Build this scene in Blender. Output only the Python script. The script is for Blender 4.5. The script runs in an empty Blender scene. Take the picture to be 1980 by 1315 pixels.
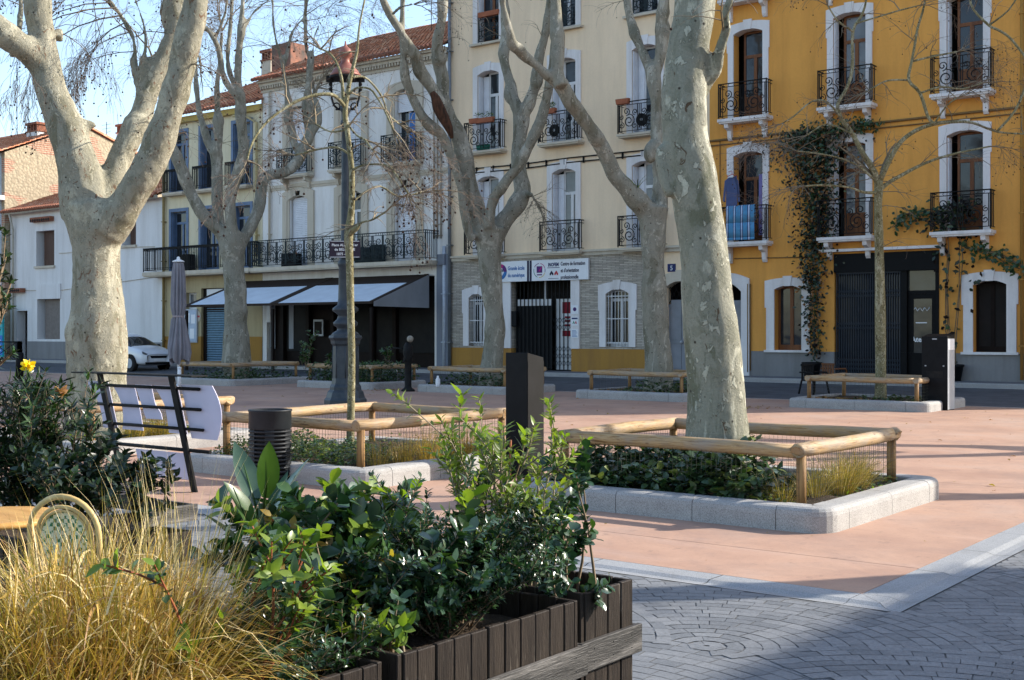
import bpy, math, random
from mathutils import Vector, Matrix, noise as mnoise
random.seed(11)
rnd = random.random
def ru(a, b): return a + (b - a) * random.random()
SC = bpy.context.scene
COL = SC.collection
# ------------------------------------------------------------------ camera frame: world x runs along the house fronts, y away from them
F, CX, HY, CH = 2370.0, 990.0, 642.0, 1.7
RX, RY = 0.7934, 0.6087          # camera right in world xy; forward is (-RY, RX)
def W(px, py, d):
    x = (px - CX) / F * d
    return Vector((RX * x - RY * d, RY * x + RX * d, CH - (py - HY) / F * d))
def G(px, py, z=0.0):
    return W(px, py, (CH - z) * F / (py - HY))
NF = 34.8
def FP(px, py=HY, n=NF):
    a = (px - CX) / F
    d = n / (RY * a + RX)
    p = W(px, py, d)
    return p.x, p.z
def FS(px): return FP(px)[0]
def FZ(px, py, n=NF): return FP(px, py, n)[1]
# ------------------------------------------------------------------ meshes
class MB:
    def __init__(s): s.v = []; s.f = []; s.m = []; s.sm = []
    def face(s, pts, m=0, sm=False):
        i = len(s.v); s.v += [tuple(p) for p in pts]; s.f.append(tuple(range(i, i + len(pts)))); s.m.append(m); s.sm.append(sm)
    def box(s, x0, y0, z0, x1, y1, z1, m=0):
        i = len(s.v)
        s.v += [(x0,y0,z0),(x1,y0,z0),(x1,y1,z0),(x0,y1,z0),(x0,y0,z1),(x1,y0,z1),(x1,y1,z1),(x0,y1,z1)]
        for q in ((0,3,2,1),(4,5,6,7),(0,1,5,4),(1,2,6,5),(2,3,7,6),(3,0,4,7)):
            s.f.append(tuple(i + k for k in q)); s.m.append(m); s.sm.append(False)
        return s
    def obox(s, c, ax, ay, az, m=0):      # oriented box: centre and three half-axis vectors
        c = Vector(c); i = len(s.v)
        for a, b, d in ((-1,-1,-1),(1,-1,-1),(1,1,-1),(-1,1,-1),(-1,-1,1),(1,-1,1),(1,1,1),(-1,1,1)):
            s.v.append(tuple(c + a * Vector(ax) + b * Vector(ay) + d * Vector(az)))
        for q in ((0,3,2,1),(4,5,6,7),(0,1,5,4),(1,2,6,5),(2,3,7,6),(3,0,4,7)):
            s.f.append(tuple(i + k for k in q)); s.m.append(m); s.sm.append(False)
        return s
    def tube(s, pts, r, n=6, m=0, cap=True, sm=True):
        pts = [Vector(p) for p in pts]
        if not hasattr(r, '__len__'): r = [r] * len(pts)
        t = (pts[1] - pts[0]).normalized()
        u = t.orthogonal().normalized()
        base = len(s.v)
        for k, p in enumerate(pts):
            if 0 < k < len(pts) - 1: t2 = (pts[k+1] - pts[k-1])
            elif k: t2 = pts[k] - pts[k-1]
            else: t2 = pts[1] - pts[0]
            if t2.length > 1e-9: t = t2.normalized()
            u = (u - t * u.dot(t))
            u = u.normalized() if u.length > 1e-6 else t.orthogonal().normalized()
            w = t.cross(u)
            for j in range(n):
                a = 2 * math.pi * j / n
                s.v.append(tuple(p + (u * math.cos(a) + w * math.sin(a)) * r[k]))
        for k in range(len(pts) - 1):
            for j in range(n):
                a, b = base + k * n + j, base + k * n + (j + 1) % n
                s.f.append((a, b, b + n, a + n)); s.m.append(m); s.sm.append(sm)
        if cap:
            s.f.append(tuple(base + j for j in reversed(range(n)))); s.m.append(m); s.sm.append(False)
            e = base + (len(pts) - 1) * n
            s.f.append(tuple(e + j for j in range(n))); s.m.append(m); s.sm.append(False)
        return s
    def lathe(s, prof, n=16, c=(0,0,0), m=0, sm=True, sq=False):
        base = len(s.v); c = Vector(c)
        for (r, z) in prof:
            for j in range(n):
                a = 2 * math.pi * (j + (0.5 if sq else 0)) / n
                s.v.append((c.x + r * math.cos(a), c.y + r * math.sin(a), c.z + z))
        for k in range(len(prof) - 1):
            for j in range(n):
                a, b = base + k * n + j, base + k * n + (j + 1) % n
                s.f.append((a, b, b + n, a + n)); s.m.append(m); s.sm.append(sm)
        s.f.append(tuple(base + j for j in reversed(range(n)))); s.m.append(m); s.sm.append(False)
        e = base + (len(prof) - 1) * n
        s.f.append(tuple(e + j for j in range(n))); s.m.append(m); s.sm.append(False)
        return s
    def prism(s, poly, o, u, v, w, t, m=0):  # polygon (a,b) in plane o+a*u+b*v, extruded by t along w
        o, u, v, w = Vector(o), Vector(u), Vector(v), Vector(w)
        n = len(poly); i = len(s.v)
        for k in (0, 1):
            for a, b in poly: s.v.append(tuple(o + u * a + v * b + w * (t * k)))
        s.f.append(tuple(i + j for j in reversed(range(n)))); s.m.append(m); s.sm.append(False)
        s.f.append(tuple(i + n + j for j in range(n))); s.m.append(m); s.sm.append(False)
        for j in range(n):
            a, b = i + j, i + (j + 1) % n
            s.f.append((a, b, b + n, a + n)); s.m.append(m); s.sm.append(False)
        return s
    def ball(s, c, r, m=0, k=4, n=6, sz=1.0):
        prof = [(max(r * math.sin(math.pi * i / k), r * 0.02), -r * sz * math.cos(math.pi * i / k)) for i in range(k + 1)]
        return s.lathe(prof, n, c, m)
    def mesh(s, name, org=(0,0,0), mats=()):
        me = bpy.data.meshes.new(name)
        ox, oy, oz = org
        me.from_pydata([(x - ox, y - oy, z - oz) for x, y, z in s.v], [], s.f)
        for mm in mats: me.materials.append(mm)
        if s.m:
            me.polygons.foreach_set('material_index', s.m)
            me.polygons.foreach_set('use_smooth', s.sm)
        me.update()
        return me
    def build(s, name, mats, parent=None, org=None, loc=None, bevel=0, seg=1, kind=None, label=None):
        if not isinstance(mats, (list, tuple)): mats = [mats]
        if org is None: org = wloc(parent) if parent is not None else (0,0,0)
        ob = bpy.data.objects.new(name, s.mesh(name, org, mats))
        COL.objects.link(ob)
        if parent is not None: ob.parent = parent
        if loc is not None: ob.location = loc
        if bevel:
            b = ob.modifiers.new('bevel', 'BEVEL'); b.width = bevel; b.segments = seg; b.limit_method = 'ANGLE'
        if kind: ob['kind'] = kind
        if label: ob['label'] = label
        return ob
def wloc(o):
    v = Vector((0,0,0))
    while o is not None: v += o.location; o = o.parent
    return v
def tag(o, label, cat, group=None, kind=None):
    o['label'] = label; o['category'] = cat
    if group: o['group'] = group
    if kind: o['kind'] = kind
    return o
def thing(name, label, cat, loc=(0,0,0), rz=0, group=None):
    o = bpy.data.objects.new(name, None); COL.objects.link(o)
    o.empty_display_size = .2
    o.location = loc; o.rotation_euler = (0,0,rz)
    return tag(o, label, cat, group)
def solo(mb, name, mats, label, cat, loc, group=None, bevel=0, kind=None, rz=0, world=True):   # a thing that is one mesh; mb in world coords
    o = mb.build(name, mats, None, org=loc if world else (0,0,0), loc=loc, bevel=bevel)
    o.rotation_euler = (0,0,rz)
    return tag(o, label, cat, group, kind)
def copy_tree(o, parent=None):
    c = o.copy(); COL.objects.link(c); c.parent = parent
    for ch in [x for x in bpy.data.objects if x.parent is o]: copy_tree(ch, c)
    return c
# ------------------------------------------------------------------ materials
def nt(name):
    m = bpy.data.materials.new(name); m.use_nodes = True
    t = m.node_tree
    return m, t, t.nodes['Principled BSDF']
def nd(t, typ, **kw):
    n = t.nodes.new(typ)
    for k, v in kw.items():
        if k.startswith('i_'): n.inputs[k[2:]].default_value = v
        elif hasattr(n, k): setattr(n, k, v)
    return n
def c4(c): return (c[0], c[1], c[2], 1)
def coords(t, stretch=(1,1,1)):
    tc = nd(t, 'ShaderNodeTexCoord'); mp = nd(t, 'ShaderNodeMapping')
    mp.inputs['Scale'].default_value = stretch
    t.links.new(tc.outputs['Object'], mp.inputs['Vector'])
    return mp.outputs['Vector']
def noise(t, vec, scale, detail=6, rough=.55, dist=0):
    n = nd(t, 'ShaderNodeTexNoise'); n.inputs['Scale'].default_value = scale; n.inputs['Detail'].default_value = detail
    n.inputs['Roughness'].default_value = rough; n.inputs['Distortion'].default_value = dist
    t.links.new(vec, n.inputs['Vector'])
    return n.outputs['Fac']
def ramp(t, fac, stops):
    r = nd(t, 'ShaderNodeValToRGB'); e = r.color_ramp.elements
    while len(e) < len(stops): e.new(.5)
    for k, (p, c) in enumerate(stops):
        e[k].position = p; e[k].color = c4(c) if hasattr(c, '__len__') else (c, c, c, 1)
    t.links.new(fac, r.inputs['Fac'])
    return r.outputs['Color']
def mix(t, fac, a, b, mode='MIX'):
    n = nd(t, 'ShaderNodeMix'); n.data_type = 'RGBA'; n.blend_type = mode
    for s, v in ((0, fac), (6, a), (7, b)):
        if hasattr(v, 'node'): t.links.new(v, n.inputs[s])
        else: n.inputs[s].default_value = v if s == 0 else c4(v)
    return n.outputs[2]
def bump(t, b, h, strength=.3, dist=.02):
    n = nd(t, 'ShaderNodeBump'); n.inputs['Strength'].default_value = strength; n.inputs['Distance'].default_value = dist
    t.links.new(h, n.inputs['Height']); t.links.new(n.outputs['Normal'], b.inputs['Normal'])
def M(name, c1, c2=None, scale=4, rough=.7, bmp=0, bscale=40, metal=0, stretch=(1,1,1), lo=.35, hi=.65, dirt=None, dscale=1.2, dlo=.5, dhi=.75, spec=.22, bdist=.01):
    m, t, b = nt(name)
    b.inputs['Roughness'].default_value = rough; b.inputs['Metallic'].default_value = metal
    b.inputs['Specular IOR Level'].default_value = spec
    v = coords(t, stretch)
    if c2 is None: c2 = tuple(x * .86 for x in c1)
    col = ramp(t, noise(t, v, scale), [(lo, c1), (hi, c2)])
    if dirt:
        f = ramp(t, noise(t, v, dscale, 8, .65), [(dlo, 0), (dhi, 1)])
        col = mix(t, f, col, dirt)
    t.links.new(col, b.inputs['Base Color'])
    if bmp: bump(t, b, noise(t, v, bscale, 5), bmp, bdist)
    return m
def stucco(name, c, stain, amt=.5, rough=.9):
    m, t, b = nt(name); b.inputs['Roughness'].default_value = rough; b.inputs['Specular IOR Level'].default_value = .2
    v = coords(t); vs = coords(t, (1, 1, .12))
    base = ramp(t, noise(t, v, .35, 7, .6), [(.35, c), (.7, tuple(x * .88 for x in c))])
    st = ramp(t, noise(t, vs, 1.7, 8, .7), [(.44, 0), (.68, amt)])
    col = mix(t, st, base, stain)
    fine = ramp(t, noise(t, v, 14, 5, .7), [(.3, .92), (.7, 1.0)])
    col = mix(t, .8, col, fine, 'MULTIPLY')
    t.links.new(col, b.inputs['Base Color'])
    bump(t, b, noise(t, v, 60, 4), .25, .006)
    return m
def leafmat(name, c, rough=.35, trans=.25, c2=None):
    m, t, b = nt(name); b.inputs['Roughness'].default_value = rough
    v = coords(t)
    c2 = c2 or tuple(min(1, x * 1.5) for x in c)
    col = ramp(t, noise(t, v, 9, 3), [(.35, c), (.65, c2)])
    t.links.new(col, b.inputs['Base Color'])
    tr = nd(t, 'ShaderNodeBsdfTranslucent'); mx = nd(t, 'ShaderNodeMixShader'); mx.inputs['Fac'].default_value = trans
    tcol = mix(t, 1, col, (1.6, 1.7, .6), 'MULTIPLY')
    t.links.new(tcol, tr.inputs['Color'])
    t.links.new(b.outputs['BSDF'], mx.inputs[1]); t.links.new(tr.outputs['BSDF'], mx.inputs[2])
    t.links.new(mx.outputs['Shader'], t.nodes['Material Output'].inputs['Surface'])
    return m
def barkmat(name, a=(.33,.33,.25), pale=(.52,.50,.38), olive=(.19,.21,.135), flake=(.11,.065,.035), lo=.62, fl=.66, sc=1.0, knots=.05):
    m, t, b = nt(name); b.inputs['Roughness'].default_value = .85; b.inputs['Specular IOR Level'].default_value = .2
    v = coords(t, (sc, sc, .38 * sc)); v2 = coords(t, (sc, sc, .6 * sc)); v3 = coords(t, (sc, sc, .14 * sc)); v1 = coords(t, (sc, sc, sc))
    col = ramp(t, noise(t, v, 2.4, 6, .6, .6), [(.40, olive), (.44, a), (.55, a), (.585, pale)])
    mid = tuple((x + y) / 2 for x, y in zip(a, olive))
    col = mix(t, ramp(t, noise(t, v2, 5.5, 4, .55, .9), [(.54, 0), (.56, .75)]), col, mid)
    p = ramp(t, noise(t, v2, 11, 4, .6, .8), [(lo, 0), (lo + .02, .9)])
    col = mix(t, p, col, tuple(min(1, x * 1.12) for x in pale))
    q = ramp(t, noise(t, v3, 5, 6, .75, .2), [(.50, 0), (.72, .6)])
    col = mix(t, q, col, olive)
    f = ramp(t, noise(t, v2, 10, 5, .65, 1.0), [(fl, 0), (fl + .02, .95)])
    col = mix(t, f, col, flake)
    rim = ramp(t, noise(t, v2, 11, 4, .6, .8), [(lo - .035, 0), (lo - .012, .55), (lo + .002, 0)])
    col = mix(t, rim, col, tuple(x * .6 for x in olive))
    vo = nd(t, 'ShaderNodeTexVoronoi'); vo.inputs['Scale'].default_value = 5.0; t.links.new(v1, vo.inputs['Vector'])
    k = ramp(t, vo.outputs['Distance'], [(knots, 1), (knots + .05, 0)])
    col = mix(t, k, col, (.045,.035,.025))
    fine = ramp(t, noise(t, v1, 45, 4, .8), [(.3, .80), (.65, 1.08)])
    col = mix(t, 1, col, fine, 'MULTIPLY')
    t.links.new(col, b.inputs['Base Color'])
    h = mix(t, .5, mix(t, .35, p, noise(t, v2, 10, 5, .65, 1.0)), noise(t, v1, 22, 6, .75))
    bump(t, b, h, 1.0, .04)
    return m
def tilemat(name, c1, c2, c3):
    m, t, b = nt(name); b.inputs['Roughness'].default_value = .85
    v = coords(t, (4.5, 2.8, 2.8))
    vo = nd(t, 'ShaderNodeTexVoronoi'); vo.inputs['Scale'].default_value = 1.0
    t.links.new(v, vo.inputs['Vector'])
    sp = nd(t, 'ShaderNodeSeparateColor'); t.links.new(vo.outputs['Color'], sp.inputs[0])
    col = ramp(t, sp.outputs[0], [(.1, c1), (.5, c2), (.9, c3)])
    d = ramp(t, noise(t, coords(t), 1.3, 8, .7), [(.48, 0), (.72, .4)])
    col = mix(t, d, col, (.16, .085, .05))
    t.links.new(col, b.inputs['Base Color'])
    bump(t, b, noise(t, coords(t), 50, 4), .3, .01)
    return m
def plain(name, c, rough=.5, metal=0, spec=.2): return M(name, c, tuple(x * .8 for x in c), 6, rough, .08, 50, metal, spec=spec)
def glassmat(name, c=(.015,.018,.022), rough=.04):
    m, t, b = nt(name)
    v = coords(t)
    t.links.new(ramp(t, noise(t, v, 1.5, 3), [(.3, c), (.7, tuple(x * 1.8 for x in c))]), b.inputs['Base Color'])
    b.inputs['Roughness'].default_value = rough; b.inputs['IOR'].default_value = 1.5
    b.inputs['Specular IOR Level'].default_value = .38
    bump(t, b, noise(t, v, 1.1, 2), .12, .05)
    return m

K = {}
K['cream'] = stucco('cream_render', (.90,.695,.475), (.60,.45,.30), .4)
K['orange'] = stucco('orange_render', (.80,.375,.085), (.52,.235,.055), .55)
K['white'] = stucco('white_render', (.84,.815,.775), (.52,.46,.38), .5)
K['lowwhite'] = stucco('pale_render', (.76,.745,.725), (.47,.44,.40), .45)
K['yellow'] = stucco('yellow_render', (.74,.66,.46), (.42,.34,.2), .55)
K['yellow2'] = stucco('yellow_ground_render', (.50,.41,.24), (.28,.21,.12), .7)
K['ochre'] = stucco('ochre_render', (.42,.22,.05), (.25,.13,.05), .6)
K['grey_plinth'] = stucco('grey_plinth_render', (.25,.245,.24), (.15,.14,.13), .5)
K['bluewhite'] = stucco('blue_white_render', (.62,.66,.72), (.4,.4,.4), .4)
K['surround'] = stucco('white_stone', (.80,.765,.745), (.46,.41,.36), .5)
K['trimcream'] = stucco('cream_stone', (.60,.53,.42), (.34,.28,.2), .5)
K['shutter'] = M('white_shutter', (.72,.73,.76), (.62,.63,.66), 3, .5)
K['blue'] = M('blue_paint', (.13,.19,.30), (.09,.14,.23), 3, .5)
K['iron'] = M('black_iron', (.008,.009,.010), (.018,.017,.016), 8, .6, .1, 60, spec=.12)
K['iron_green'] = M('dark_green_iron', (.012,.022,.025), (.025,.034,.036), 8, .6, .1, 60, spec=.15)
K['brown_wood'] = M('brown_joinery', (.20,.075,.024), (.12,.042,.015), 5, .45, .1, 40, stretch=(1,1,.1))
K['white_frame'] = M('white_joinery', (.7,.7,.7), (.6,.6,.6), 3, .4)
K['glass'] = glassmat('dark_glass')
K['glass_dim'] = glassmat('curtained_glass', (.10,.105,.11), .1)
K['curtain'] = M('curtain', (.35,.36,.38), (.25,.26,.28), 9, .9, stretch=(4,4,.2))
K['dark'] = M('dark_interior', (.012,.010,.009), (.02,.016,.014), 2, .8)  # near-black colour stands in for the shade inside rooms and hollows
K['dark_brown'] = M('dark_brown_front', (.016,.010,.008), (.010,.007,.006), 4, .6, spec=.08)
K['tile'] = tilemat('terracotta_tile', (.72,.29,.16), (.58,.20,.105), (.80,.43,.28))
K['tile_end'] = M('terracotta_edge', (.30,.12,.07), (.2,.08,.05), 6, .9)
K['granite'] = M('granite', (.44,.43,.41), (.33,.32,.31), 3, .8, .3, 120, dirt=None)
def granite(name, a, b2):
    m, t, b = nt(name); b.inputs['Roughness'].default_value = .8
    v = coords(t)
    sp = ramp(t, noise(t, v, 150, 3, .8), [(.34, b2), (.50, a), (.66, tuple(min(1, x * 1.25) for x in a))])
    lg = ramp(t, noise(t, v, 2.0, 6, .7), [(.35, 1.0), (.75, .78)])
    col = mix(t, 1, sp, lg, 'MULTIPLY')
    g = ramp(t, noise(t, coords(t, (1,1,3)), 3.1, 8, .75), [(.55, 0), (.75, .45)])
    col = mix(t, g, col, (.16,.14,.11))
    t.links.new(col, b.inputs['Base Color']); bump(t, b, noise(t, v, 120, 3), .4, .004)
    return m
K['granite'] = granite('granite_kerb', (.385,.37,.35), (.13,.126,.12))
K['granite_flat'] = granite('granite_paving', (.30,.305,.31), (.17,.172,.175))
K['mortar'] = M('joint_mortar', (.115,.115,.115), (.15,.15,.148), 20, .95)
K['soil'] = M('soil', (.045,.03,.02), (.085,.06,.04), 12, .95, .8, 50, bdist=.03)
def logmat(name, st, st2):
    m, t, b = nt(name); b.inputs['Roughness'].default_value = .6; b.inputs['Specular IOR Level'].default_value = .25
    v = coords(t, st); g = noise(t, v, 7, 6, .65, 1.2)
    col = ramp(t, g, [(.34, (.17,.09,.035)), (.44, (.36,.215,.09)), (.54, (.46,.31,.155)), (.64, (.26,.15,.065))])
    w = ramp(t, noise(t, coords(t, st2), 2.2, 6, .7), [(.42, 0), (.66, .75)])
    col = mix(t, w, col, (.30,.255,.205))
    vo = nd(t, 'ShaderNodeTexVoronoi'); vo.inputs['Scale'].default_value = 3.2; t.links.new(coords(t, st2), vo.inputs['Vector'])
    col = mix(t, ramp(t, vo.outputs['Distance'], [(.05, .85), (.13, 0)]), col, (.13,.065,.03))
    cr = ramp(t, noise(t, v, 16, 3, .6), [(.66, 0), (.69, .8)])
    col = mix(t, cr, col, (.08,.05,.03))
    t.links.new(col, b.inputs['Base Color']); bump(t, b, g, .5, .012); return m
K['log'] = logmat('pine_log', (.30,5,5), (1.2,3,3)); K['log_y'] = logmat('pine_log_lengthwise', (5,.30,5), (3,1.2,3))
K['post'] = M('pine_post', (.36,.205,.08), (.20,.105,.04), 6, .6, .4, 30, stretch=(6,6,.4))
K['wire'] = plain('wire', (.08,.085,.07), .5, .6)
K['bark'] = barkmat('plane_bark', (.29,.28,.215), (.48,.46,.36), (.165,.165,.11), (.11,.07,.04), lo=.59, fl=.635)
K['bark_far'] = barkmat('plane_bark_far', (.275,.26,.205), (.42,.395,.32), (.165,.155,.11), lo=.61, fl=.66, sc=.9)
K['bark_big'] = barkmat('plane_bark_scaly', (.31,.29,.22), (.43,.40,.30), (.20,.185,.125), (.17,.10,.06), lo=.60, fl=.615, sc=1.1)
K['bark_young'] = barkmat('young_bark', (.27,.24,.13), (.42,.39,.26), (.14,.12,.055), (.07,.05,.025), lo=.56, fl=.60, sc=2.2)
K['twig'] = M('twig_bark', (.20,.15,.115), (.12,.09,.07), 6, .8)
K['twig_pale'] = M('pale_twig_bark', (.27,.22,.15), (.15,.12,.08), 3, .8)
K['seed'] = plain('seed_ball', (.05,.028,.02), .9)
K['dryleaf'] = leafmat('dry_leaf', (.22,.10,.035), .7, .2, (.34,.17,.06))
K['asphalt'] = M('asphalt', (.070,.074,.082), (.10,.103,.11), 2, .9, .5, 150, dirt=(.05,.05,.052), dscale=.7)
K['pavement'] = M('pavement_concrete', (.16,.16,.165), (.12,.12,.125), 2, .9, .3, 100)
K['charcoal'] = M('charcoal_paint', (.0055,.006,.007), (.009,.0095,.011), 5, .55, .1, 90, spec=.12)
K['steel_pale'] = M('grey_sheet_metal', (.42,.44,.46), (.36,.38,.4), 3, .4)
K['white_plain'] = M('white_panel', (.78,.79,.80), (.72,.73,.74), 2, .5)
K['planter'] = M('weathered_board', (.036,.026,.019), (.017,.012,.009), 6, .6, .5, 30, stretch=(6,6,.6), dirt=(.12,.10,.08), dscale=5, dlo=.60, dhi=.70, spec=.2)
K['planter_band'] = M('weathered_batten', (.066,.060,.054), (.032,.029,.026), 6, .55, .5, 30, stretch=(6,.6,6), dirt=(.22,.20,.18), dscale=4, dlo=.5, dhi=.75, spec=.3)
K['terracotta'] = plain('terracotta_pot', (.36,.12,.06), .8)
K['leaf_dark'] = leafmat('glossy_dark_leaf', (.016,.046,.016), .22, .12, (.034,.082,.026))
K['leaf_deep'] = leafmat('deep_shade_leaf', (.007,.018,.007), .4, .08, (.016,.034,.012))  # near-black leaf: shade over the left shrubs is put into the colour
K['leaf_mid'] = leafmat('green_leaf', (.028,.068,.016), .34, .2, (.055,.11,.026))
K['leaf_young'] = leafmat('young_leaf', (.12,.20,.02), .35, .4, (.22,.28,.04))
K['leaf_bronze'] = leafmat('bronze_leaf', (.22,.13,.02), .4, .35, (.30,.22,.04))
K['leaf_grey'] = leafmat('waxy_blue_leaf', (.035,.07,.045), .2, .12, (.065,.11,.07))
K['leaf_olive'] = leafmat('olive_leaf', (.10,.135,.032), .4, .35, (.20,.235,.07))
K['ivy'] = leafmat('ivy_leaf', (.025,.055,.018), .3, .15, (.06,.10,.035))
K['straw'] = leafmat('straw_blade', (.47,.28,.05), .5, .16, (.62,.41,.10))
K['straw_green'] = leafmat('green_straw_blade', (.20,.17,.02), .5, .16, (.34,.26,.04))
K['straw_pale'] = leafmat('pale_straw_blade', (.60,.45,.20), .5, .14, (.72,.57,.30))
K['stem'] = M('stem_bark', (.22,.16,.10), (.13,.09,.055), 10, .8)
K['stem_red'] = M('red_stem', (.30,.09,.035), (.2,.06,.03), 10, .6)
K['yellow_petal'] = leafmat('yellow_petal', (.80,.55,.01), .5, .3, (.85,.65,.02))

K['shop_glass'] = M('shop_glass', (.012,.012,.013), (.02,.019,.018), 2, .45, spec=.05)
# ------------------------------------------------------------------ setting
def struct(mb, name, mats, **kw):
    o = mb.build(name, mats, **kw); o['kind'] = 'structure'; return o
def gz(n):
    return 0 if n < 28.6 else .2 * (n - 28.6) / 4.9 if n < 33.5 else .36
PS, PN = -3.04, 7.69             # corner of the red square
m = MB(); m.face([(-400,-200,-.06),(400,-200,-.06),(400,28.0,-.06),(-400,28.0,-.06)]); m.face([(-400,36,-.06),(400,36,-.06),(400,500,-.06),(-400,500,-.06)])
struct(m, 'ground', K['asphalt'])
def plazamat():
    m, t, b = nt('red_concrete'); b.inputs['Roughness'].default_value = .75; b.inputs['Specular IOR Level'].default_value = .3
    v = coords(t)
    col = ramp(t, noise(t, v, .55, 8, .65), [(.34, (.34,.20,.142)), (.52, (.44,.27,.188)), (.66, (.42,.285,.218))])
    s = ramp(t, noise(t, coords(t, (1, .25, 1)), 1.6, 8, .7), [(.5, 0), (.8, .45)])
    col = mix(t, s, col, (.36,.22,.17))
    sp = ramp(t, noise(t, v, 28, 4, .8), [(.28, .80), (.45, 1.0)])
    col = mix(t, 1, col, sp, 'MULTIPLY')
    spots = ramp(t, noise(t, v, 4.2, 5, .75), [(.60, 0), (.66, .5)])
    col = mix(t, spots, col, (.20,.13,.10))
    wear = ramp(t, noise(t, v, .9, 9, .8, .5), [(.46, 0), (.66, .6)])
    col = mix(t, wear, col, (.26,.172,.14))
    pale = ramp(t, noise(t, coords(t, (.2, 1.4, 1)), 1.1, 8, .75), [(.56, 0), (.75, .4)])
    col = mix(t, pale, col, (.50,.37,.31))
    t.links.new(col, b.inputs['Base Color']); bump(t, b, noise(t, v, 70, 5), .25, .006)
    return m
K['plaza'] = plazamat()
m = MB()
xs = [-75.0]
while xs[-1] < PS - 5.2: xs.append(xs[-1] + 5.13)
xs[-1] = PS; ys = [PN, 8.75, 13.9, 19.0, 24.2, 28.6]
for i in range(len(xs) - 1):
    for j in range(len(ys) - 1):
        g = .005
        x0, x1 = xs[i] + (g if i else 0), xs[i+1] - (g if i < len(xs) - 2 else 0)
        y0, y1 = ys[j] + (g if j else 0), ys[j+1] - g
        m.face([(x0,y0,.004),(x1,y0,.004),(x1,y1,.004),(x0,y1,.004)])
        # slab edges
        m.face([(x1,y0,.004),(x1,y0,-.02),(x1,y1,-.02),(x1,y1,.004)]); m.face([(x0,y0,.004),(x0,y0,-.02),(x1,y0,-.02),(x1,y0,.004)])
struct(m, 'red_square', K['plaza'])
m = MB(); m.face([(-75,PN,-.012),(PS,PN,-.012),(PS,28.6,-.012),(-75,28.6,-.012)]); struct(m, 'slab_joint', K['mortar'])
# granite border with its gutter
prof = [(0,.004),(.19,.004),(.24,-.012),(.30,-.012),(.38,.002)]
m = MB(); g = .004
def strip(p):  # p(t, off, z)
    L = 0
    return L
def bord_x(x0, x1):
    k = max(1, round((x1 - x0) / 1.0))
    for i in range(k):
        a, b = x0 + (x1 - x0) * i / k + g, x0 + (x1 - x0) * (i + 1) / k - g
        for (o1, z1), (o2, z2) in zip(prof, prof[1:]):
            m.face([(a, PN - o2 - .006, z2), (b, PN - o2 - .006, z2), (b, PN - o1 - .006, z1), (a, PN - o1 - .006, z1)])
def bord_y(y0, y1):
    k = max(1, round((y1 - y0) / 1.0))
    for i in range(k):
        a, b = y0 + (y1 - y0) * i / k + g, y0 + (y1 - y0) * (i + 1) / k - g
        for (o1, z1), (o2, z2) in zip(prof, prof[1:]):
            m.face([(PS + o1 + .006, a, z1), (PS + o2 + .006, a, z2), (PS + o2 + .006, b, z2), (PS + o1 + .006, b, z1)])
bord_x(-40, PS); bord_y(PN, 28)
for (o1, z1), (o2, z2) in zip(prof, prof[1:]):    # mitred corner
    a, b = o1 + .006, o2 + .006
    m.face([(PS, PN - b, z2), (PS + b - .004, PN - b, z2), (PS + a - .004, PN - a, z1), (PS, PN - a, z1)])
    m.face([(PS + a, PN - a, z1), (PS + b, PN - b, z2), (PS + b, PN, z2), (PS + a, PN, z1)])
struct(m, 'granite_border', K['granite_flat'])
m = MB(); e = .39
m.face([(-75,-30,-.0018),(60,-30,-.0018),(60,PN-e,-.0018),(-75,PN-e,-.0018)]); m.face([(PS+e,PN-e,-.0018),(60,PN-e,-.0018),(60,28,-.0018),(PS+e,28,-.0018)])
m.face([(-75,PN-e,-.03),(PS+e,PN-e,-.03),(PS+e,PN,-.03),(-75,PN,-.03)]); m.face([(PS,PN,-.03),(PS+e,PN,-.03),(PS+e,28,-.03),(PS,28,-.03)])
struct(m, 'paving_bed', K['mortar'])
# stamped fan paving: rings of setts in overlapping fans
m = MB(); R = 1.62
rr = random.Random(5)
for j in range(-2, 44):
    for i in range(-6, 12):
        cx = (2 * i + (j % 2)) * R - 3.2; cy = j * R / 2 - 2.2
        if cy > 24 or cx > 14 or cx < -16: continue
        r = .015
        while r < R - .02:
            th = min(.095, R - r)
            rm = r + th / 2
            nb = max(3, round(2 * math.pi * rm / .165)); ph = rr.random()
            for q in range(nb):
                a0 = 2 * math.pi * (q + ph) / nb; a1 = 2 * math.pi * (q + 1 + ph) / nb
                am = (a0 + a1) / 2
                
                x, y = cx + rm * math.cos(am), cy + rm * math.sin(am)
                if not (y < PN - e - .01 or x > PS + e + .01) or y < 1.0 or y > 22 or x < -14 or x > 9: continue
                # hidden by the fans of the next row in front
                hid = False
                for dj in (1, 2, 3):
                    for di in (-2, -1, 0, 1, 2):
                        bx = (2 * (i + di) + ((j - dj) % 2)) * R - 3.2; by = cy - R * dj / 2
                        if (x - bx) ** 2 + (y - by) ** 2 < (R - .07) ** 2: hid = True; break
                if hid: continue
                gp = .003; ga = gp / rm
                z = .0012 * ((-j) % 4) + rr.uniform(-.0006, .0006)
                pts = []
                for ra, aa in ((r + gp, a0 + ga), (r + th - gp, a0 + ga), (r + th - gp, am), (r + th - gp, a1 - ga), (r + gp, a1 - ga), (r + gp, am)):
                    pts.append((cx + ra * math.cos(aa) + rr.uniform(-.003,.003), cy + ra * math.sin(aa) + rr.uniform(-.003,.003), z))
                if y < PN - e: pts = [(a, min(b, PN - e - .008) if a < PS + e + .15 and x < PS + e else b, c) for a, b, c in pts]
                else: pts = [(max(a, PS + e + .008), b, c) for a, b, c in pts]
                m.face(list(reversed(pts)), rr.choice((0,0,1,1,2)))
            r += th
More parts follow.
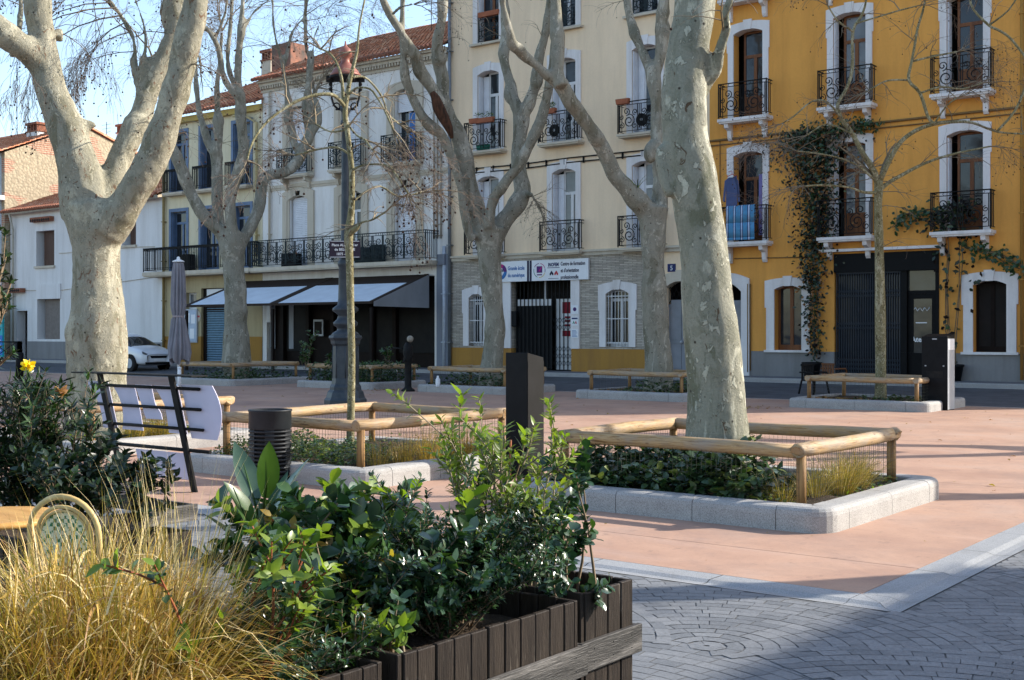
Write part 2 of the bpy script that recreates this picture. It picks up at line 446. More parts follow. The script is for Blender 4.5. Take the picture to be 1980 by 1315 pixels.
def sett(name, a, b2):
    mm, t, b = nt(name); b.inputs['Roughness'].default_value = .62; b.inputs['Specular IOR Level'].default_value = .4
    v = coords(t)
    col = ramp(t, noise(t, v, .8, 8, .7), [(.35, a), (.7, b2)])
    sp = ramp(t, noise(t, v, 40, 3, .8), [(.3, .75), (.6, 1.05)])
    t.links.new(mix(t, 1, col, sp, 'MULTIPLY'), b.inputs['Base Color'])
    bump(t, b, noise(t, v, 22, 6, .7), .35, .006)
    return mm
struct(m, 'fan_paving', [sett('slate_sett', (.195,.20,.207), (.135,.14,.146)), sett('slate_sett_light', (.22,.224,.23), (.155,.16,.165)), sett('slate_sett_dark', (.17,.176,.183), (.115,.12,.127))])
# street and pavement in front of the houses
m = MB(); N0 = 28.62
m.face([(-120,N0,.006),(60,N0,.006),(60,33.5,.2),(-120,33.5,.2)]); struct(m, 'street', K['asphalt'])
m = MB(); m.box(-120,33.5,-.05,60,33.68,.33); struct(m, 'pavement_kerb', K['granite'], bevel=.015)
m = MB(); m.box(-120,33.684,-.05,60,36.2,.34); struct(m, 'pavement', K['pavement'])
m = MB(); m.box(-75,28.56,-.05,PS,28.62,.012); struct(m, 'street_edging', K['granite'])
# ------------------------------------------------------------------ buildings on the plane y = NF
def wall_holes(mb, s0, s1, z0, z1, holes, y=NF, m=0, depth=.34, reveal=None):
    hs = [h for h in holes if h[1] > s0 and h[0] < s1 and h[3] > z0 and h[2] < z1]
    xs = sorted({s0, s1, *[min(max(v, s0), s1) for h in hs for v in h[:2]]}); zs = sorted({z0, z1, *[min(max(v, z0), z1) for h in hs for v in h[2:4]]})
    for a, b in zip(xs, xs[1:]):
        for c, d in zip(zs, zs[1:]):
            mx, mz = (a + b) / 2, (c + d) / 2
            if b - a < 1e-6 or d - c < 1e-6 or any(h[0] < mx < h[1] and h[2] < mz < h[3] for h in hs): continue
            mb.face([(a,y,c),(b,y,c),(b,y,d),(a,y,d)], m)
    for a, b, c, d in [h[:4] for h in hs]:
        c2, d2 = max(c, z0), min(d, z1); y2 = y + depth; r = m if reveal is None else reveal
        mb.face([(a,y,c2),(a,y,d2),(a,y2,d2),(a,y2,c2)], r); mb.face([(b,y,c2),(b,y2,c2),(b,y2,d2),(b,y,d2)], r)
        if d <= z1: mb.face([(a,y,d),(b,y,d),(b,y2,d),(a,y2,d)], r)
        if c >= z0: mb.face([(a,y,c),(a,y2,c),(b,y2,c),(b,y,c)], r)
def body(mb, s0, s1, z0, z1, depth=9.0, m=0, y=NF):
    y2 = y + depth
    mb.face([(s0,y,z0),(s0,y,z1),(s0,y2,z1),(s0,y2,z0)], m); mb.face([(s1,y,z0),(s1,y2,z0),(s1,y2,z1),(s1,y,z1)], m)
    mb.face([(s0,y2,z0),(s0,y2,z1),(s1,y2,z1),(s1,y2,z0)], m); mb.face([(s0,y,z1),(s1,y,z1),(s1,y2,z1),(s0,y2,z1)], m)
    # one dark sheet stands in for the shade of rooms behind the openings
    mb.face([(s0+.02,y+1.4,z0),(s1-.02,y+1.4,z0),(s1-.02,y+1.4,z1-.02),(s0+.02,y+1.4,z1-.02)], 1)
def arch(w, z0, z1, rise, n=10):   # points of the head of an opening, left to right (relative to the centre)
    return [(-w/2 + w * i / n, z1 - rise + rise * (1 - (2 * i / n - 1) ** 2)) for i in range(n + 1)]
def surround(mb, cx, z0, z1, w, W2, head, rise, y=NF, proud=.05, m=0, key=True, ears=0.0):
    yf = y - proud
    for sg in (-1, 1):
        a, b = sorted((cx + sg * w / 2, cx + sg * W2 / 2))
        mb.box(a, yf, z0, b, y + .002, z1 - rise, m)
        if ears: 
            a, b = sorted((cx + sg * W2 / 2, cx + sg * (W2 / 2 + ears)))
            mb.box(a, yf, z1 - rise - .55, b, y + .002, z1 - rise, m)
    A = arch(w, z0, z1, rise); We = W2 + 2 * ears
    T = [(-We/2 + We * i / 10, z1 + head - rise * .7 + rise * .7 * (1 - (2 * i / 10 - 1) ** 2)) for i in range(11)]
    zc = z1 - rise
    L = [(-We/2, zc), *A, (We/2, zc)]; U = [(-We/2, T[0][1]), *T, (We/2, T[-1][1])]
    for (a, b), (c, d), (e_, f), (g_, h) in zip(L, L[1:], U, U[1:]):
        P = lambda p, yy: (cx + p[0], yy, p[1])
        mb.face([P((a,b),yf), P((c,d),yf), P((g_,h),yf), P((e_,f),yf)], m)
        mb.face([P((a,b),yf), P((a,b),y+.34), P((c,d),y+.34), P((c,d),yf)], m)
        mb.face([P((e_,f),yf), P((g_,h),yf), P((g_,h),y+.002), P((e_,f),y+.002)], m)
    for sx, zt in ((-We/2, T[0][1]), (We/2, T[-1][1])):
        mb.face([(cx+sx,yf,zc),(cx+sx,y+.002,zc),(cx+sx,y+.002,zt),(cx+sx,yf,zt)], m)
    if key:
        mb.prism([(-.10, z1 - .02), (.10, z1 - .02), (.15, z1 + head + .05), (-.15, z1 + head + .05)], (cx, yf - .03, 0), (1,0,0), (0,0,1), (0,1,0), .04, m)
def joinery(par, cx, z0, z1, w, y, mat, glass, trans=.72, leaf_gap=0, name='window', solid=.0):
    mb = MB(); b = .07; d = .05
    x0, x1 = cx - w/2, cx + w/2
    mb.box(x0, y, z0, x0 + b, y + d, z1); mb.box(x1 - b, y, z0, x1, y + d, z1)
    mb.box(x0 + b, y, z1 - b, x1 - b, y + d, z1); mb.box(x0 + b, y, z0, x1 - b, y + d, z0 + .16)
    zt = z0 + (z1 - z0) * trans
    if trans < 1: mb.box(x0 + b, y - .012, zt, x1 - b, y + d, zt + .10)
    mb.box(cx - .055, y - .008, z0 + .16, cx + .055, y + d - .005, zt if trans < 1 else z1 - b)
    if solid: mb.box(x0 + b, y + .012, z0 + .16, x1 - b, y + d - .012, z0 + solid)
    wn = mb.build(name, mat, par)
    g = MB(); g.box(x0 + .03, y + .022, z0 + .05, x1 - .03, y + .032, z1 - .03); g.build('pane', glass, wn, org=wloc(par))
    return wn
def scroll(mb, c, r0, turns, sg, y, rad=.011, m=0, a0=0.0, flip=1):
    pts = []
    n = int(14 * turns)
    for i in range(n + 1):
        t = i / n; a = a0 + sg * 2 * math.pi * turns * t; r = r0 * (1 - .8 * t)
        pts.append((c[0] + r * math.cos(a), y, c[1] + flip * r * math.sin(a)))
    mb.tube(pts, rad * 1.4, 4, m, sm=False)
def railing_mesh(w, h, d, style='scroll'):
    mb = MB(); b = .015
    def run(p, q):
        p, q = Vector(p), Vector(q); mb.tube([p, q], b, 4, sm=False)
    x0, x1 = -w/2, w/2
    for z in (.06, h - .10, h):
        r = .02 if z == h else .012
        mb.tube([(x0, d, z), (x0, 0, z), (x1, 0, z), (x1, d, z)], r, 4, sm=False)
    for x in (x0, x1): mb.box(x - .017, -.017, 0, x + .017, .017, h + .02)
    nsd = max(2, int(d / .1))
    for i in range(1, nsd):
        for x in (x0, x1): run((x, d * i / nsd, .06), (x, d * i / nsd, h))
    if style == 'bars':
        n = int(w / .115)
        for i in range(1, n):
            x = x0 + w * i / n; run((x, 0, .06), (x, 0, h))
            scroll(mb, (x, .13), .04, 1.0, 1, 0, .008); 
        for i in range(n):
            x = x0 + w * (i + .5) / n; run((x - .04, 0, h - .1), (x, 0, h)); run((x, 0, h), (x + .04, 0, h - .1))
    else:
        k = max(1, round(w / 1.6)) if style == 'scroll' else max(1, round(w / 1.15))
        pw = w / k
        for q in range(k):
            cx = x0 + pw * (q + .5); hh = h - .18
            if q: mb.box(x0 + pw * q - .012, -.012, .06, x0 + pw * q + .012, .012, h)
            for sg in (-1, 1):
                X = lambda f: cx + sg * pw * f
                scroll(mb, (X(.24), .08 + hh * .36), hh * .27, 1.6, sg, 0, .013, a0=math.pi/2)
                scroll(mb, (X(.30), .08 + hh * .74), hh * .16, 1.4, -sg, 0, .012, a0=-math.pi/2)
                scroll(mb, (X(.10), .08 + hh * .70), hh * .13, 1.3, sg, 0, .011, a0=-math.pi/2)
                scroll(mb, (X(.11), .08 + hh * .17), hh * .13, 1.3, -sg, 0, .011, a0=math.pi/2)
                scroll(mb, (X(.41), .08 + hh * .20), hh * .13, 1.3, sg, 0, .011, a0=math.pi/2)
                scroll(mb, (X(.42), .08 + hh * .52), hh * .10, 1.3, sg, 0, .010, a0=math.pi/2)
                run((X(.47), 0, .06), (X(.47), 0, h - .1))
                run((X(.04), 0, .06), (X(.04), 0, h - .1))
                for f in (.15, .27, .38):
                    mb.tube([(X(f), 0, h - .1), (X(f + .03), 0, h - .05), (X(f), 0, h)], .009, 4, sm=False)
            mb.lathe([(.004,.12),(.03,.16),(.012,.2),(.02,.35),(.012,.5),(.035,.56),(.01,.62),(.012,h-.1)], 6, (cx, 0, 0))
    return mb
RAIL = {}
def railing(par, cx, z, w, h, d, mat, y, style='scroll', holder=None):
    key = (round(w, 3), round(h, 3), round(d, 3), style, mat.name)
    if key not in RAIL: RAIL[key] = railing_mesh(w, h, d, style).mesh('railing', mats=[mat])
    o = bpy.data.objects.new('railing', RAIL[key]); COL.objects.link(o); o.parent = holder
    o.location = Vector((cx, y, z)) - wloc(holder)
    return o
def balcony(par, cx, z, w, mat_slab, iron, rw=None, h=1.0, d=.36, brackets=0, style='scroll', th=.09):
    mb = MB(); y = NF - d
    mb.box(cx - w/2, y - .05, z - th, cx + w/2, NF + .3, z); mb.box(cx - w/2 + .04, y - .01, z - th - .05, cx + w/2 - .04, NF - .002, z - th)
    for k in range(brackets):
        bx = cx + (w - .5) * ((k / (brackets - 1)) - .5)
        mb.prism([(0,0), (d * .9, 0), (d * .85, -.13), (.16, -.20), (.13, -.42), (.07, -.50), (0, -.50)], (bx - .065, NF - .003, z - th - .05), (0,-1,0), (0,0,1), (1,0,0), .13)
    s = mb.build('balcony', mat_slab, par)
    railing(par, cx, z + .03, rw or w - .06, h, d - .02, iron, y, style, s)
    return s
def shutter_leaf(par, wn, x, y0, z0, z1, w=.28, mat=None, ang=0):   # a leaf folded back into the reveal
    mb = MB(); mb.box(x, y0, z0, x + .035, y0 + w, z1)
    for k in range(3):
        a = z0 + .1 + (z1 - z0) * k / 3; mb.box(x + .035, y0 + .06, a, x + .043, y0 + w - .06, a + (z1 - z0) / 3 - .14)
    mb.build('shutter', mat or K['shutter'], wn, org=wloc(par))
def pipe(par, pts, r, mat, name='downpipe'):
    mb = MB(); mb.tube(pts, r, 8)
    for p, q in zip(pts, pts[1:]):
        if abs(p[0] - q[0]) < .05 and abs(p[2] - q[2]) > 2:
            for k in range(int(abs(p[2] - q[2]) / 1.8)):
                z = min(p[2], q[2]) + .9 + 1.8 * k; mb.box(p[0] - r * 1.4, p[1] - r * 1.2, z, p[0] + r * 1.4, NF, z + .04)
    return mb.build(name, mat, par)
def tiles(par, s0, s1, n0, z0, rise, run_, name='roof', lap=.32, over=.25):
    mb = MB(); ln = math.hypot(rise, run_); rows = int(ln / lap); per = .21; nx = int((s1 - s0) / per) * 6
    for r in range(rows):
        for q in (0, 1):
            d = (r + q) * lap * (1.0 if q == 0 else 1.04)
            lift = .035 if q == 0 else .0
            for i in range(nx + 1):
                x = s0 + (s1 - s0) * i / nx
                h = .052 * math.sin(2 * math.pi * i / 6) + lift + .012 * mnoise.noise((x * 3, r * 1.7, 2.1)) + .05 * mnoise.noise((x * .35, r * .2, 5))
                mb.v.append((x + .02 * math.sin(r * 12.9), n0 + (d / ln) * run_ - h * rise / ln, z0 + (d / ln) * rise + h * run_ / ln))
        a = (2 * r) * (nx + 1)
        for i in range(nx):
            mb.f.append((a + i, a + i + 1, a + nx + 2 + i, a + nx + 1 + i)); mb.m.append(0); mb.sm.append(True)
        if r:      # riser between courses
            b0 = a - (nx + 1)
            for i in range(nx):
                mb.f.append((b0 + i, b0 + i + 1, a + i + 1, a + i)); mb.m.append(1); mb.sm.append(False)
    i0 = len(mb.v)
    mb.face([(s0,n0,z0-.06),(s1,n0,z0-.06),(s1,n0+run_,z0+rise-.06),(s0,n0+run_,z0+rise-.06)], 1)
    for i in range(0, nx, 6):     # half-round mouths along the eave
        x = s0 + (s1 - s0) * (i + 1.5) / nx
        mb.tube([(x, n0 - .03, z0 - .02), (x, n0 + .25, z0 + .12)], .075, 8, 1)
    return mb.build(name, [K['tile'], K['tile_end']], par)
def text(par, body_, loc, size, mat, name='lettering', ext=.003, rot=(math.pi/2,0,0), align='LEFT', bold=0, fit=None):
    cu = bpy.data.curves.new(name, 'FONT'); cu.body = body_; cu.size = size; cu.extrude = ext; cu.align_x = align; cu.offset = bold
    cu.resolution_u = 2
    cu.materials.append(mat)
    tmp = bpy.data.objects.new('tmp', cu); COL.objects.link(tmp); bpy.context.view_layer.update()
    me = bpy.data.meshes.new_from_object(tmp.evaluated_get(bpy.context.evaluated_depsgraph_get()))
    bpy.data.objects.remove(tmp); me.name = name
    if fit:
        xs_ = [v.co.x for v in me.vertices]; k_ = fit / (max(xs_) - min(xs_))
        for v in me.vertices: v.co.x *= k_
    o = bpy.data.objects.new(name, me); COL.objects.link(o)
    o.rotation_euler = rot
    if par is not None: o.parent = par; o.location = Vector(loc) - wloc(par)
    else: o.location = loc
    return o

# ---- cream house
def house(name, label, s0, s1): return thing(name, label, 'house', ((s0 + s1) / 2, NF, .3))
cs0, cs1 = FS(871), FS(1372)
H = house('apartment_house', 'tall cream house with white arched window surrounds above a stone clad ground floor', cs0, cs1)
C1, C2, C3 = FS(945), FS(1091), FS(1248)
zf1, zt1 = FZ(1090, 487), FZ(1092, 326); zf2, zt2 = FZ(1088, 277), FZ(1104, 110); zf3 = FZ(1100, 53); zt3 = zf3 + 2.9
zstone = FZ(1080, 489); zpl = FZ(1080, 674)
holes = []
for c in (C1, C2, C3):
    for a, b in ((zf1, zt1), (zf2, zt2), (zf3, zt3)): holes.append((c - .5, c + .5, a, b))
def gr(px0, px1, y0, y1): 
    mx = (px0 + px1) / 2
    return (FS(px0), FS(px1), FZ(mx, y1), FZ(mx, y0))
gL, gR = gr(908, 937, 568, 669), gr(1173, 1218, 559, 671)
gate = (FS(990), FS(1106), .3, FZ(1048, 542))
gdoor = (FS(1287), FS(1345), .3, FZ(1316, 543))
gh = [gL, gR, gate, gdoor]
mb = MB(); sp = FS(1288)
wall_holes(mb, cs0, cs1, zstone, 17.2, holes); wall_holes(mb, sp - .12, cs1, .3, zstone, gh); body(mb, cs0, cs1, .3, 17.2)
mb.build('wall', [K['cream'], K['dark']], H)
mb = MB(); wall_holes(mb, cs0, sp - .12, zpl, zstone, gh, y=NF - .03, m=0)
def cladmat():
    m_, t, b = nt('split_stone_cladding'); b.inputs['Roughness'].default_value = .9
    mp = nd(t, 'ShaderNodeMapping'); tc = nd(t, 'ShaderNodeTexCoord'); t.links.new(tc.outputs['Object'], mp.inputs['Vector']); mp.inputs['Rotation'].default_value = (math.pi/2, 0, 0)
    br = nd(t, 'ShaderNodeTexBrick'); br.inputs['Scale'].default_value = 1; br.inputs['Brick Width'].default_value = .34; br.inputs['Row Height'].default_value = .055
    br.inputs['Mortar Size'].default_value = .006; br.inputs['Color1'].default_value = c4((.56,.49,.40)); br.inputs['Color2'].default_value = c4((.36,.32,.26)); br.inputs['Mortar'].default_value = c4((.15,.13,.11))
    t.links.new(mp.outputs['Vector'], br.inputs['Vector'])
    col = mix(t, .6, br.outputs['Color'], ramp(t, noise(t, coords(t, (1,1,3)), 6, 5), [(.3, .7), (.7, 1.1)]), 'MULTIPLY')
    t.links.new(col, b.inputs['Base Color'])
    bump(t, b, mix(t, .5, br.outputs['Color'], noise(t, coords(t), 18, 5)), .9, .03)
    return m_
K['clad'] = cladmat()
mb.build('stone_cladding', [K['clad']], H)
mb = MB(); wall_holes(mb, cs0, sp - .12, .3, zpl, [gate], y=NF - .05); mb.face([(cs0,NF-.05,zpl),(gate[0],NF-.05,zpl),(gate[0],NF,zpl),(cs0,NF,zpl)]); mb.face([(gate[1],NF-.05,zpl),(sp-.12,NF-.05,zpl),(sp-.12,NF,zpl),(gate[1],NF,zpl)])
mb.build('plinth', K['ochre'], H)
mb = MB(); mb.box(cs0 + .1, NF - .16, zstone - .02, cs1, NF - .002, zstone + .05); mb.box(cs0 + .1, NF - .10, zstone - .14, cs1, NF - .002, zstone - .02); mb.build('string_course', K['trimcream'], H)
for ci, c in enumerate((C1, C2, C3)):
    for fi, (a, b) in enumerate(((zf1, zt1), (zf2, zt2), (zf3, zt3))):
        wn = joinery(H, c + (.14 if fi != 2 else 0), a, b - .02, .72 if fi != 2 else 1.0, NF + .3, K['white_frame'] if (fi, ci) != (2, 0) else K['brown_wood'], K['glass_dim'] if fi == 0 else K['glass'], .70)
        sm = MB(); surround(sm, c, a, b, 1.0, 1.42, .26, .14)
        sm.build('surround', K['surround'], wn, org=wloc(H))
        shutter_leaf(H, wn, c - .49, NF + .01, a + .05, b - .16, .30)
        if fi != 2: 
            q = MB(); q.box(c - .44, NF + .27, a + .04, c - .20, NF + .31, b - .15); q.build('shutter', K['shutter'], wn, org=wloc(H))
        if fi == 2:
            q = MB(); q.box(c - .80, NF - .16, a - .09, c + .80, NF - .01, a - .01); q.build('sill', K['trimcream'], wn, org=wloc(H))
            railing(H, c, a + .02, .98, .95, .05, K['iron_green'], NF + .02, 'scroll', wn)
        else:
            balcony(H, c, a, 1.72, K['trimcream'], K['iron'], h=1.02, d=.38 if ci != 1 or fi else .3, brackets=0, th=.07)
for a, b, px in ((gL, K['glass'], 0), (gR, K['glass'], 1)):
    c = (a[0] + a[1]) / 2; w = a[1] - a[0]
    wn = joinery(H, c, a[2], a[3] - .02, w, NF + .24, K['white_frame'], K['glass'], .8)
    sm = MB(); surround(sm, c, a[2], a[3], w, w + .5, .25, .16, y=NF - .03, ears=.05); sm.build('surround', K['surround'], wn, org=wloc(H))
    q = MB()
    for k in range(7):
        x = a[0] + w * (k + .5) / 7; q.tube([(x, NF + .02, a[2] + .02), (x, NF + .02, a[3] - .05), (x, NF + .1, a[3])], .013, 5)
    for z in (a[2] + .12, a[2] + (a[3] - a[2]) * .48, a[3] - .25): q.box(a[0], NF + .012, z, a[1], NF + .03, z + .03)
    q.build('window_grille', K['white_frame'], wn, org=wloc(H))
# gate
for sx0, sx1 in ((gate[0] - .36, gate[0]), (gate[1], gate[1] + .36)): q = MB(); q.box(sx0, NF - .09, zpl, sx1, NF - .02, gate[3]); q.build('gate_pilaster', K['surround'], H)
q = MB(); zb = .9
q.box(gate[0], NF + .9, .36, gate[1], NF + .92, gate[3], 0)
q.build('back_wall', K['dark'], H)  # dark sheet in place of the shade behind the gate
q = MB(); gw = gate[1] - gate[0]; zm = FZ(1040, 592)
lx = gate[0] + gw * .63
n = 14
for k in range(n + 1):
    x = gate[0] + .12 + (gate[1] - .08 - gate[0] - .12) * k / n; q.box(x - .014, NF + .10, .38, x + .014, NF + .13, gate[3] - .02)
    if k < n:
        xb = gate[0] + .12 + (gate[1] - .08 - gate[0] - .12) * (k + 1) / n
        if x > lx - .1:
            for z in (.5, .75, 1.0, 1.75, 2.0, 2.9):
                q.tube([(x, NF + .115, z), (xb, NF + .115, z + .22)], .008, 4); q.tube([(xb, NF + .115, z), (x, NF + .115, z + .22)], .008, 4)
q.build('folding_gate', K['iron'], H)
q = MB(); q.box(gate[0] + .13, NF + .15, .38, lx, NF + .17, zm); q.build('gate_panel', K['charcoal'], H)
q = MB(); q.box(lx + .02, NF + .34, .38, gate[1] - .02, NF + .36, zm + .25); dr = q.build('entrance_door', K['white_frame'], H)
q = MB(); q.box(gate[0] + .13, NF + .16, zm + .02, lx, NF + .18, zm + .25); q.box(gate[0] + gw * .50, NF + .14, zm + .25, gate[0] + gw * .53, NF + .18, gate[3]); q.build('gate_transom', K['white_frame'], H)
K['red'] = plain('poster_red', (.28,.015,.03), .6); K['navy'] = plain('navy', (.02,.03,.12), .5); K['purple'] = plain('purple', (.11,.02,.16), .5)
K['magenta'] = plain('magenta', (.50,.02,.20), .5); K['skyblue'] = plain('sign_blue', (.03,.16,.42), .5); K['greenp'] = plain('sign_green', (.03,.25,.15), .5); K['redp'] = plain('sign_red', (.55,.04,.05), .5); K['ink'] = plain('ink', (.02,.02,.05), .5); K['yellowp'] = plain('sign_yellow', (.7,.5,.06), .5)
q = MB(); px0, px1 = gate[1] - gw * .24, gate[1] - .05
q.box(px0, NF + .325, 1.55, px1, NF + .335, 2.75, 0); q.box(px0, NF + .318, 2.35, px1, NF + .324, 2.75, 1); q.box(px0, NF + .318, 1.55, px1, NF + .324, 1.75, 1)
for z in (1.9, 2.05, 2.18): q.box(px0 + .1, NF + .318, z, px1 - .08, NF + .324, z + .07, 1)
po = solo(q, 'poster', [K['white_plain'], K['red']], 'red and white notice hung behind the folding gate bars', 'poster', (px0, NF + .33, 1.55))
for k, (z, lab, mm) in enumerate(((2.32, 'small white plaque with a round purple badge, topmost of three on the gate pillar', 'purple'), (1.92, 'small white plaque with a red and green mark, middle one on the gate pillar', 'redp'), (1.50, 'small white plaque with blue lines of writing, lowest on the gate pillar', 'skyblue'))):
    x0 = gate[1] + .04; q = MB(); q.box(x0, NF - .112, z, x0 + .30, NF - .092, z + .30, 0)
    if k == 0:
        q.tube([(x0 + .15, NF - .113, z + .16), (x0 + .15, NF - .117, z + .16)], .07, 14, 1); q.box(x0 + .12, NF - .120, z + .13, x0 + .18, NF - .117, z + .19, 2)
    elif k == 1:
        q.box(x0 + .03, NF - .116, z + .22, x0 + .27, NF - .112, z + .27, 2)
        for dx, mi in ((.08, 3), (.17, 1)): q.prism([(0,0),(.03,0),(.05,.05),(.07,0),(.10,0),(.05,.11)], (x0 + dx - .02, NF - .112, z + .06), (1,0,0), (0,0,1), (0,-1,0), .004, mi)
    else:
        for j in range(6): q.box(x0 + .04, NF - .116, z + .04 + .04 * j, x0 + .26 - .03 * (j % 3), NF - .112, z + .055 + .04 * j, 1)
    solo(q, 'plaque', [K['white_plain'], K[mm], K['navy'], K['greenp']], lab, 'plaque', (x0, NF - .1, z))
# long sign
sg0, sg1 = FS(936), FS(1142); zs0, zs1 = FZ(1060, 543) , FZ(1060, 503)
S = thing('shop_sign', 'long white sign board with blue lettering and round logos above the gate', 'sign', ((sg0 + sg1) / 2, NF - .12, zs0))
q = MB(); q.box(sg0, NF - .15, zs0, sg1, NF - .06, zs1); q.build('board', K['white_plain'], S, bevel=.006)
sl = sg1 - sg0; sh = zs1 - zs0; yf = NF - .152
SX = lambda px: FS(px); 
q = MB()
for px in (1026, 1031): q.box(SX(px) - .045, yf - .003, zs0, SX(px) + .045, yf, zs1)
q.build('divider', K['ink'], S)
def ring(q, cx, cz, r0, r1, a0, a1, m_, y=yf, n=14):
    for k in range(n):
        A, B = math.radians(a0 + (a1 - a0) * k / n), math.radians(a0 + (a1 - a0) * (k + 1) / n)
        q.prism([(r0*math.cos(A), r0*math.sin(A)), (r1*math.cos(A), r1*math.sin(A)), (r1*math.cos(B), r1*math.sin(B)), (r0*math.cos(B), r0*math.sin(B))], (cx, y, cz), (1,0,0), (0,0,1), (0,-1,0), .004, m_)
zc_ = (zs0 + zs1) / 2
q = MB(); cx = SX(973); ring(q, cx, zc_, .14, .28, 0, 60, 0); ring(q, cx, zc_, .14, .28, 60, 190, 1); ring(q, cx, zc_, .14, .28, 190, 360, 2)
q.prism([(-.16,0),(0,-.2),(.16,0),(.1,.12),(-.1,.12)], (cx, yf - .004, zc_ - .02), (1,0,0), (0,0,1), (0,-1,0), .003, 3)
q.build('logo', [K['purple'], K['magenta'], K['skyblue'], K['white_plain']], S)
text(S, 'WEB', (cx, yf - .009, zc_), .13, K['ink'], align='CENTER', bold=.004)
for k, s_ in enumerate(('Grande école', 'du numérique')): text(S, s_, (SX(987), yf - .003, zc_ + .05 - .25 * k), .20, K['skyblue'], bold=.003, fit=FS(1019) - FS(987))
q = MB(); cx = SX(1048)
ring(q, cx, zc_, .235, .255, 20, 80, 1); ring(q, cx, zc_, .235, .255, 95, 150, 0); ring(q, cx, zc_, .235, .255, 165, 250, 2); ring(q, cx, zc_, .235, .255, 265, 340, 3); ring(q, cx, zc_, .235, .255, -15, 15, 0)
q.box(cx - .12, yf - .004, zc_ - .08, cx + .12, yf, zc_ + .15, 0); q.prism([(-.02,-.02),(.02,-.06),(.13,.12),(.1,.13)], (cx, yf - .004, zc_ + .02), (1,0,0), (0,0,1), (0,-1,0), .003, 1); q.box(cx - .11, yf - .004, zc_ - .17, cx + .11, yf, zc_ - .13, 0)
q.build('logo', [K['purple'], K['magenta'], K['greenp'], K['yellowp']], S)
cx = SX(1075); text(S, 'INOFEM', (cx, yf - .003, zc_ + .13), .17, K['navy'], align='CENTER', bold=.006, fit=FS(1085) - FS(1065))
q = MB()
for dx, mi in ((-.16, 1), (.04, 0)): q.prism([(0,0),(.05,0),(.08,.06),(.11,0),(.16,0),(.16,.06),(.08,.16),(0,.06)], (cx + dx, yf, zc_ - .18), (1,0,0), (0,0,1), (0,-1,0), .004, mi)
q.box(cx - .22, yf - .003, zc_ - .30, cx + .22, yf, zc_ - .285, 2); q.box(cx - .26, yf - .003, zc_ + .07, cx + .26, yf, zc_ + .09, 2)
q.build('logo', [K['redp'], K['ink'], K['navy']], S)
for k, s_ in enumerate(('Centre de formation', "et d'orientation", 'professionnelle')): text(S, s_, (SX(1089), yf - .003, zc_ + .14 - .23 * k), .19, K['ink'], bold=.003, fit=FS((1136, 1124, 1123)[k]) - FS(1089))
# grey door + number
q = MB(); c = (gdoor[0] + gdoor[1]) / 2; w = gdoor[1] - gdoor[0]
q.box(gdoor[0], NF + .22, .36, gdoor[1], NF + .28, gdoor[3] - .75)
for z0_, z1_ in ((.5, 1.3), (1.45, 2.75)):
    for sx in (-1, 1): q.box(c + sx * w * .25 - w * .17, NF + .20, z0_, c + sx * w * .25 + w * .17, NF + .22, z1_)
q.box(gdoor[0], NF + .19, gdoor[3] - .85, gdoor[1], NF + .28, gdoor[3] - .75); q.box(gdoor[0], NF + .19, 1.33, gdoor[1], NF + .22, 1.42)
K['grey_door'] = M('grey_door_paint', (.24,.25,.275), (.20,.21,.23), 3, .45)
dr = q.build('front_door', K['grey_door'], H)
q = MB(); q.ball((c - .06, NF + .16, 1.37), .05, k=5, n=8); q.build('door_knob', K['steel_pale'], dr, org=wloc(H))
sm = MB(); surround(sm, c, .3, gdoor[3], w, w + .44, .3, .22); sm.build('surround', K['trimcream'], dr, org=wloc(H))
q = MB()
for k in range(7): 
    x = gdoor[0] + w * k / 6; q.tube([(x, NF + .22, gdoor[3] - .75), (gdoor[0] + w * min(6, k + 2) / 6, NF + .22, gdoor[3] - .1)], .012, 4); q.tube([(x, NF + .22, gdoor[3] - .75), (gdoor[0] + w * max(0, k - 2) / 6, NF + .22, gdoor[3] - .1)], .012, 4)
q.build('fanlight_grille', K['iron'], dr, org=wloc(H))
nx = FS(1299); nz = FZ(1299, 518)
q = MB(); q.box(nx - .15, NF - .02, nz - .13, nx + .15, NF - .002, nz + .13)
pl = thing('house_number', 'small navy enamel plate with the number 5 beside the grey door', 'house number', (nx, NF - .01, nz - .13)); q.build('plate', K['navy'], pl)
text(pl, '5', (nx, NF - .023, nz - .08), .22, K['white_plain'], align='CENTER')
# pipes, cables
pipe(H, [(cs0 + .06, NF - .12, .4), (cs0 + .06, NF - .12, 17)], .065, plain('zinc', (.20,.22,.24), .45, .4))
q = MB()
zc1 = FZ(1080, 309)
for dz in (0, -.16):
    q.tube([(cs0 + .3, NF - .05, zc1 + dz), ((cs0+cs1)/2 - 2, NF - .05, zc1 + dz - .03), ((cs0+cs1)/2, NF - .05, zc1 + dz + .02), (cs1, NF - .05, zc1 + dz)], .022, 5)
for k in range(14): x = cs0 + .5 + (cs1 - cs0 - .6) * k / 13; q.box(x - .015, NF - .08, zc1 - .2, x + .015, NF - .002, zc1 + .03)
q.build('wall_cable', K['iron'], H)
q = MB(); q.box(gate[0] - .02, NF - .05, 1.9, gate[0] + .22, NF + .05, 2.45)
solo(q, 'letter_box', K['charcoal'], 'black letter box on the gate pillar behind the plane trunk', 'letter box', (gate[0] + .1, NF - .05, 1.9), bevel=.01)

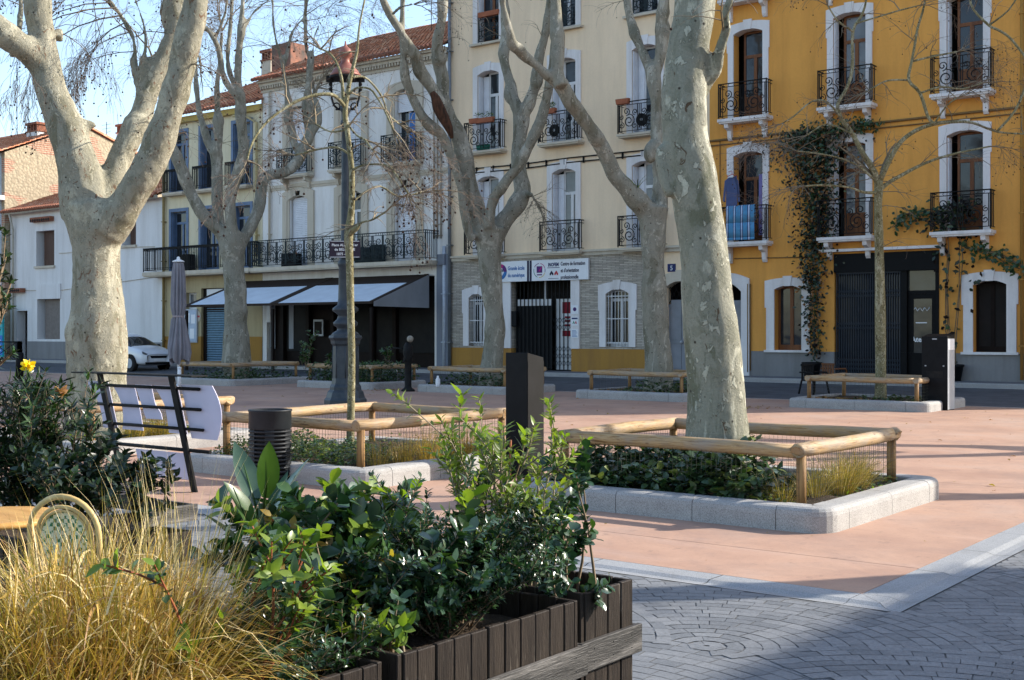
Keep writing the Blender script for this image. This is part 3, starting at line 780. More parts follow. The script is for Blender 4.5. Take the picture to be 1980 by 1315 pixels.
# ---- orange house
os0, os1 = cs1, -1.6
H = house('ochre_house', 'tall orange ochre house with white window surrounds and black balconies', os0, os1); OH = H
O1, O2, O3 = FS(1447), FS(1643), FS(1866)
yf1, yt1 = FZ(1645, 459), FZ(1447, 293); yf2, yt2 = FZ(1643, 207), FZ(1448, 56); yf3 = FZ(1447, 2) + .05; yt3 = yf3 + 2.9; ypl = FZ(1480, 679)
O4 = O3 + (O3 - O2)
cols = (O1, O2, O3, O4)
holes = [(c - .5, c + .5, a, b) for c in cols for a, b in ((yf1, yt1), (yf2, yt2), (yf3, yt3))]
w1 = gr(1498, 1551, 552, 677); w3 = gr(1882, 1947, 542, 681); dR = FS(1434); dL = dR - 1.15; od = (dL, dR, .3, FZ(1434, 545)); shop = (FS(1613), FS(1816), .3, FZ(1720, 489))
og = [w1, w3, od, shop]
mb = MB(); wall_holes(mb, os0, os1, ypl, 17.0, holes + og); body(mb, os0, os1, .3, 17.0); mb.build('wall', [K['orange'], K['dark']], H)
mb = MB(); wall_holes(mb, os0, os1, .3, ypl, [od, shop], y=NF - .02); mb.face([(os0,NF-.02,ypl),(os1,NF-.02,ypl),(os1,NF,ypl),(os0,NF,ypl)]); mb.build('plinth', K['grey_plinth'], H)
for ci, c in enumerate(cols):
    for fi, (a, b) in enumerate(((yf1, yt1), (yf2, yt2), (yf3, yt3))):
        wn = joinery(H, c + .1, a, b - .02, .80, NF + .3, K['brown_wood'], K['glass'] if (fi, ci) not in ((0,1),(1,1)) else K['glass_dim'], .70, solid=.75)
        sm = MB(); surround(sm, c, a, b, 1.0, 1.38, .24, .12, ears=.035); sm.build('surround', K['surround'], wn, org=wloc(H))
        if ci in (1, 2): shutter_leaf(H, wn, c - .49, NF + .01, a + .05, b - .16, .28, K['shutter'])
        balcony(H, c, a, 1.68, K['surround'], K['iron'], h=1.06, d=.42, brackets=2)
for a, bm in ((w1, K['brown_wood']), (w3, K['dark_brown'])):
    c = (a[0] + a[1]) / 2; w = a[1] - a[0]
    wn = joinery(H, c, a[2], a[3] - .02, w, NF + .26, bm, K['glass'] if bm is K['brown_wood'] else K['dark'], 1.0)
    sm = MB(); surround(sm, c, a[2], a[3], w, w + .52, .24, .12, y=NF - .01, ears=.05); sm.box(c - w/2 - .32, NF - .1, a[2] - .07, c + w/2 + .32, NF, a[2]); sm.build('surround', K['surround'], wn, org=wloc(H))
c = (od[0] + od[1]) / 2; w = od[1] - od[0]
q = MB(); q.box(od[0], NF + .2, .36, od[1], NF + .26, od[3] - .7); q.box(od[0], NF + .17, od[3] - .78, od[1], NF + .26, od[3] - .7)
for sx in (-1, 1): q.box(c + sx * w * .25 - w * .17, NF + .18, .6, c + sx * w * .25 + w * .17, NF + .2, 2.7)
dr = q.build('front_door', K['grey_door'], H)
sm = MB(); surround(sm, c, .3, od[3], w, w + .5, .28, .3); surround(sm, c, .3, od[3], w + .3, w + .58, .3, .3, proud=.08, key=False); sm.build('surround', K['surround'], dr, org=wloc(H))
# shop front
q = MB(); q.box(shop[0], NF + .45, .36, shop[1], NF + .5, shop[3]); q.build('back_wall', K['dark'], H)  # dark sheet in place of the shade inside the shop
q = MB(); zl = FZ(1720, 524); q.box(shop[0], NF - .04, zl, shop[1], NF + .2, shop[3] + .02); 
xd = FS(1744); q.box(xd - .06, NF + .05, .36, xd + .12, NF + .2, zl); q.box(shop[1] - .1, NF - .03, .36, shop[1], NF + .2, zl)
sf = q.build('shop_front', plain('black_shop_paint', (.005,.0055,.0065), .5, 0, .1), H)
q = MB(); q.box(shop[0] - .4, NF - .22, shop[3] + .08, shop[1] + .05, NF - .02, shop[3] + .16); q.build('shop_canopy', K['surround'], H)
q = MB(); x0 = shop[0] + .04
q.box(x0, NF + .04, zl - .05, xd - .06, NF + .08, zl)
for k in range(27):
    x = x0 + .02 + (xd - .1 - x0) * k / 26; q.box(x - .012, NF + .045, .38, x + .012, NF + .07, zl - .05)
    if k < 26:
        xb = x + (xd - .1 - x0) / 26
        for z in [.42 + .13 * i for i in range(4)] + [1.75, 1.88, 2.7, 2.83]:
            q.tube([(x, NF + .06, z), (xb, NF + .06, z + .13)], .007, 4); q.tube([(xb, NF + .06, z), (x, NF + .06, z + .13)], .007, 4)
q.build('folding_grille', plain('grey_blue_iron', (.030,.038,.05), .5), H)
q = MB(); q.box(x0, NF + .2, .95, xd - .06, NF + .21, zl - .1); q.build('shop_window', K['glass'], H)
q = MB(); dx0, dx1 = xd + .12, shop[1] - .1; dz = FZ(1780, 568)
q.box(dx0, NF + .16, .36, dx0 + .16, NF + .2, dz); q.box(dx1 - .16, NF + .16, .36, dx1, NF + .2, dz); q.box(dx0 + .16, NF + .16, dz - .14, dx1 - .16, NF + .2, dz); q.box(dx0 + .16, NF + .16, .36, dx1 - .16, NF + .2, 1.1); q.box(dx0, NF + .14, dz, dx1, NF + .2, dz + .1)
sd = q.build('shop_door', plain('black_door_paint', (.005,.005,.006), .5, 0, .1), H)
q = MB(); q.box(dx0 + .16, NF + .175, 1.1, dx1 - .16, NF + .185, dz - .14); q.build('pane', glassmat('shop_door_glass', (.03,.03,.028), .05), sd, org=wloc(H)); q = MB(); q.box(dx0, NF + .175, dz + .1, dx1, NF + .185, zl); q.build('pane', bpy.data.materials['shop_door_glass'], sd, org=wloc(H))
t_ = text(H, 'Atelier', ((dx0 + dx1) / 2 - .05, NF + .165, 1.42), .20, K['white_plain'], align='CENTER', bold=.006); t_.name = 'door_lettering'
q = MB()
for k in range(9): q.tube([((dx0+dx1)/2 - .25 + .05 * k, NF + .168, 2.35 + .05 * math.sin(k * 2.3)), ((dx0+dx1)/2 - .2 + .05 * k, NF + .168, 2.35 + .06 * math.sin(k * 2.3 + 2))], .009, 4)
q.box((dx0+dx1)/2 - .2, NF + .16, 1.95, (dx0+dx1)/2 + .12, NF + .17, 1.98); q.build('door_emblem', K['white_plain'], H)
q = MB(); zc1 = FZ(1690, 240)
q.tube([(os0, NF - .05, zc1), ((os0+os1)/2, NF - .06, zc1 + .03), (os1, NF - .05, zc1)], .035, 6); q.tube([(os0, NF - .04, zc1 - .15), (os1, NF - .04, zc1 - .12)], .02, 5)
x = FS(1393); q.tube([(x, NF - .03, zc1), (x, NF - .03, FZ(1393, 440))], .015, 5); x = FS(1452); q.tube([(FS(1420), NF - .03, FZ(1420, 500)), (FS(1575), NF - .03, FZ(1575, 497))], .015, 5); q.tube([(x, NF - .04, 3.2), (x, NF - .04, .5)], .02, 5); q.tube([(FS(1448), NF - .06, 3.2), (FS(1448), NF - .06, .45)], .03, 5)
q.build('wall_cable', plain('ochre_cable', (.22,.13,.05), .7), H)
pipe(H, [(FS(1978), NF - .1, .4), (FS(1978), NF - .1, 16.5)], .05, K['ochre'])

# ---- white house with the restaurant
ws0, ws1 = FS(508), cs0 - .03
H = house('restaurant_house', 'white house with grey shuttered windows over a dark restaurant terrace', ws0, ws1)
V = (FS(578), FS(680), FS(784)); vf2, vt2 = FZ(783, 316), FZ(783, 172); vf1, vt1 = FZ(680, 512), FZ(785, 358); ztop = FZ(690, 128)
holes = [(c - .55, c + .55, a, b) for c in V for a, b in ((vf1, vt1), (vf2, vt2))]
rest = (ws0 + .25, ws1 - .75, .3, vf1 - .55)
mb = MB(); wall_holes(mb, ws0, ws1, .3, ztop, holes + [rest], depth=.3); body(mb, ws0, ws1, .3, ztop); mb.build('wall', [K['white'], K['dark']], H)
for ci, c in enumerate(V):
    for fi, (a, b) in enumerate(((vf1, vt1), (vf2, vt2))):
        wn = joinery(H, c, a, b - .02, 1.06, NF + .26, K['white_frame'], K['glass'], .72)
        sm = MB(); surround(sm, c, a, b, 1.1, 1.5, .14, .16, proud=.05, m=0, key=(fi == 0)); surround(sm, c, a, b, 1.32, 1.86, .30, .2, proud=.08, m=0, key=False); sm.build('surround', K['trimcream'], wn, org=wloc(H))
        q = MB(); x0, x1 = c - .5, c + .5
        if (ci, fi) == (2, 1): zlow = b - .85
        elif (ci, fi) == (1, 0): zlow = b - .35; x1 = c + .1
        else: zlow = a + .04
        nsl = max(2, int((b - zlow) / .075))
        for k in range(nsl): 
            z = zlow + (b - .06 - zlow) * k / nsl; q.prism([(0,0),(.02,.01),(.02,.06),(0,.07)], (x0, NF + .14, z), (0,1,0), (0,0,1), (1,0,0), x1 - x0)
        q.build('roller_shutter', K['shutter'], wn, org=wloc(H))
        if fi: balcony(H, c, a, 1.86, K['trimcream'], K['iron_green'], h=1.05, d=.4, brackets=2, style='fine', th=.08)
q = MB(); q.box((V[2] + .02), NF + .20, vf2 + .1, V[2] + .34, NF + .24, vt2 - .9); q.build('blue_door', plain('bright_blue', (.02,.14,.42), .3), H)
lb0, lb1 = ws0 + .05, FS(850)
balcony(H, (lb0 + lb1) / 2, vf1, lb1 - lb0, K['trimcream'], K['iron_green'], h=1.08, d=.75, brackets=0, style='fine', th=.14)
q = MB(); zs = vf2 - .45; q.box(ws0, NF - .07, zs, ws1, NF - .002, zs + .12); q.box(ws0, NF - .04, zs - .09, ws1, NF - .002, zs)
for dz, pr in ((-.42, .06), (-.3, .1), (-.18, .2), (-.06, .32)): q.box(ws0 - .02, NF - pr, ztop + dz, ws1, NF - .002, ztop + dz + .115)
for k in range(70): x = ws0 + (ws1 - ws0) * (k + .5) / 70; q.box(x - .035, NF - .19, ztop - .295, x + .035, NF - .10, ztop - .185)
q.build('cornice', K['trimcream'], H)
tiles(H, ws0 - .2, ws1 + .02, NF - .45, ztop + .1, 3.15, 7.2)
q = MB(); x = FS(858)
for dx in (-.45, -.28, -.1): q.tube([(x + dx, NF - .05, 5.2), (x + dx, NF - .05, 9.0 - dx * 3)], .03, 5)
for k in range(9): q.box(x - .5, NF - .06, 5.3 + k * .42, x - .05, NF - .005, 5.33 + k * .42)
q.build('wall_cable', plain('cable_cream', (.35,.29,.22), .7), H)
pipe(H, [(FS(863), NF - .12, .4), (FS(863), NF - .12, 4.9)], .07, plain('white_pipe', (.5,.54,.6), .4))
pipe(H, [(FS(512) + .4, NF - .1, 4.9), (FS(512) + .4, NF - .1, ztop - .4)], .05, K['trimcream'])
# restaurant
q = MB(); gx = FS(852); q.box(gx - .1, NF - .12, .34, ws1, NF + .3, 4.6); q.box(gx + .02, NF - .2, 4.2, gx + .35, NF - .12, 4.6); q.build('grey_pier', stucco('grey_pier_render', (.23,.25,.29), (.16,.17,.19), .4), H)
q = MB(); yb = NF + .25
q.box(rest[0], yb, .34, rest[1], yb + .05, rest[3]); q.build('back_wall', K['dark_brown'], H)
q = MB()
for px in (505, 543, 592, 640, 715, 760, 845): x = FS(px); q.box(x - .09, NF + .05, .34, x + .09, yb, rest[3])
q.box(rest[0], NF + .08, 3.3, rest[1], yb, 3.5); rf = q.build('restaurant_front', K['dark_brown'], H)
for a, b in ((548, 588), (645, 710), (722, 756), (765, 840)): q = MB(); q.box(FS(a), NF + .18, .9, FS(b), NF + .19, 3.25); q.build('pane', K['shop_glass'], rf, org=wloc(H))
q = MB(); x = FS(511); q.box(x - .05, NF + .16, 1.0, x + .5, NF + .17, 3.3); x = FS(553); q.box(x, NF + .16, 1.0, x + .28, NF + .17, 3.2); q.build('curtain', K['curtain'], H)
q = MB(); x = FS(517); q.box(x - .18, NF + .0, 2.1, x + .18, NF + .15, 2.85)
solo(q, 'letter_box', K['white_frame'], 'white letter box inside the restaurant front', 'letter box', (x, NF + .1, 2.1), bevel=.02)
q = MB(); x = FS(615); a, b = FZ(615, 650), FZ(615, 618); q.box(x - .28, NF - .0, a, x + .28, NF + .05, b, 0); q.box(x - .22, NF - .006, a + .08, x + .22, NF - .001, b - .08, 1)
solo(q, 'menu_board', [K['steel_pale'], K['dark_brown']], 'framed menu board on the dark restaurant wall', 'menu board', (x, NF, a), bevel=.004)
# awning
aw0, aw1, an = FS(434) + .6, ws1 - .95, NF - 3.1
zwt, zft = vf1 - .50, FZ(735, 583, an)
A = thing('awning', 'dark brown restaurant awning with pale blue panels and a grey end cheek', 'awning', ((aw0 + aw1) / 2, NF - 1.5, zft))
aw0 = ws0 - 1.2
K['awn_pale'] = M('pale_canvas', (.62,.68,.74), (.55,.60,.66), 2, .8); K['awn_brown'] = plain('brown_canvas', (.035,.022,.016), .8); K['awn_grey'] = M('grey_canvas', (.24,.25,.27), (.21,.22,.235), 2, .8)
def slope(y): return zft + (zwt - zft) * (y - an) / (NF - .1 - an)
q = MB()
for a, b, y0, y1, lift in ((aw0, aw1, an + 2.05, NF - .1, 0), (aw0, aw0 + .25, an, NF - .1, .015), (aw1 - .22, aw1, an, NF - .1, .015), ((aw0*.5+aw1*.5) - .22, (aw0*.5+aw1*.5) + .22, an, NF - .1, .015)):
    q.prism([(y0, slope(y0) + lift), (y1, slope(y1) + lift), (y1, slope(y1) + lift - .04), (y0, slope(y0) + lift - .04)], (a, 0, 0), (0,1,0), (0,0,1), (1,0,0), b - a)
q.box(aw0, an - .06, zft - .07, aw1, an + .02, zft + .02); q.box(aw0, an + 1.6, 3.2, aw1, an + 1.7, 3.3)
q.build('canopy_frame', K['awn_brown'], A)
mid = (aw0 + aw1) / 2
for a, b in ((aw0 + .26, mid - .23), (mid + .23, aw1 - .23)):
    q = MB(); y0, y1 = an + .02, an + 2.06
    q.prism([(y0, slope(y0)), (y1, slope(y1)), (y1, slope(y1) - .02), (y0, slope(y0) - .02)], (a, 0, 0), (0,1,0), (0,0,1), (1,0,0), b - a); q.build('canvas_panel', K['awn_pale'], A)
q = MB(); q.prism([(an + .02, zft - .16), (an + .02, zft + .0), (NF - .12, zwt - .02), (NF - .12, zft - .18)], (aw1 + .002, 0, 0), (0,1,0), (0,0,1), (1,0,0), .025); q.build('end_cheek', K['awn_grey'], A)
q = MB()
for x in (aw0 + .1, (aw0 + aw1) / 2, aw1 - .1): q.box(x - .05, an - .03, gz(an) - .03, x + .05, an + .06, zft - .2)
q.build('post', K['dark_brown'], A)

# ---- yellow house with blue shutters
ys0, ys1 = FS(315), ws0 - .02
H = house('blue_shutter_house', 'pale yellow house with blue shutters and a long iron balcony', ys0, ys1)
Y3 = (FS(346), FS(404), FS(468)); uf2, ut2 = FZ(395, 368), FZ(350, 256); uf1, ut1 = FZ(400, 524), FZ(350, 409); utop = FZ(430, 213)
holes = [(c - .55, c + .55, a, b) for c in Y3 for a, b in ((uf1, ut1), (uf2, ut2))]
gwin = gr(359, 380, 566, 652); gdo = (FS(389), FS(434), .3, FZ(411, 557))
mb = MB(); wall_holes(mb, ys0, ys1, uf1 - .2, utop, holes, depth=.3); body(mb, ys0, ys1, .3, utop); mb.build('wall', [K['yellow'], K['dark']], H)
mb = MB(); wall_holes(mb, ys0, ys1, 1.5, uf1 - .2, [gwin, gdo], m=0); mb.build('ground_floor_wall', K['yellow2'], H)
mb = MB(); wall_holes(mb, ys0, ys1, .3, 1.5, [gwin, gdo], y=NF - .02); mb.build('plinth', K['ochre'], H)
for c in Y3:
    for fi, (a, b) in enumerate(((uf1, ut1), (uf2, ut2))):
        wn = joinery(H, c, a, b, 1.08, NF + .24, K['blue'], K['glass'], .8)
        q = MB()
        for x0, x1, z0_, z1_ in ((c - .70, c - .55, a, b + .15), (c + .55, c + .70, a, b + .15), (c - .55, c + .55, b, b + .15)): q.box(x0, NF - .03, z0_, x1, NF + .02, z1_)
        q.build('surround', K['blue'], wn, org=wloc(H))
        shutter_leaf(H, wn, c - .54, NF + .01, a + .03, b - .02, .24, K['blue'])
        if fi: balcony(H, c, a, 1.45, K['trimcream'], K['iron'], h=1.0, d=.35, style='bars')
balcony(H, (ys0 + ys1) / 2 - .2, uf1, ys1 - ys0 + .5, K['trimcream'], K['iron'], h=1.05, d=.75, style='bars', th=.16)
q = MB(); q.box(ys0, NF - .2, utop - .3, ys1, NF - .002, utop - .05); q.build('cornice', stucco('yellow_cornice', (.55,.40,.12), (.3,.2,.1), .4), H)
tiles(H, ys0 - .15, ys1 + .1, NF - .45, utop + .05, 3.0, 7.0)
wn = joinery(H, (gwin[0]+gwin[1])/2, gwin[2], gwin[3], gwin[1]-gwin[0], NF + .2, K['white_frame'], K['glass_dim'], .62)
q = MB(); a, b = gdo[0], gdo[1]; q.box(a, NF + .12, .36, a + .22, NF + .2, gdo[3]); q.box(a + .22, NF + .14, gdo[3] - 1.05, b, NF + .2, gdo[3])
for k in range(30): z = .38 + k * .105; q.prism([(0,0),(-.03,.05),(0,.10)], (a + .22, NF + .16, z), (0,1,0), (0,0,1), (1,0,0), b - a - .22, 1)
q.build('roller_shutter', [K['dark_brown'], plain('blue_steel', (.17,.27,.33), .4, .3)], H)
q = MB(); q.box(a + .22, NF + .13, gdo[3] - .8, b, NF + .138, gdo[3] - .04); q.build('door_header', K['white_plain'], H)
pipe(H, [(ys0 + .2, NF - .12, .4), (ys0 + .2, NF - .12, utop - .3)], .06, plain('mustard_pipe', (.30,.22,.09), .6))
pipe(H, [(ys1 - .25, NF - .12, 4.9), (ys1 - .25, NF - .12, utop - .8), (ys1 - .9, NF - .2, utop - .45), (ys1 - 1.6, NF - .25, utop - .4)], .06, plain('mustard_pipe_pale', (.50,.40,.2), .6))
q = MB(); x = FS(385); z = FZ(385, 640); q.tube([(FS(382), NF - .02, FZ(382,612)), (FS(382), NF - .035, FZ(382,612))], .26, 20, 0); q.box(FS(382) - .2, NF - .04, FZ(382,612) - .04, FS(382) + .2, NF - .037, FZ(382,612) + .04, 1)
solo(q, 'round_sign', [K['trimcream'], K['redp']], 'round cream wall sign beside the roller shutter', 'sign', (FS(382), NF, FZ(382, 612)))

# ---- low white house and the rubble gable behind
ls0, ls1 = FS(20), ys0 - .02
H = house('low_house', 'low white house with brown shutters and a tiled roof', ls0, ls1)
ltop = FZ(60, 408)
hw = [gr(70, 105, 446, 514), gr(236, 263, 425, 474), gr(72, 116, 578, 656), (FS(32), FS(53), .3, FZ(42, 601)), gr(215, 236, 540, 640)]
mb = MB(); wall_holes(mb, ls0, ls1, .3, ltop, hw, depth=.5); body(mb, ls0, ls1, .3, ltop); mb.build('wall', [K['lowwhite'], K['dark']], H)
K['brown_shutter'] = M('brown_shutter', (.09,.045,.03), (.06,.03,.02), 4, .6, stretch=(6,1,.3))
for k, h in enumerate(hw):
    q = MB(); q.box(h[0] + (.25 if k != 3 else .5), NF + .3, max(h[2], .36), h[1], NF + .36, h[3]); w_ = q.build('shutter' if k < 2 else 'door' if k == 3 else 'roller_shutter', K['brown_shutter'] if k < 2 else K['dark'] if k == 3 else plain('taupe_shutter', (.20,.17,.15), .6) if k == 2 else K['shutter'], H)
    if k in (0, 1): q = MB(); q.box(h[0] - .08, NF - .1, h[2] - .12, h[1] + .08, NF - .002, h[2] - .005); q.build('sill', K['trimcream'], w_, org=wloc(H))
q = MB(); h = hw[2]; q.box(h[0] + .5, NF + .1, .9, h[1] - .02, NF + .28, h[2]); q.build('meter_box', K['lowwhite'], H); q = MB(); q.box(h[0], NF - .06, h[3], h[1] + .1, NF - .002, h[3] + .75); q.build('shutter_box', K['lowwhite'], H)
q = MB(); wall_holes(q, ls0, ls1, .3, FZ(60, 660), hw, y=NF - .02); q.build('plinth', K['grey_plinth'], H)
q = MB(); x = FS(85); z = FZ(85, 427); q.box(x - .9, NF - .25, z - .05, x + .9, NF - .002, z + .18, 0)
for k in range(9): q.tube([(x - .8 + .2 * k, NF - .27, z + .02), (x - .8 + .2 * k, NF - .2, z + .02)], .075, 8, 1)
q.build('tile_hood', [K['tile_end'], K['dark']], H); q = MB()
x = FS(38); z = FZ(38, 563); q.box(x - .6, NF - .3, z - .08, x + .55, NF - .002, z + .14, 0)
for k in range(6): q.tube([(x - .5 + .18 * k, NF - .32, z + .02), (x - .5 + .18 * k, NF - .2, z + .02)], .07, 8, 1)
q.build('tile_hood', [K['tile_end'], K['dark']], H)
q = MB(); q.tube([(ls0 + .1, NF - .35, ltop - .05), (ls1, NF - .35, ltop - .02)], .09, 8); q.tube([(ls0 + .5, NF - .35, ltop - .1), (ls0 + .45, NF - .12, ltop - .9), (ls0 + .45, NF - .12, .4)], .06, 8); q.build('gutter', plain('cream_gutter', (.5,.46,.38), .6), H)
for k in range(16):
    pass
q = MB(); zz = FZ(140, 512); q.tube([(FS(115), NF - .02, FZ(115, 490)), (FS(130), NF - .02, FZ(130, 489)), (FS(240), NF - .02, FZ(240, 478)), (FS(300), NF - .02, FZ(300, 477))], .018, 4); q.tube([(FS(40), NF - .02, FZ(40, 562)), (FS(120), NF - .02, FZ(120, 561)), (FS(300), NF - .02, FZ(300, 536))], .018, 4); q.build('wall_cable', K['trimcream'], H)
tiles(H, ls0 - .1, ls1, NF - .5, ltop + .02, 2.3, 6.2)
def rubble():
    m_, t, bb = nt('rubble_and_brick'); bb.inputs['Roughness'].default_value = .95
    v = coords(t); vo = nd(t, 'ShaderNodeTexVoronoi'); vo.inputs['Scale'].default_value = 7.5; t.links.new(v, vo.inputs['Vector'])
    col = ramp(t, vo.outputs['Distance'], [(.25, (.42,.345,.235)), (.6, (.33,.265,.18))])
    mp = nd(t, 'ShaderNodeMapping'); tc = nd(t, 'ShaderNodeTexCoord'); t.links.new(tc.outputs['Object'], mp.inputs['Vector']); mp.inputs['Rotation'].default_value = (math.pi/2, 0, 0)
    br = nd(t, 'ShaderNodeTexBrick'); br.inputs['Scale'].default_value = 1; br.inputs['Brick Width'].default_value = .42; br.inputs['Row Height'].default_value = .11; br.inputs['Mortar Size'].default_value = .018
    br.inputs['Color1'].default_value = c4((.40,.20,.13)); br.inputs['Color2'].default_value = c4((.31,.15,.095)); br.inputs['Mortar'].default_value = c4((.42,.34,.25)); t.links.new(mp.outputs['Vector'], br.inputs['Vector'])
    f = ramp(t, noise(t, coords(t, (.6,.6,1.6)), .45, 4, .5, .3), [(.57, 0), (.59, 1)])
    t.links.new(mix(t, f, col, br.outputs['Color']), bb.inputs['Base Color']); bump(t, bb, vo.outputs['Distance'], .6, .05)
    return m_
# far left house: bluish front, rubble and brick party wall standing above the low house
fs0, fs1 = FS(-330), ls0 - .03
H = thing('gable_house', 'old house with a bare rubble and brick gable above the low white house', 'house', ((fs0 + fs1) / 2, NF, .3))
fz, rz1, rn = 11.05, 13.0, NF + 4.3
mb = MB(); hh = [gr(-60, -20, 430, 520), gr(-200, -150, 430, 520), gr(-60, -15, 560, 690)]
wall_holes(mb, fs0, fs1 - .31, .3, fz, hh, y=NF - .3); mb.face([(fs0+.02,NF+1.1,.3),(fs1-.4,NF+1.1,.3),(fs1-.4,NF+1.1,fz),(fs0+.02,NF+1.1,fz)], 1)
mb.face([(fs0,NF-.3,.3),(fs0,NF-.3,fz),(fs0,rn,rz1),(fs0,NF+10,11),(fs0,NF+10,.3)]); mb.face([(fs0,NF+10,.3),(fs0,NF+10,11),(fs1-.31,NF+10,11),(fs1-.31,NF+10,.3)])
mb.build('wall', [K['bluewhite'], K['dark']], H)
q = MB(); q.prism([(NF - .3, .3), (NF + 10, .3), (NF + 10, 11.0), (rn, rz1), (NF - .3, fz)], (fs1 - .3, 0, 0), (0,1,0), (0,0,1), (1,0,0), .3); q.build('gable_wall', rubble(), H)
for h in hh: joinery(H, (h[0]+h[1])/2, h[2], h[3], h[1]-h[0], NF - .05, K['white_frame'], K['glass_dim'])
pipe(H, [(FS(9), NF - .42, .4), (FS(9), NF - .42, 10.8)], .07, plain('blue_pipe', (.22,.3,.4), .5))
tiles(H, fs0, fs1 + .12, NF - .75, fz + .0, rz1 - fz + .12, rn - NF + .75)
q = MB(); q.prism([(rn, rz1 + .1), (NF + 10.3, 10.95), (NF + 10.3, 11.07), (rn, rz1 + .22)], (fs0, 0, 0), (0,1,0), (0,0,1), (1,0,0), fs1 + .12 - fs0); q.build('roof', K['tile'], H)
q = MB(); x, z = FS(4), FZ(4, 386); q.box(x - 1.2, NF - .9, z - .12, x + .9, NF - .35, z + .12); q.tube([(x - .8, NF - .5, z - .05), (x - .8, NF - .28, z - .3)], .05, 6)
solo(q, 'wall_lamp', K['white_plain'], 'flat white lamp arm fixed on the bluish white wall', 'lamp', (x, NF - .6, z), bevel=.03)
# chimneys and aerials
def chimney(px, py0, py1, n, w, mats, label, name='chimney', capped=True, dp=.7):
    x, z0_ = FP(px, py1, n); z1_ = FP(px, py0, n)[1]
    q = MB(); q.box(x - w/2, n, z0_ - 1.6, x + w/2, n + dp, z1_ - (.45 if capped else 0), 0)
    if capped:
        for dx in (-.42, -.14, .14, .42): q.box(x + dx * w - w * .06, n + .02, z1_ - .45, x + dx * w + w * .06, n + dp - .02, z1_ - .12, 1)
        q.box(x - w/2 - .06, n - .06, z1_ - .13, x + w/2 + .06, n + dp + .06, z1_, 1); q.box(x - w/2 - .05, n - .05, z1_ - .52, x + w/2 + .05, n + dp + .05, z1_ - .45, 1)
    return solo(q, name, mats, label, 'chimney', (x, n, z0_), bevel=.01)
chimney(61, 237, 268, NF + 2.6, 1.05, [K['lowwhite'], K['tile_end']], 'small white chimney with tile cap on the gable roof')
chimney(231, 240, 275, NF + 7.2, .6, [K['lowwhite'], K['tile_end']], 'narrow chimney with red cap beside the big plane limb')
chimney(514, 96, 150, NF + 3.6, .65, [K['trimcream'], K['tile_end']], 'narrow cream chimney with red cap between the two tiled roofs')
chimney(543, 84, 146, NF + 2.4, 1.25, [M('sooty_brick', (.33,.15,.10), (.10,.09,.08), 1.6, .95, .5, 12), K['tile_end']], 'broad sooty brick chimney on the white house roof', capped=False, dp=1.1)
def aerial(px, py0, py1, n, label, arms=5):
    x, z0_ = FP(px, py1, n); z1_ = FP(px, py0, n)[1]
    q = MB(); q.tube([(x, n, z0_ - .8), (x, n, z1_)], .018, 5)
    for k in range(arms): z = z1_ - .15 - .22 * k; q.tube([(x - .45 + .04 * k, n, z), (x + .45 - .04 * k, n, z)], .009, 4)
    q.tube([(x, n, z1_ - .6), (x + .7, n - .2, z1_ - .6)], .009, 4)
    return solo(q, 'aerial', K['iron'], label, 'aerial', (x, n, z0_))
aerial(33, 120, 275, NF + 3.5, 'tall thin television aerial left of the big plane tree', 3)
aerial(206, 236, 262, NF + 6.2, 'short television aerial on the gable between the plane limbs', 2)
aerial(834, 0, 52, NF + 4, 'television aerial on the tiled roof against the cream house', 4)

H = thing('plain_house', 'plain pale house across the side road to the right of the square', 'house', (14, 15, 0))
q = MB(); hx, hn0, hn1, hh = 10.4, 4.0, 23.6, 10.8
wins = [(n, n + 1.0, z, z + 2.0) for n in (6, 9.5, 13, 16.5, 20) for z in (1.0, 4.6, 8.2)]
cells = MB(); wall_holes(cells, hn0, hn1, -.02, hh, wins, y=0, depth=.3)
q.v = [(hx + y, x, z) for x, y, z in cells.v]; q.f = [tuple(reversed(f)) for f in cells.f]; q.m = cells.m; q.sm = cells.sm
q.box(hx + .4, hn0, -.02, hx + 9, hn1, hh); q.face([(hx, hn0, -.02), (hx + .4, hn0, -.02), (hx + .4, hn0, hh), (hx, hn0, hh)]); q.face([(hx, hn1, -.02), (hx, hn1, hh), (hx + .4, hn1, hh), (hx + .4, hn1, -.02)])
q.build('wall', K['lowwhite'], H)
for a, b, c, d in wins: g = MB(); g.box(hx + .26, a, c, hx + .32, b, d); g.build('window', K['brown_shutter'], H)
q = MB(); q.prism([(hx - .4, hh), (hx + 9.3, hh), (hx + 4.5, hh + 1.6)], (0, hn0 - .2, 0), (1,0,0), (0,0,1), (0,1,0), hn1 - hn0 + .4); q.build('roof', K['tile'], H)
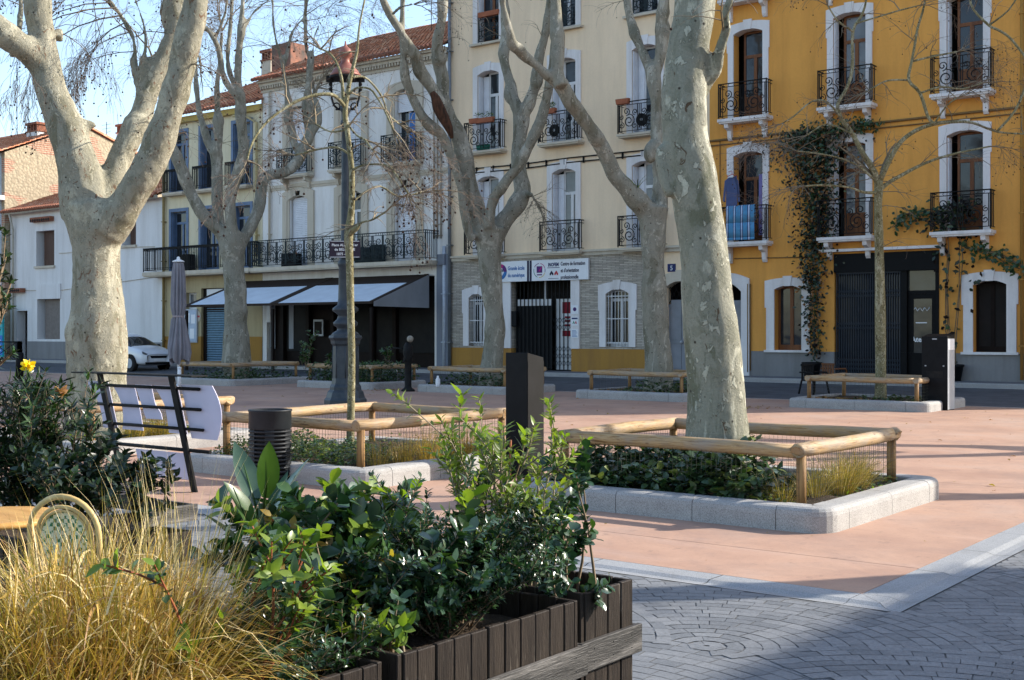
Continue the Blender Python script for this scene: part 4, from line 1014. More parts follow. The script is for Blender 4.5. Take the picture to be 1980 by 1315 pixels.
# ------------------------------------------------------------------ trees
def smooth_path(pts, k=3):
    P = [Vector(p[:3]) for p in pts]; Rr = [p[3] for p in pts]; out = []
    n = len(P)
    for i in range(n - 1):
        p0, p1, p2, p3 = P[max(i-1,0)], P[i], P[i+1], P[min(i+2,n-1)]
        for q in range(k):
            t = q / k
            v = .5 * ((2*p1) + (p2-p0)*t + (2*p0-5*p1+4*p2-p3)*t*t + (3*p1-p0-3*p2+p3)*t**3)
            out.append((v, Rr[i] + (Rr[i+1] - Rr[i]) * t))
    out.append((P[-1], Rr[-1]))
    return out
def traced(D, pts, d0=0, d1=0):
    n = len(pts); out = []
    for i, (px, py, w) in enumerate(pts):
        d = D + d0 + (d1 - d0) * (i / max(1, n - 1))
        p = W(px, py, d); out.append((p.x, p.y, p.z, w / 2 * d / F))
    return out
BALLS = 0
def twig(mb, p, d, L, r, lev, droop, rg, balls, spread=.7, pale=1):
    n = 5; pts = [p.copy()]; rs = [r]; dd = d.normalized(); q = p.copy()
    for k in range(n):
        dd = (dd + Vector((rg.uniform(-1,1), rg.uniform(-1,1), rg.uniform(-.8,.8))) * .28 + Vector((0,0,-droop * .22))).normalized()
        q = q + dd * (L / n); pts.append(q.copy()); rs.append(max(.0022, r * (1 - .75 * (k + 1) / n)))
    mb.tube(pts, rs, 3 if r < .02 else 5, pale if r > .006 else 0, cap=False)
    if lev > 0:
        for k in range(1, n + 1):
            for _ in range(2 if rg.random() < .55 else 1):
                if rg.random() < .85:
                    t = (pts[k] - pts[k-1]).normalized()
                    side = Vector((rg.uniform(-1,1), rg.uniform(-1,1), rg.uniform(-.6,.8)))
                    side = (side - t * side.dot(t)); side = side.normalized() if side.length > .01 else t.orthogonal()
                    twig(mb, pts[k], t * rg.uniform(.4,1) + side * spread, L * rg.uniform(.35,.6), rs[k] * .62, lev - 1, droop, rg, balls, spread, pale)
    elif rg.random() < balls * .6:
        e = pts[-1]; zl = rg.uniform(.05,.14)
        mb.tube([e, e - Vector((0,0,zl))], .0016, 3, 0, cap=False)
        mb.ball(e - Vector((0,0,zl + .014)), .0155, 2, 3, 5)
def make_tree(name, label, D, base, limbs, bark, vox, ends=(), group='plane trees', lev=3, seed=1, disp=.05, balls=.5, flare=0, knob=0, twL=1.3, dscale=.5, cat='tree', mid=.25):
    rg = random.Random(seed)
    root = thing(name, label, cat, base, 0, group)
    mb = MB()
    for pts, d0, d1 in limbs:
        P = smooth_path(traced(D, pts, d0, d1))
        P = [(p, r * (1 + knob * mnoise.noise(p * 1.9)) ) for p, r in P]
        mb.tube([p for p, r in P], [max(r, .012) for p, r in P], 14, cap=True)
    tr = mb.build('trunk', bark, root)
    for p in tr.data.polygons: p.use_smooth = True
    if vox:
        rm = tr.modifiers.new('remesh', 'REMESH'); rm.mode = 'VOXEL'; rm.voxel_size = vox; rm.use_smooth_shade = True
        s = tr.modifiers.new('smooth', 'SMOOTH'); s.iterations = 5; s.factor = .5
        if disp:
            tx = bpy.data.textures.new('bark_lumps', 'CLOUDS'); tx.noise_scale = dscale; tx.noise_depth = 3
            dp = tr.modifiers.new('lumps', 'DISPLACE'); dp.texture = tx; dp.strength = disp; dp.mid_level = .5; dp.texture_coords = 'LOCAL'
    cb = MB()
    for li, (pts, d0, d1) in enumerate(limbs):
        P = traced(D, pts, d0, d1); e = Vector(P[-1][:3]); t = (e - Vector(P[-2][:3])).normalized()
        if ends == 'all' or li in ends:
            for k in range(3): twig(cb, e, t + Vector((rg.uniform(-.5,.5), rg.uniform(-.5,.5), rg.uniform(-.1,.4))), twL * rg.uniform(.8,1.3), max(.012, P[-1][3] * .55), lev, .5, rg, balls)
            for i in range(max(1, len(P) // 2), len(P)):
                if rg.random() < mid * 2:
                    a = Vector(P[i][:3]); twig(cb, a, Vector((rg.uniform(-1,1), rg.uniform(-1,1), rg.uniform(-.2,.9))), twL * rg.uniform(.6,1.1), .014, lev - 1, .6, rg, balls)
    if cb.v: cb.build('crown', [K['twig'], K['twig_pale'], K['seed']], root)
    return root, rg
def ground_base(px, D):
    p = W(px, HY, D); p.z = 0; return p
# big left tree
T1 = [([(188,880,150),(188,850,134),(187,800,120),(187,740,114),(187,665,118),(186,640,118),(188,600,104),(187,540,88),(186,480,92),(185,440,106),(176,395,112)],0,0),
 ([(165,420,90),(158,360,88),(146,304,76),(128,250,74),(113,213,64),(100,182,60),(88,122,55),(79,61,52),(73,0,52),(70,-110,46),(60,-260,38),(40,-420,28)],0,-.3),
 ([(87,135,48),(62,105,50),(40,88,52),(0,60,54),(-60,15,50),(-140,-50,42),(-230,-150,30)],-.15,-1.2),
 ([(205,440,92),(228,415,74),(246,390,66),(262,362,62),(296,304,60),(319,243,56),(337,182,55),(352,122,51),(366,61,52),(379,0,49),(395,-110,44),(402,-240,36),(400,-420,26)],-.1,-.8),
 ([(200,420,70),(212,365,52),(232,304,44),(256,258,46),(266,243,56),(272,228,46),(287,182,41),(311,122,40),(338,61,34),(339,22,48),(341,0,42),(338,-60,28),(330,-160,22),(320,-300,16)],.1,1.3),
 ([(271,190,14),(262,150,14),(259,122,14),(261,91,11),(252,61,10),(231,27,9),(210,0,9),(185,-30,7)],.5,1.4),
 ([(283,175,12),(273,130,11),(281,97,10),(280,61,9),(271,24,9),(262,0,8),(255,-40,6)],.6,.9),
 ([(313,110,9),(318,70,8),(312,30,7),(313,-30,6)],.8,1.1),
 ([(24,110,16),(36,60,14),(40,10,12),(38,-50,9)],.4,.7),
 ([(110,75,26),(114,62,20),(113,58,10)],.1,.2),([(170,240,24),(180,242,18),(184,250,12)],0,0)]
big, rg = make_tree('plane_tree', 'thick scaly plane tree with swollen base forking low beside the bench', 18.65, ground_base(188, 18.65), T1, K['bark_big'], .045, ends=(1,2,3,4,5,6,7,8), seed=3, disp=.09, balls=.6, dscale=.45, twL=1.4)
# weeping twigs of the big tree against the sky
def sky_twigs(root, rgx, D, specs, name='crown'):
    cb = MB()
    for (px, py, dx, dz, L, r, lev, dr) in specs:
        p = W(px, py, D + rgx.uniform(-.5, .8)); d = Vector((RX * dx, RY * dx, dz)) + Vector((-RY, RX, 0)) * rgx.uniform(-.5, .5)
        twig(cb, p, d, L * 1.1, r * .8, lev - (rgx.random() < .35), dr, rgx, .22, .55)
    cb.build(name, [K['twig'], K['twig_pale'], K['seed']], root)
sky_twigs(big, random.Random(8), 19.4, [(235,30,-1,.3,1.6,.02,3,1.2),(225,15,-1,.1,1.9,.018,3,1.3),(240,45,-1,-.1,1.4,.016,3,1.3),(250,62,-.8,.2,1.3,.014,3,1.4),(215,5,-1,.1,1.8,.016,3,1.1),(258,100,-.7,.1,.9,.012,2,1.2),(262,60,.2,-.6,.9,.01,2,.8),(280,60,.9,.1,.9,.012,3,.6),(150,-20,-.4,-.3,1.5,.014,3,1.3),(260,5,.6,.5,1.0,.014,3,.5),(112,60,.9,-.3,.9,.012,2,1.1),(40,10,-.6,.2,1.0,.012,3,.8),(36,50,-.7,-.1,.8,.01,2,.9),(180,0,.1,-.5,1.2,.012,3,1.3),(205,20,-.2,-.5,1.0,.01,3,1.2),(310,20,.3,.5,.9,.012,3,.6)])
# tree before the blue shuttered house
T2 = [([(457,745,60),(457,700,54),(456,623,46),(455,562,40),(450,502,40),(449,471,46),(446,452,52)],0,0),
 ([(436,468,30),(420,440,27),(395,418,25),(372,380,24),(357,342,23),(342,304,22),(328,274,19),(318,245,15),(312,200,12),(308,150,9)],0,-1.2),
 ([(440,470,26),(426,440,22),(420,400,21),(420,365,21),(420,342,26),(419,315,22),(417,295,22),(405,280,18),(392,240,15),(385,215,14),(380,170,12),(377,110,10),(380,60,8),(384,0,7)],.3,1.2),
 ([(416,300,20),(422,270,18),(422,235,22),(421,215,13),(420,190,12),(421,150,10),(425,110,8),(430,60,6)],.6,.9),
 ([(450,470,28),(446,420,23),(446,380,22),(460,335,22),(471,289,20),(467,243,20),(465,213,23),(465,200,18),(463,182,22),(460,152,15),(462,95,13),(467,57,17),(468,30,11),(469,0,11),(471,-80,9),(474,-160,6)],-.2,-1.0),
 ([(463,190,14),(448,175,14),(431,144,13),(424,99,12),(410,68,12),(395,53,10),(380,75,7)],-.7,-1.3),
 ([(416,75,9),(425,55,8),(434,30,7),(439,0,6),(441,-60,5)],-1,-1.2),
 ([(462,175,14),(447,150,12),(440,115,10),(443,75,9),(447,30,9),(449,-20,8),(450,-90,6)],-.5,.3),
 ([(470,55,9),(480,42,7),(492,22,6),(520,0,5),(540,-20,4)],-.8,-.6),
 ([(460,476,32),(474,456,26),(488,432,24),(501,399,24),(507,354,24),(516,340,22),(535,336,20),(558,330,20),(581,304,22),(600,258,20),(612,236,23),(613,215,18),(608,190,11)],.2,2.4),
 ([(580,300,14),(568,275,14),(562,240,15),(557,232,20),(558,200,13),(552,160,12),(545,120,8),(530,60,6),(527,0,5),(524,-60,4)],1.7,2.2),
 ([(598,262,16),(590,215,17),(595,180,14),(600,125,16),(598,112,10),(592,90,9),(590,40,9),(592,0,8),(596,-80,6)],2,2.6),
 ([(550,125,8),(558,90,7),(566,60,6),(590,30,4)],2,2.4),([(606,118,6),(608,70,5),(630,30,4),(655,5,3)],2.3,2.6)]
t2, _ = make_tree('plane_tree', 'forked grey plane tree in front of the blue shuttered house', 40.7, ground_base(457, 40.7), T2, K['bark_far'], .06, ends=(1,2,3,4,5,6,7,8,9,10,11,12,13), seed=5, disp=.06, knob=.25, lev=2, twL=2.0, balls=.6, mid=.3)
sky_twigs(t2, random.Random(4), 41, [(525,10,-.5,-.1,2.2,.02,3,.6),(545,100,-.8,.5,1.8,.02,3,.5),(590,40,.8,.2,2.0,.02,3,.6),(592,10,-.8,.1,2.0,.02,3,.7),(610,70,.7,.3,1.8,.016,3,.6),(500,10,.5,.4,2.0,.02,3,.6),(475,20,.8,.6,1.8,.016,2,.6),(440,0,-.5,.5,1.6,.016,2,.6),(650,10,.7,0,2.0,.016,3,.7),(570,50,.4,.7,1.6,.014,3,.6)])
T3 = [([(950,765,64),(950,745,52),(950,714,45),(955,660,42),(957,623,40),(951,562,39),(947,502,41),(946,471,48),(946,441,60)],0,0),
 ([(934,455,42),(919,403,42),(907,365,36),(900,316,36),(888,266,33),(869,228,30),(858,198,26),(856,152,25),(849,125,26),(849,114,34),(846,95,26),(846,76,24),(854,38,20),(856,0,20),(858,-70,16),(862,-160,12)],0,-1.4),
 ([(915,462,20),(903,440,18),(892,365,18),(873,304,18),(854,262,18),(840,250,22),(826,238,20),(812,217,18),(793,179,18),(784,152,18),(780,114,15),(778,68,13),(778,19,12),(780,-30,10),(782,-110,7)],-.3,-2.2),
 ([(858,212,24),(845,188,22),(828,160,24),(812,137,26),(806,112,22),(801,103,22),(786,80,18),(767,49,16),(751,23,15),(742,4,14),(730,-30,12),(715,-90,8)],-1,-2.6),
 ([(944,440,24),(947,411,22),(957,380,20),(968,366,22),(985,342,20),(998,327,21),(1021,285,22),(1044,236,24),(1055,198,20),(1059,182,20),(1063,160,18),(1067,125,14),(1069,80,11),(1074,20,9)],-.4,-1.8),
 ([(955,455,42),(972,430,36),(991,407,34),(1010,376,34),(1006,342,30),(1002,304,30),(1006,259,30),(1008,232,36),(1007,215,30)],.1,.6),
 ([(1007,225,26),(995,198,24),(988,185,28),(987,163,22),(978,133,20),(974,103,24),(978,76,19),(977,23,17),(974,0,17),(972,-60,14),(966,-150,10)],.5,1.6),
 ([(1009,225,26),(1021,205,24),(1033,172,24),(1037,158,28),(1040,130,20),(1044,106,20),(1052,75,18),(1056,57,19),(1061,20,16),(1066,-40,14),(1070,-130,9)],.5,-.4),
 ([(1012,378,14),(1024,376,14),(1030,380,7)],.1,-.1),([(758,28,7),(775,14,6),(800,8,5)],-2.4,-2.8)]
t3, _ = make_tree('plane_tree', 'forked plane tree with a hollow limb before the white sign board', 35, ground_base(950, 35), T3, K['bark_far'], .05, ends=(1,2,3,4,6,7,8,9), seed=9, disp=.06, knob=.25, lev=2, twL=1.3, balls=.5, mid=.2)
mb = MB()
P = smooth_path(traced(34.55, [(835,178,9),(842,190,18),(848,208,24),(858,228,22),(868,248,16),(874,268,6)], -1.0, -.75))
mb.tube([p for p, r in P], [r for p, r in P], 8); mb.build('bark_hollow', M('hollow_wood', (.10,.045,.025), (.03,.018,.012), 7, .95, .8, 18, stretch=(2,2,.6)), t3)
T4 = [([(1273,765,66),(1274,740,56),(1274,714,52),(1267,623,52),(1265,562,47),(1263,502,45),(1263,456,46),(1262,420,58),(1262,400,64)],0,0),
 ([(1252,412,46),(1235,390,46),(1213,365,36),(1187,335,31),(1172,300,29),(1158,275,27),(1153,266,30),(1140,246,27),(1126,228,28),(1112,208,30),(1103,198,28),(1084,163,31),(1070,152,24),(1055,143,22),(1035,125,20),(1012,106,22),(1004,95,26),(990,85,22),(985,60,16),(975,20,14),(970,-20,12),(960,-100,8)],0,-3.2),
 ([(1086,168,26),(1078,138,24),(1080,90,26),(1078,70,34),(1076,52,27),(1075,20,24),(1074,-30,20),(1072,-110,14)],-2.0,-1.6),
 ([(1272,412,40),(1276,380,32),(1276,342,28),(1270,289,28),(1270,243,23),(1268,190,22),(1263,152,27),(1260,130,27)],.2,.6),
 ([(1258,140,20),(1248,112,20),(1240,95,19),(1229,70,20),(1226,61,22),(1217,30,17),(1213,0,16),(1210,-60,12),(1204,-140,9)],.6,1.4),
 ([(1266,145,22),(1276,110,21),(1279,80,24),(1282,57,30),(1280,40,24),(1282,23,27),(1284,0,22),(1286,-70,18),(1290,-160,12)],.6,.2),
 ([(1272,275,30),(1262,292,40),(1257,302,30),(1262,312,16)],-.15,-.3),
 ([(1255,395,16),(1243,388,22),(1238,380,10)],-.3,-.4)]
t4, _ = make_tree('plane_tree', 'plane tree with a long slanting limb and a brown burl behind the near trunk', 31.7, ground_base(1274, 31.7), T4, K['bark_far'], .045, ends=(1,2,4,5), seed=12, disp=.055, knob=.22, lev=2, twL=1.2, balls=.5, mid=.15)
T5 = [([(1393,985,215),(1392,955,178),(1390,905,150),(1388,860,131),(1386,800,117),(1383,737,110),(1379,680,110),(1373,623,107),(1367,566,100),(1363,509,96),(1358,456,93),(1347,390,94),(1338,340,96),(1331,304,97),(1325,266,90),(1322,190,87),(1327,114,82),(1341,38,80),(1344,0,81),(1350,-70,84)],0,0),
 ([(1348,-60,70),(1330,-140,58),(1300,-260,48),(1280,-420,36),(1250,-600,24),(1240,-800,12)],0,.6),([(1354,-60,72),(1385,-140,60),(1430,-260,50),(1470,-420,38),(1500,-640,22),(1510,-820,12)],0,-1.2),([(1352,-60,60),(1360,-180,48),(1350,-320,40),(1380,-520,28),(1370,-760,14)],0,1.4),
 ([(1352,188,24),(1365,165,23),(1374,152,23),(1385,137,23),(1389,115,24),(1392,95,22),(1400,70,20),(1404,57,20),(1403,25,19),(1411,0,17),(1418,-40,15),(1430,-130,12),(1440,-260,9)],.15,-.5),
 ([(1284,285,30),(1278,310,24),(1284,345,24),(1296,380,20)],-.05,-.1)]
t5, _ = make_tree('plane_tree', 'nearest smooth trunked plane tree standing in the ivy filled bed', 12.48, ground_base(1390, 12.48), T5, K['bark'], .03, ends=(1,2,3,4), seed=21, disp=.03, dscale=.35, lev=2, twL=1.4, balls=.4, mid=.1)
# young trees
T6 = [([(1703,795,26),(1703,772,23),(1703,735,21),(1702,600,20),(1700,480,17),(1698,400,15),(1699,370,16),(1699,350,16)],0,0),
 ([(1699,362,12),(1690,332,12),(1669,298,10),(1648,259,9),(1626,228,8),(1620,201,7),(1636,173,6),(1648,134,6),(1649,61,6),(1666,30,5),(1675,0,4),(1682,-60,3)],0,-.6),
 ([(1701,350,11),(1721,307,10),(1742,274,9),(1772,252,8),(1806,240,7),(1842,236,6),(1879,237,5),(1928,255,4),(1980,259,3)],0,-.8),
 ([(1703,365,9),(1720,352,8),(1745,338,7),(1775,322,6),(1812,307,5),(1855,295,4),(1915,283,3)],.1,1.0),
 ([(1806,240,6),(1794,225,6),(1779,180,6),(1757,155,6),(1763,119,5),(1770,80,5),(1775,52,5),(1788,6,4),(1795,-60,3)],-.5,-.2),
 ([(1928,254,5),(1962,215,5),(1985,160,5),(1985,118,5),(1967,90,5),(1949,70,5),(1930,58,5),(1912,49,5),(1882,18,4),(1873,-10,4)],-.8,-.5),
 ([(1757,155,4),(1725,155,4),(1705,160,3),(1680,175,3)],-.4,-.8),([(1763,119,4),(1800,110,4),(1850,100,3)],-.3,0),([(1626,228,4),(1600,198,4),(1570,196,3),(1535,225,3),(1510,240,2)],-.4,-.9),([(1648,259,4),(1600,240,3),(1560,262,3)],-.3,.3),
 ([(1699,372,7),(1670,372,5),(1640,362,4),(1590,358,4),(1555,360,3)],0,-.8),([(1780,180,4),(1820,168,4),(1860,172,3),(1900,160,3)],-.3,.4),([(1649,61,4),(1620,40,3),(1600,10,3)],-.5,-.7),([(1655,45,4),(1690,35,3),(1740,20,3),(1780,10,2)],-.5,-.4),([(1699,355,6),(1655,318,4),(1600,300,3),(1540,292,3)],0,-.5),([(1912,49,4),(1950,20,3),(1975,-20,3)],-.5,-.6),([(1806,240,4),(1830,205,3),(1850,190,3)],-.5,-.7)]
t6, rgx = make_tree('young_plane_tree', 'slender young plane tree in front of the black shop front', 28.0, ground_base(1703, 28), T6, K['bark_young'], 0, ends='all', seed=31, lev=2, twL=1.15, balls=.45, group='young plane trees', knob=.1, mid=.42)
T7 = [([(678,910,18),(678,830,15),(680,700,14),(678,600,14),(676,500,15),(674,455,18),(680,400,12),(680,330,11),(676,290,10),(671,250,10),(667,222,10),(672,180,9),(680,140,8),(690,100,6),(695,50,4),(705,0,3)],0,0),
 ([(668,222,8),(664,190,7),(660,150,6),(650,120,5),(636,102,4),(620,95,3)],0,.4),
 ([(667,207,8),(653,190,7),(636,182,7),(600,186,6),(560,203,6),(520,232,5),(495,262,5),(483,290,4),(478,310,3)],0,-1.0),
 ([(680,150,5),(700,148,4),(718,160,4),(740,190,4),(750,220,3),(772,240,3)],0,.5),([(675,182,5),(690,170,4),(715,172,4),(730,190,4),(742,210,3),(760,250,2)],0,-.4),
 ([(676,452,12),(684,444,14),(690,440,10),(700,430,3),(720,425,3),(745,410,2)],-.05,-.2),([(680,330,5),(700,320,4),(740,318,3),(760,330,3),(790,375,3)],0,-.5),([(678,300,5),(650,285,4),(610,290,3),(570,300,2)],0,.4),([(682,390,5),(705,372,4),(735,360,3),(770,380,3),(815,372,2)],0,.3),([(672,240,4),(690,262,3),(705,270,3),(720,290,2)],0,-.5),([(671,250,4),(640,255,3),(610,240,3)],0,.6)]
t7, _ = make_tree('young_plane_tree', 'thin young plane tree with mottled bark in front of the lamp post', 15.42, ground_base(678, 15.42), T7, K['bark_young'], 0, ends=(1,2,3,4,5,6,7,8,9,10,0), seed=41, lev=2, twL=.62, balls=.22, group='young plane trees', mid=.35)
# trees standing across the side road, outside the picture: they shade the square
def off_tree(src, x, y, rz, label):
    c = copy_tree(src); c.location = (x, y, 0); c.rotation_euler = (0, 0, rz); c['label'] = label; c['group'] = 'plane trees'; return c
off_tree(t5, 1.2, 13.2, .9, 'smooth plane tree across the side road level with the near bed')
off_tree(t5, 1.2, 19.0, 2.6, 'smooth plane tree across the side road beyond the near bed')
off_tree(t4, 1.2, 25.0, 3.8, 'plane tree with slanting limb across the side road far from the planters')
# ------------------------------------------------------------------ tree pits: granite kerb ring, soil, log fence with wire mesh
def ring_pts(x0, y0, x1, y1, r, step=.05):
    P = []
    for cx, cy, a0 in ((x1 - r, y0 + r, -90), (x1 - r, y1 - r, 0), (x0 + r, y1 - r, 90), (x0 + r, y0 + r, 180)):
        for k in range(7):
            a = math.radians(a0 + 90 * k / 6); P.append((cx + r * math.cos(a), cy + r * math.sin(a), math.cos(a), math.sin(a)))
    return P
def kerb_ring(x0, y0, x1, y1, label, h=.215, w=.25, r=.22, group='granite tree pit kerbs', z=0):
    P = ring_pts(x0, y0, x1, y1, r); n = len(P)
    cum = [0]
    for i in range(n):
        a, b = P[i], P[(i + 1) % n]; cum.append(cum[-1] + math.hypot(a[0] - b[0], a[1] - b[1]))
    T = cum[-1]
    def at(s):
        s %= T
        for i in range(n):
            if s <= cum[i + 1] + 1e-9:
                t = (s - cum[i]) / max(1e-9, cum[i + 1] - cum[i]); a, b = P[i], P[(i + 1) % n]
                nx, ny = a[2] + (b[2] - a[2]) * t, a[3] + (b[3] - a[3]) * t; l = math.hypot(nx, ny)
                return (a[0] + (b[0] - a[0]) * t, a[1] + (b[1] - a[1]) * t, nx / l, ny / l)
    prof = [(-w, .02), (-w, h - .01), (-w + .012, h), (-.055, h), (-.025, h - .012), (-.007, h - .035), (0, h - .07), (0, -.03)]
    # joints: corner stones kept whole
    corners = []
    for i in range(4): corners.append((cum[i * 7] + cum[i * 7 + 6]) / 2)
    cuts = []
    for i in range(4):
        a = corners[i] + .42; b = corners[(i + 1) % 4] - .42 + (T if i == 3 else 0); k = max(1, round((b - a) / .95))
        cuts += [a + (b - a) * j / k for j in range(k + 1)]
    mb = MB()
    for a, b in zip(cuts, cuts[1:] + [cuts[0] + T]):
        if b - a < .05: continue
        a += .0035; b -= .0035; m_ = max(2, int((b - a) / .06)); sec = []
        dz = ru(-.004, .004)
        for k in range(m_ + 1):
            X, Y, nx, ny = at(a + (b - a) * k / m_); sec.append([(X + nx * o, Y + ny * o, z + zz + (dz if zz > .05 else 0)) for o, zz in prof])
        for s0_, s1_ in zip(sec, sec[1:]):
            for j in range(len(prof) - 1): mb.face([s0_[j], s0_[j+1], s1_[j+1], s1_[j]], 0)
        mb.face(sec[0], 0); mb.face(list(reversed(sec[-1])), 0)
    root = thing('tree_pit', label, 'tree pit', ((x0 + x1) / 2, (y0 + y1) / 2, z), 0, group)
    mb.build('kerb', K['granite'], root)
    q = MB(); N = 16; rg = random.Random(int(x0 * 10))
    g = [[Vector((x0 + w + .01 + (x1 - x0 - 2 * w - .02) * i / N, y0 + w + .01 + (y1 - y0 - 2 * w - .02) * j / N, z + h - .05 + .05 * mnoise.noise((i * .6 + x0, j * .6, 3)))) for j in range(N + 1)] for i in range(N + 1)]
    for i in range(N):
        for j in range(N): q.face([g[i][j], g[i+1][j], g[i+1][j+1], g[i][j+1]], 0, True)
    q.build('soil', K['soil'], root)
    q = MB(); q.box(x0 + .012, y0 + .2, z - .02, x0 + .2, y1 - .2, z + .10); q.box(x1 - .2, y0 + .2, z - .02, x1 - .012, y1 - .2, z + .10); q.box(x0 + .2, y0 + .012, z - .02, x1 - .2, y0 + .2, z + .10); q.box(x0 + .2, y1 - .2, z - .02, x1 - .2, y1 - .012, z + .10); q.build('kerb_joint', K['mortar'], root)
    return root
def log(mb, p, q, r, m=0, ov=.0):
    p, q = Vector(p), Vector(q); t = (q - p).normalized(); p = p - t * ov; q = q + t * ov; L = (q - p).length
    pts, rs = [], []
    k = 9
    for i in range(k):
        f = i / (k - 1); pts.append(p + (q - p) * f + Vector((0, 0, .006 * math.sin(f * 5 + p.x)))); rs.append(r * (1 + .05 * mnoise.noise((p.x * 3 + f * 4, p.y, 1))))
    pts = [p - t * .006] + pts + [q + t * .006]; rs = [r * .90] + rs + [r * .90]
    mb.tube(pts, rs, 14, m)
def log_fence(x0, y0, x1, y1, label, zr=.65, r=.065, mesh_step=.065, group='log fences round the tree pits', gap=None, postz=.14, wire=True, tilt=0):
    root = thing('log_fence', label, 'fence', ((x0 + x1) / 2, (y0 + y1) / 2, 0), 0, group)
    sides = [((x0, y0), (x1, y0)), ((x1, y0), (x1, y1)), ((x1, y1), (x0, y1)), ((x0, y1), (x0, y0))]
    for k, (a, b) in enumerate(sides):
        q = MB(); d = Vector((b[0] - a[0], b[1] - a[1], 0)).normalized()
        dz = tilt if k == 0 else 0
        if k % 2 == 0: log(q, (a[0] + d.x * -.06, a[1], zr + dz), (b[0] + d.x * -.055, b[1], zr), r)
        else: log(q, (a[0], a[1] - d.y * .075, zr + .004), (b[0], b[1] + d.y * .10, zr + .004), r * 1.02)
        q.build('rail', K['log'] if k % 2 == 0 else K['log_y'], root)
    ps = [(x0, y0), (x1, y0), (x1, y1), (x0, y1)]
    if x1 - x0 > 2.9: ps += [((x0 + x1) / 2, y0), ((x0 + x1) / 2, y1)]
    for (a, b) in ps:
        q = MB(); q.tube([(a, b, postz - .05), (a, b, (zr - .02))], .046, 12); q.build('post', K['post'], root)
    if wire:
        q = MB(); w = .0017
        for (a, b) in sides:
            a, b = Vector((*a, 0)), Vector((*b, 0)); L = (b - a).length; t = (b - a) / L; nrm = Vector((t.y, -t.x, 0)) * .048
            n = int(L / mesh_step)
            for i in range(n + 1):
                p = a + nrm + t * (L * i / n); wob = .004 * math.sin(i * 2.1)
                q.tube([p + Vector((0,0,.17)), p + t * wob + Vector((0,0,.4)), p + Vector((0,0,zr))], w, 3, cap=False, sm=False)
            for z in (.19, .26, .33, .40, .47, .54): q.tube([a + nrm + Vector((0,0,z)), (a + b) / 2 + nrm + Vector((0,0,z - .006)), b + nrm + Vector((0,0,z))], w, 3, cap=False, sm=False)
        q.build('wire_mesh', K['wire'], root)
    return root
BX = {}
def pit(key, o, f, lab_k, lab_f, **kw):
    kerb_ring(*o, lab_k); log_fence(*f, lab_f, **kw); BX[key] = (o, f)
pit('near', (-7.5, 9.70, -4.13, 12.68), (-7.10, 10.12, -4.55, 12.30), 'granite kerb of the nearest bed round the smooth plane trunk', 'pale log fence round the nearest plane tree bed', mesh_step=.05)
pit('mid', (-12.4, 9.43, -9.25, 12.78), (-11.98, 9.84, -9.68, 12.40), 'granite kerb of the bed with the thin young tree and litter bin', 'pale log fence round the thin young tree behind the litter bin', mesh_step=.05)
pit('big', (-17.9, 9.45, -14.52, 12.6), (-17.5, 9.86, -14.85, 12.2), 'granite kerb of the bed behind the bench under the thick plane tree', 'log fence behind the bench round the thick plane tree', mesh_step=.06)
pit('A', (-11.95, 25.75, -8.75, 28.45), (-11.55, 26.1, -9.1, 28.1), 'granite kerb of the bed beside the tall grey terminal', 'log fence of the bed with the slender tree before the black shop', mesh_step=.09)
pit('B', (-17.95, 25.95, -14.65, 28.5), (-17.6, 26.3, -14.95, 28.15), 'granite kerb of the far bed before the gate with the posters', 'log fence of the far bed behind the nearest trunk', mesh_step=.09)
pit('C', (-23.5, 26.05, -20.2, 28.5), (-23.15, 26.4, -20.5, 28.15), 'granite kerb of the far bed under the sign board tree', 'log fence of the far bed half hidden by the black terminal', mesh_step=.09)
pit('D', (-28.4, 25.95, -25.1, 28.5), (-28.05, 26.3, -25.4, 28.15), 'granite kerb of the hedge bed before the restaurant awning', 'log fence wrapped round the low hedge before the restaurant', mesh_step=.12)
pit('E', (-33.5, 25.0, -30.2, 28.4), (-33.1, 25.35, -30.55, 28.0), 'granite kerb of the far bed beside the closed parasol', 'log fence of the far bed beside the closed parasol', mesh_step=.12)
# ---- lamp post
L0 = G(668, 782)
LP = thing('street_lamp', 'old cast iron lamp post with a copper hood and a street name plate', 'street lamp', (L0.x, L0.y, 0))
iron = M('lamp_iron', (.035,.045,.055), (.055,.065,.075), 6, .42, .2, 50, .2)
q = MB(); c = (L0.x, L0.y, 0)
q.lathe([(.50,0),(.50,.12),(.46,.16),(.42,.30),(.37,.34),(.37,.42),(.33,.48),(.31,.62),(.30,1.38),(.34,1.42),(.35,1.50),(.40,1.56),(.38,1.62)], 8, c, sm=False)
q.build('pedestal', iron, LP, bevel=.01)
q = MB(); q.lathe([(.36,1.60),(.30,1.68),(.20,1.74),(.20,1.80),(.28,1.86),(.29,1.92),(.20,2.0),(.17,2.10),(.31,2.20),(.30,2.26),(.19,2.34),(.17,2.5),(.155,3.2),(.18,3.26),(.19,3.32),(.14,3.4),(.125,3.5),(.15,3.56),(.14,3.62),(.11,3.7),(.10,4.4),(.09,6.0),(.085,6.55),(.12,6.58),(.12,6.64),(.09,6.68),(.09,6.85),(.13,6.9),(.13,6.98),(.10,7.02)], 18, c)
for k in range(8):
    a = k * math.pi / 4; q.tube([(L0.x + .30 * math.cos(a), L0.y + .30 * math.sin(a), .62), (L0.x + .29 * math.cos(a), L0.y + .29 * math.sin(a), 1.38)], .02, 5)
q.build('post', iron, LP)
q = MB()
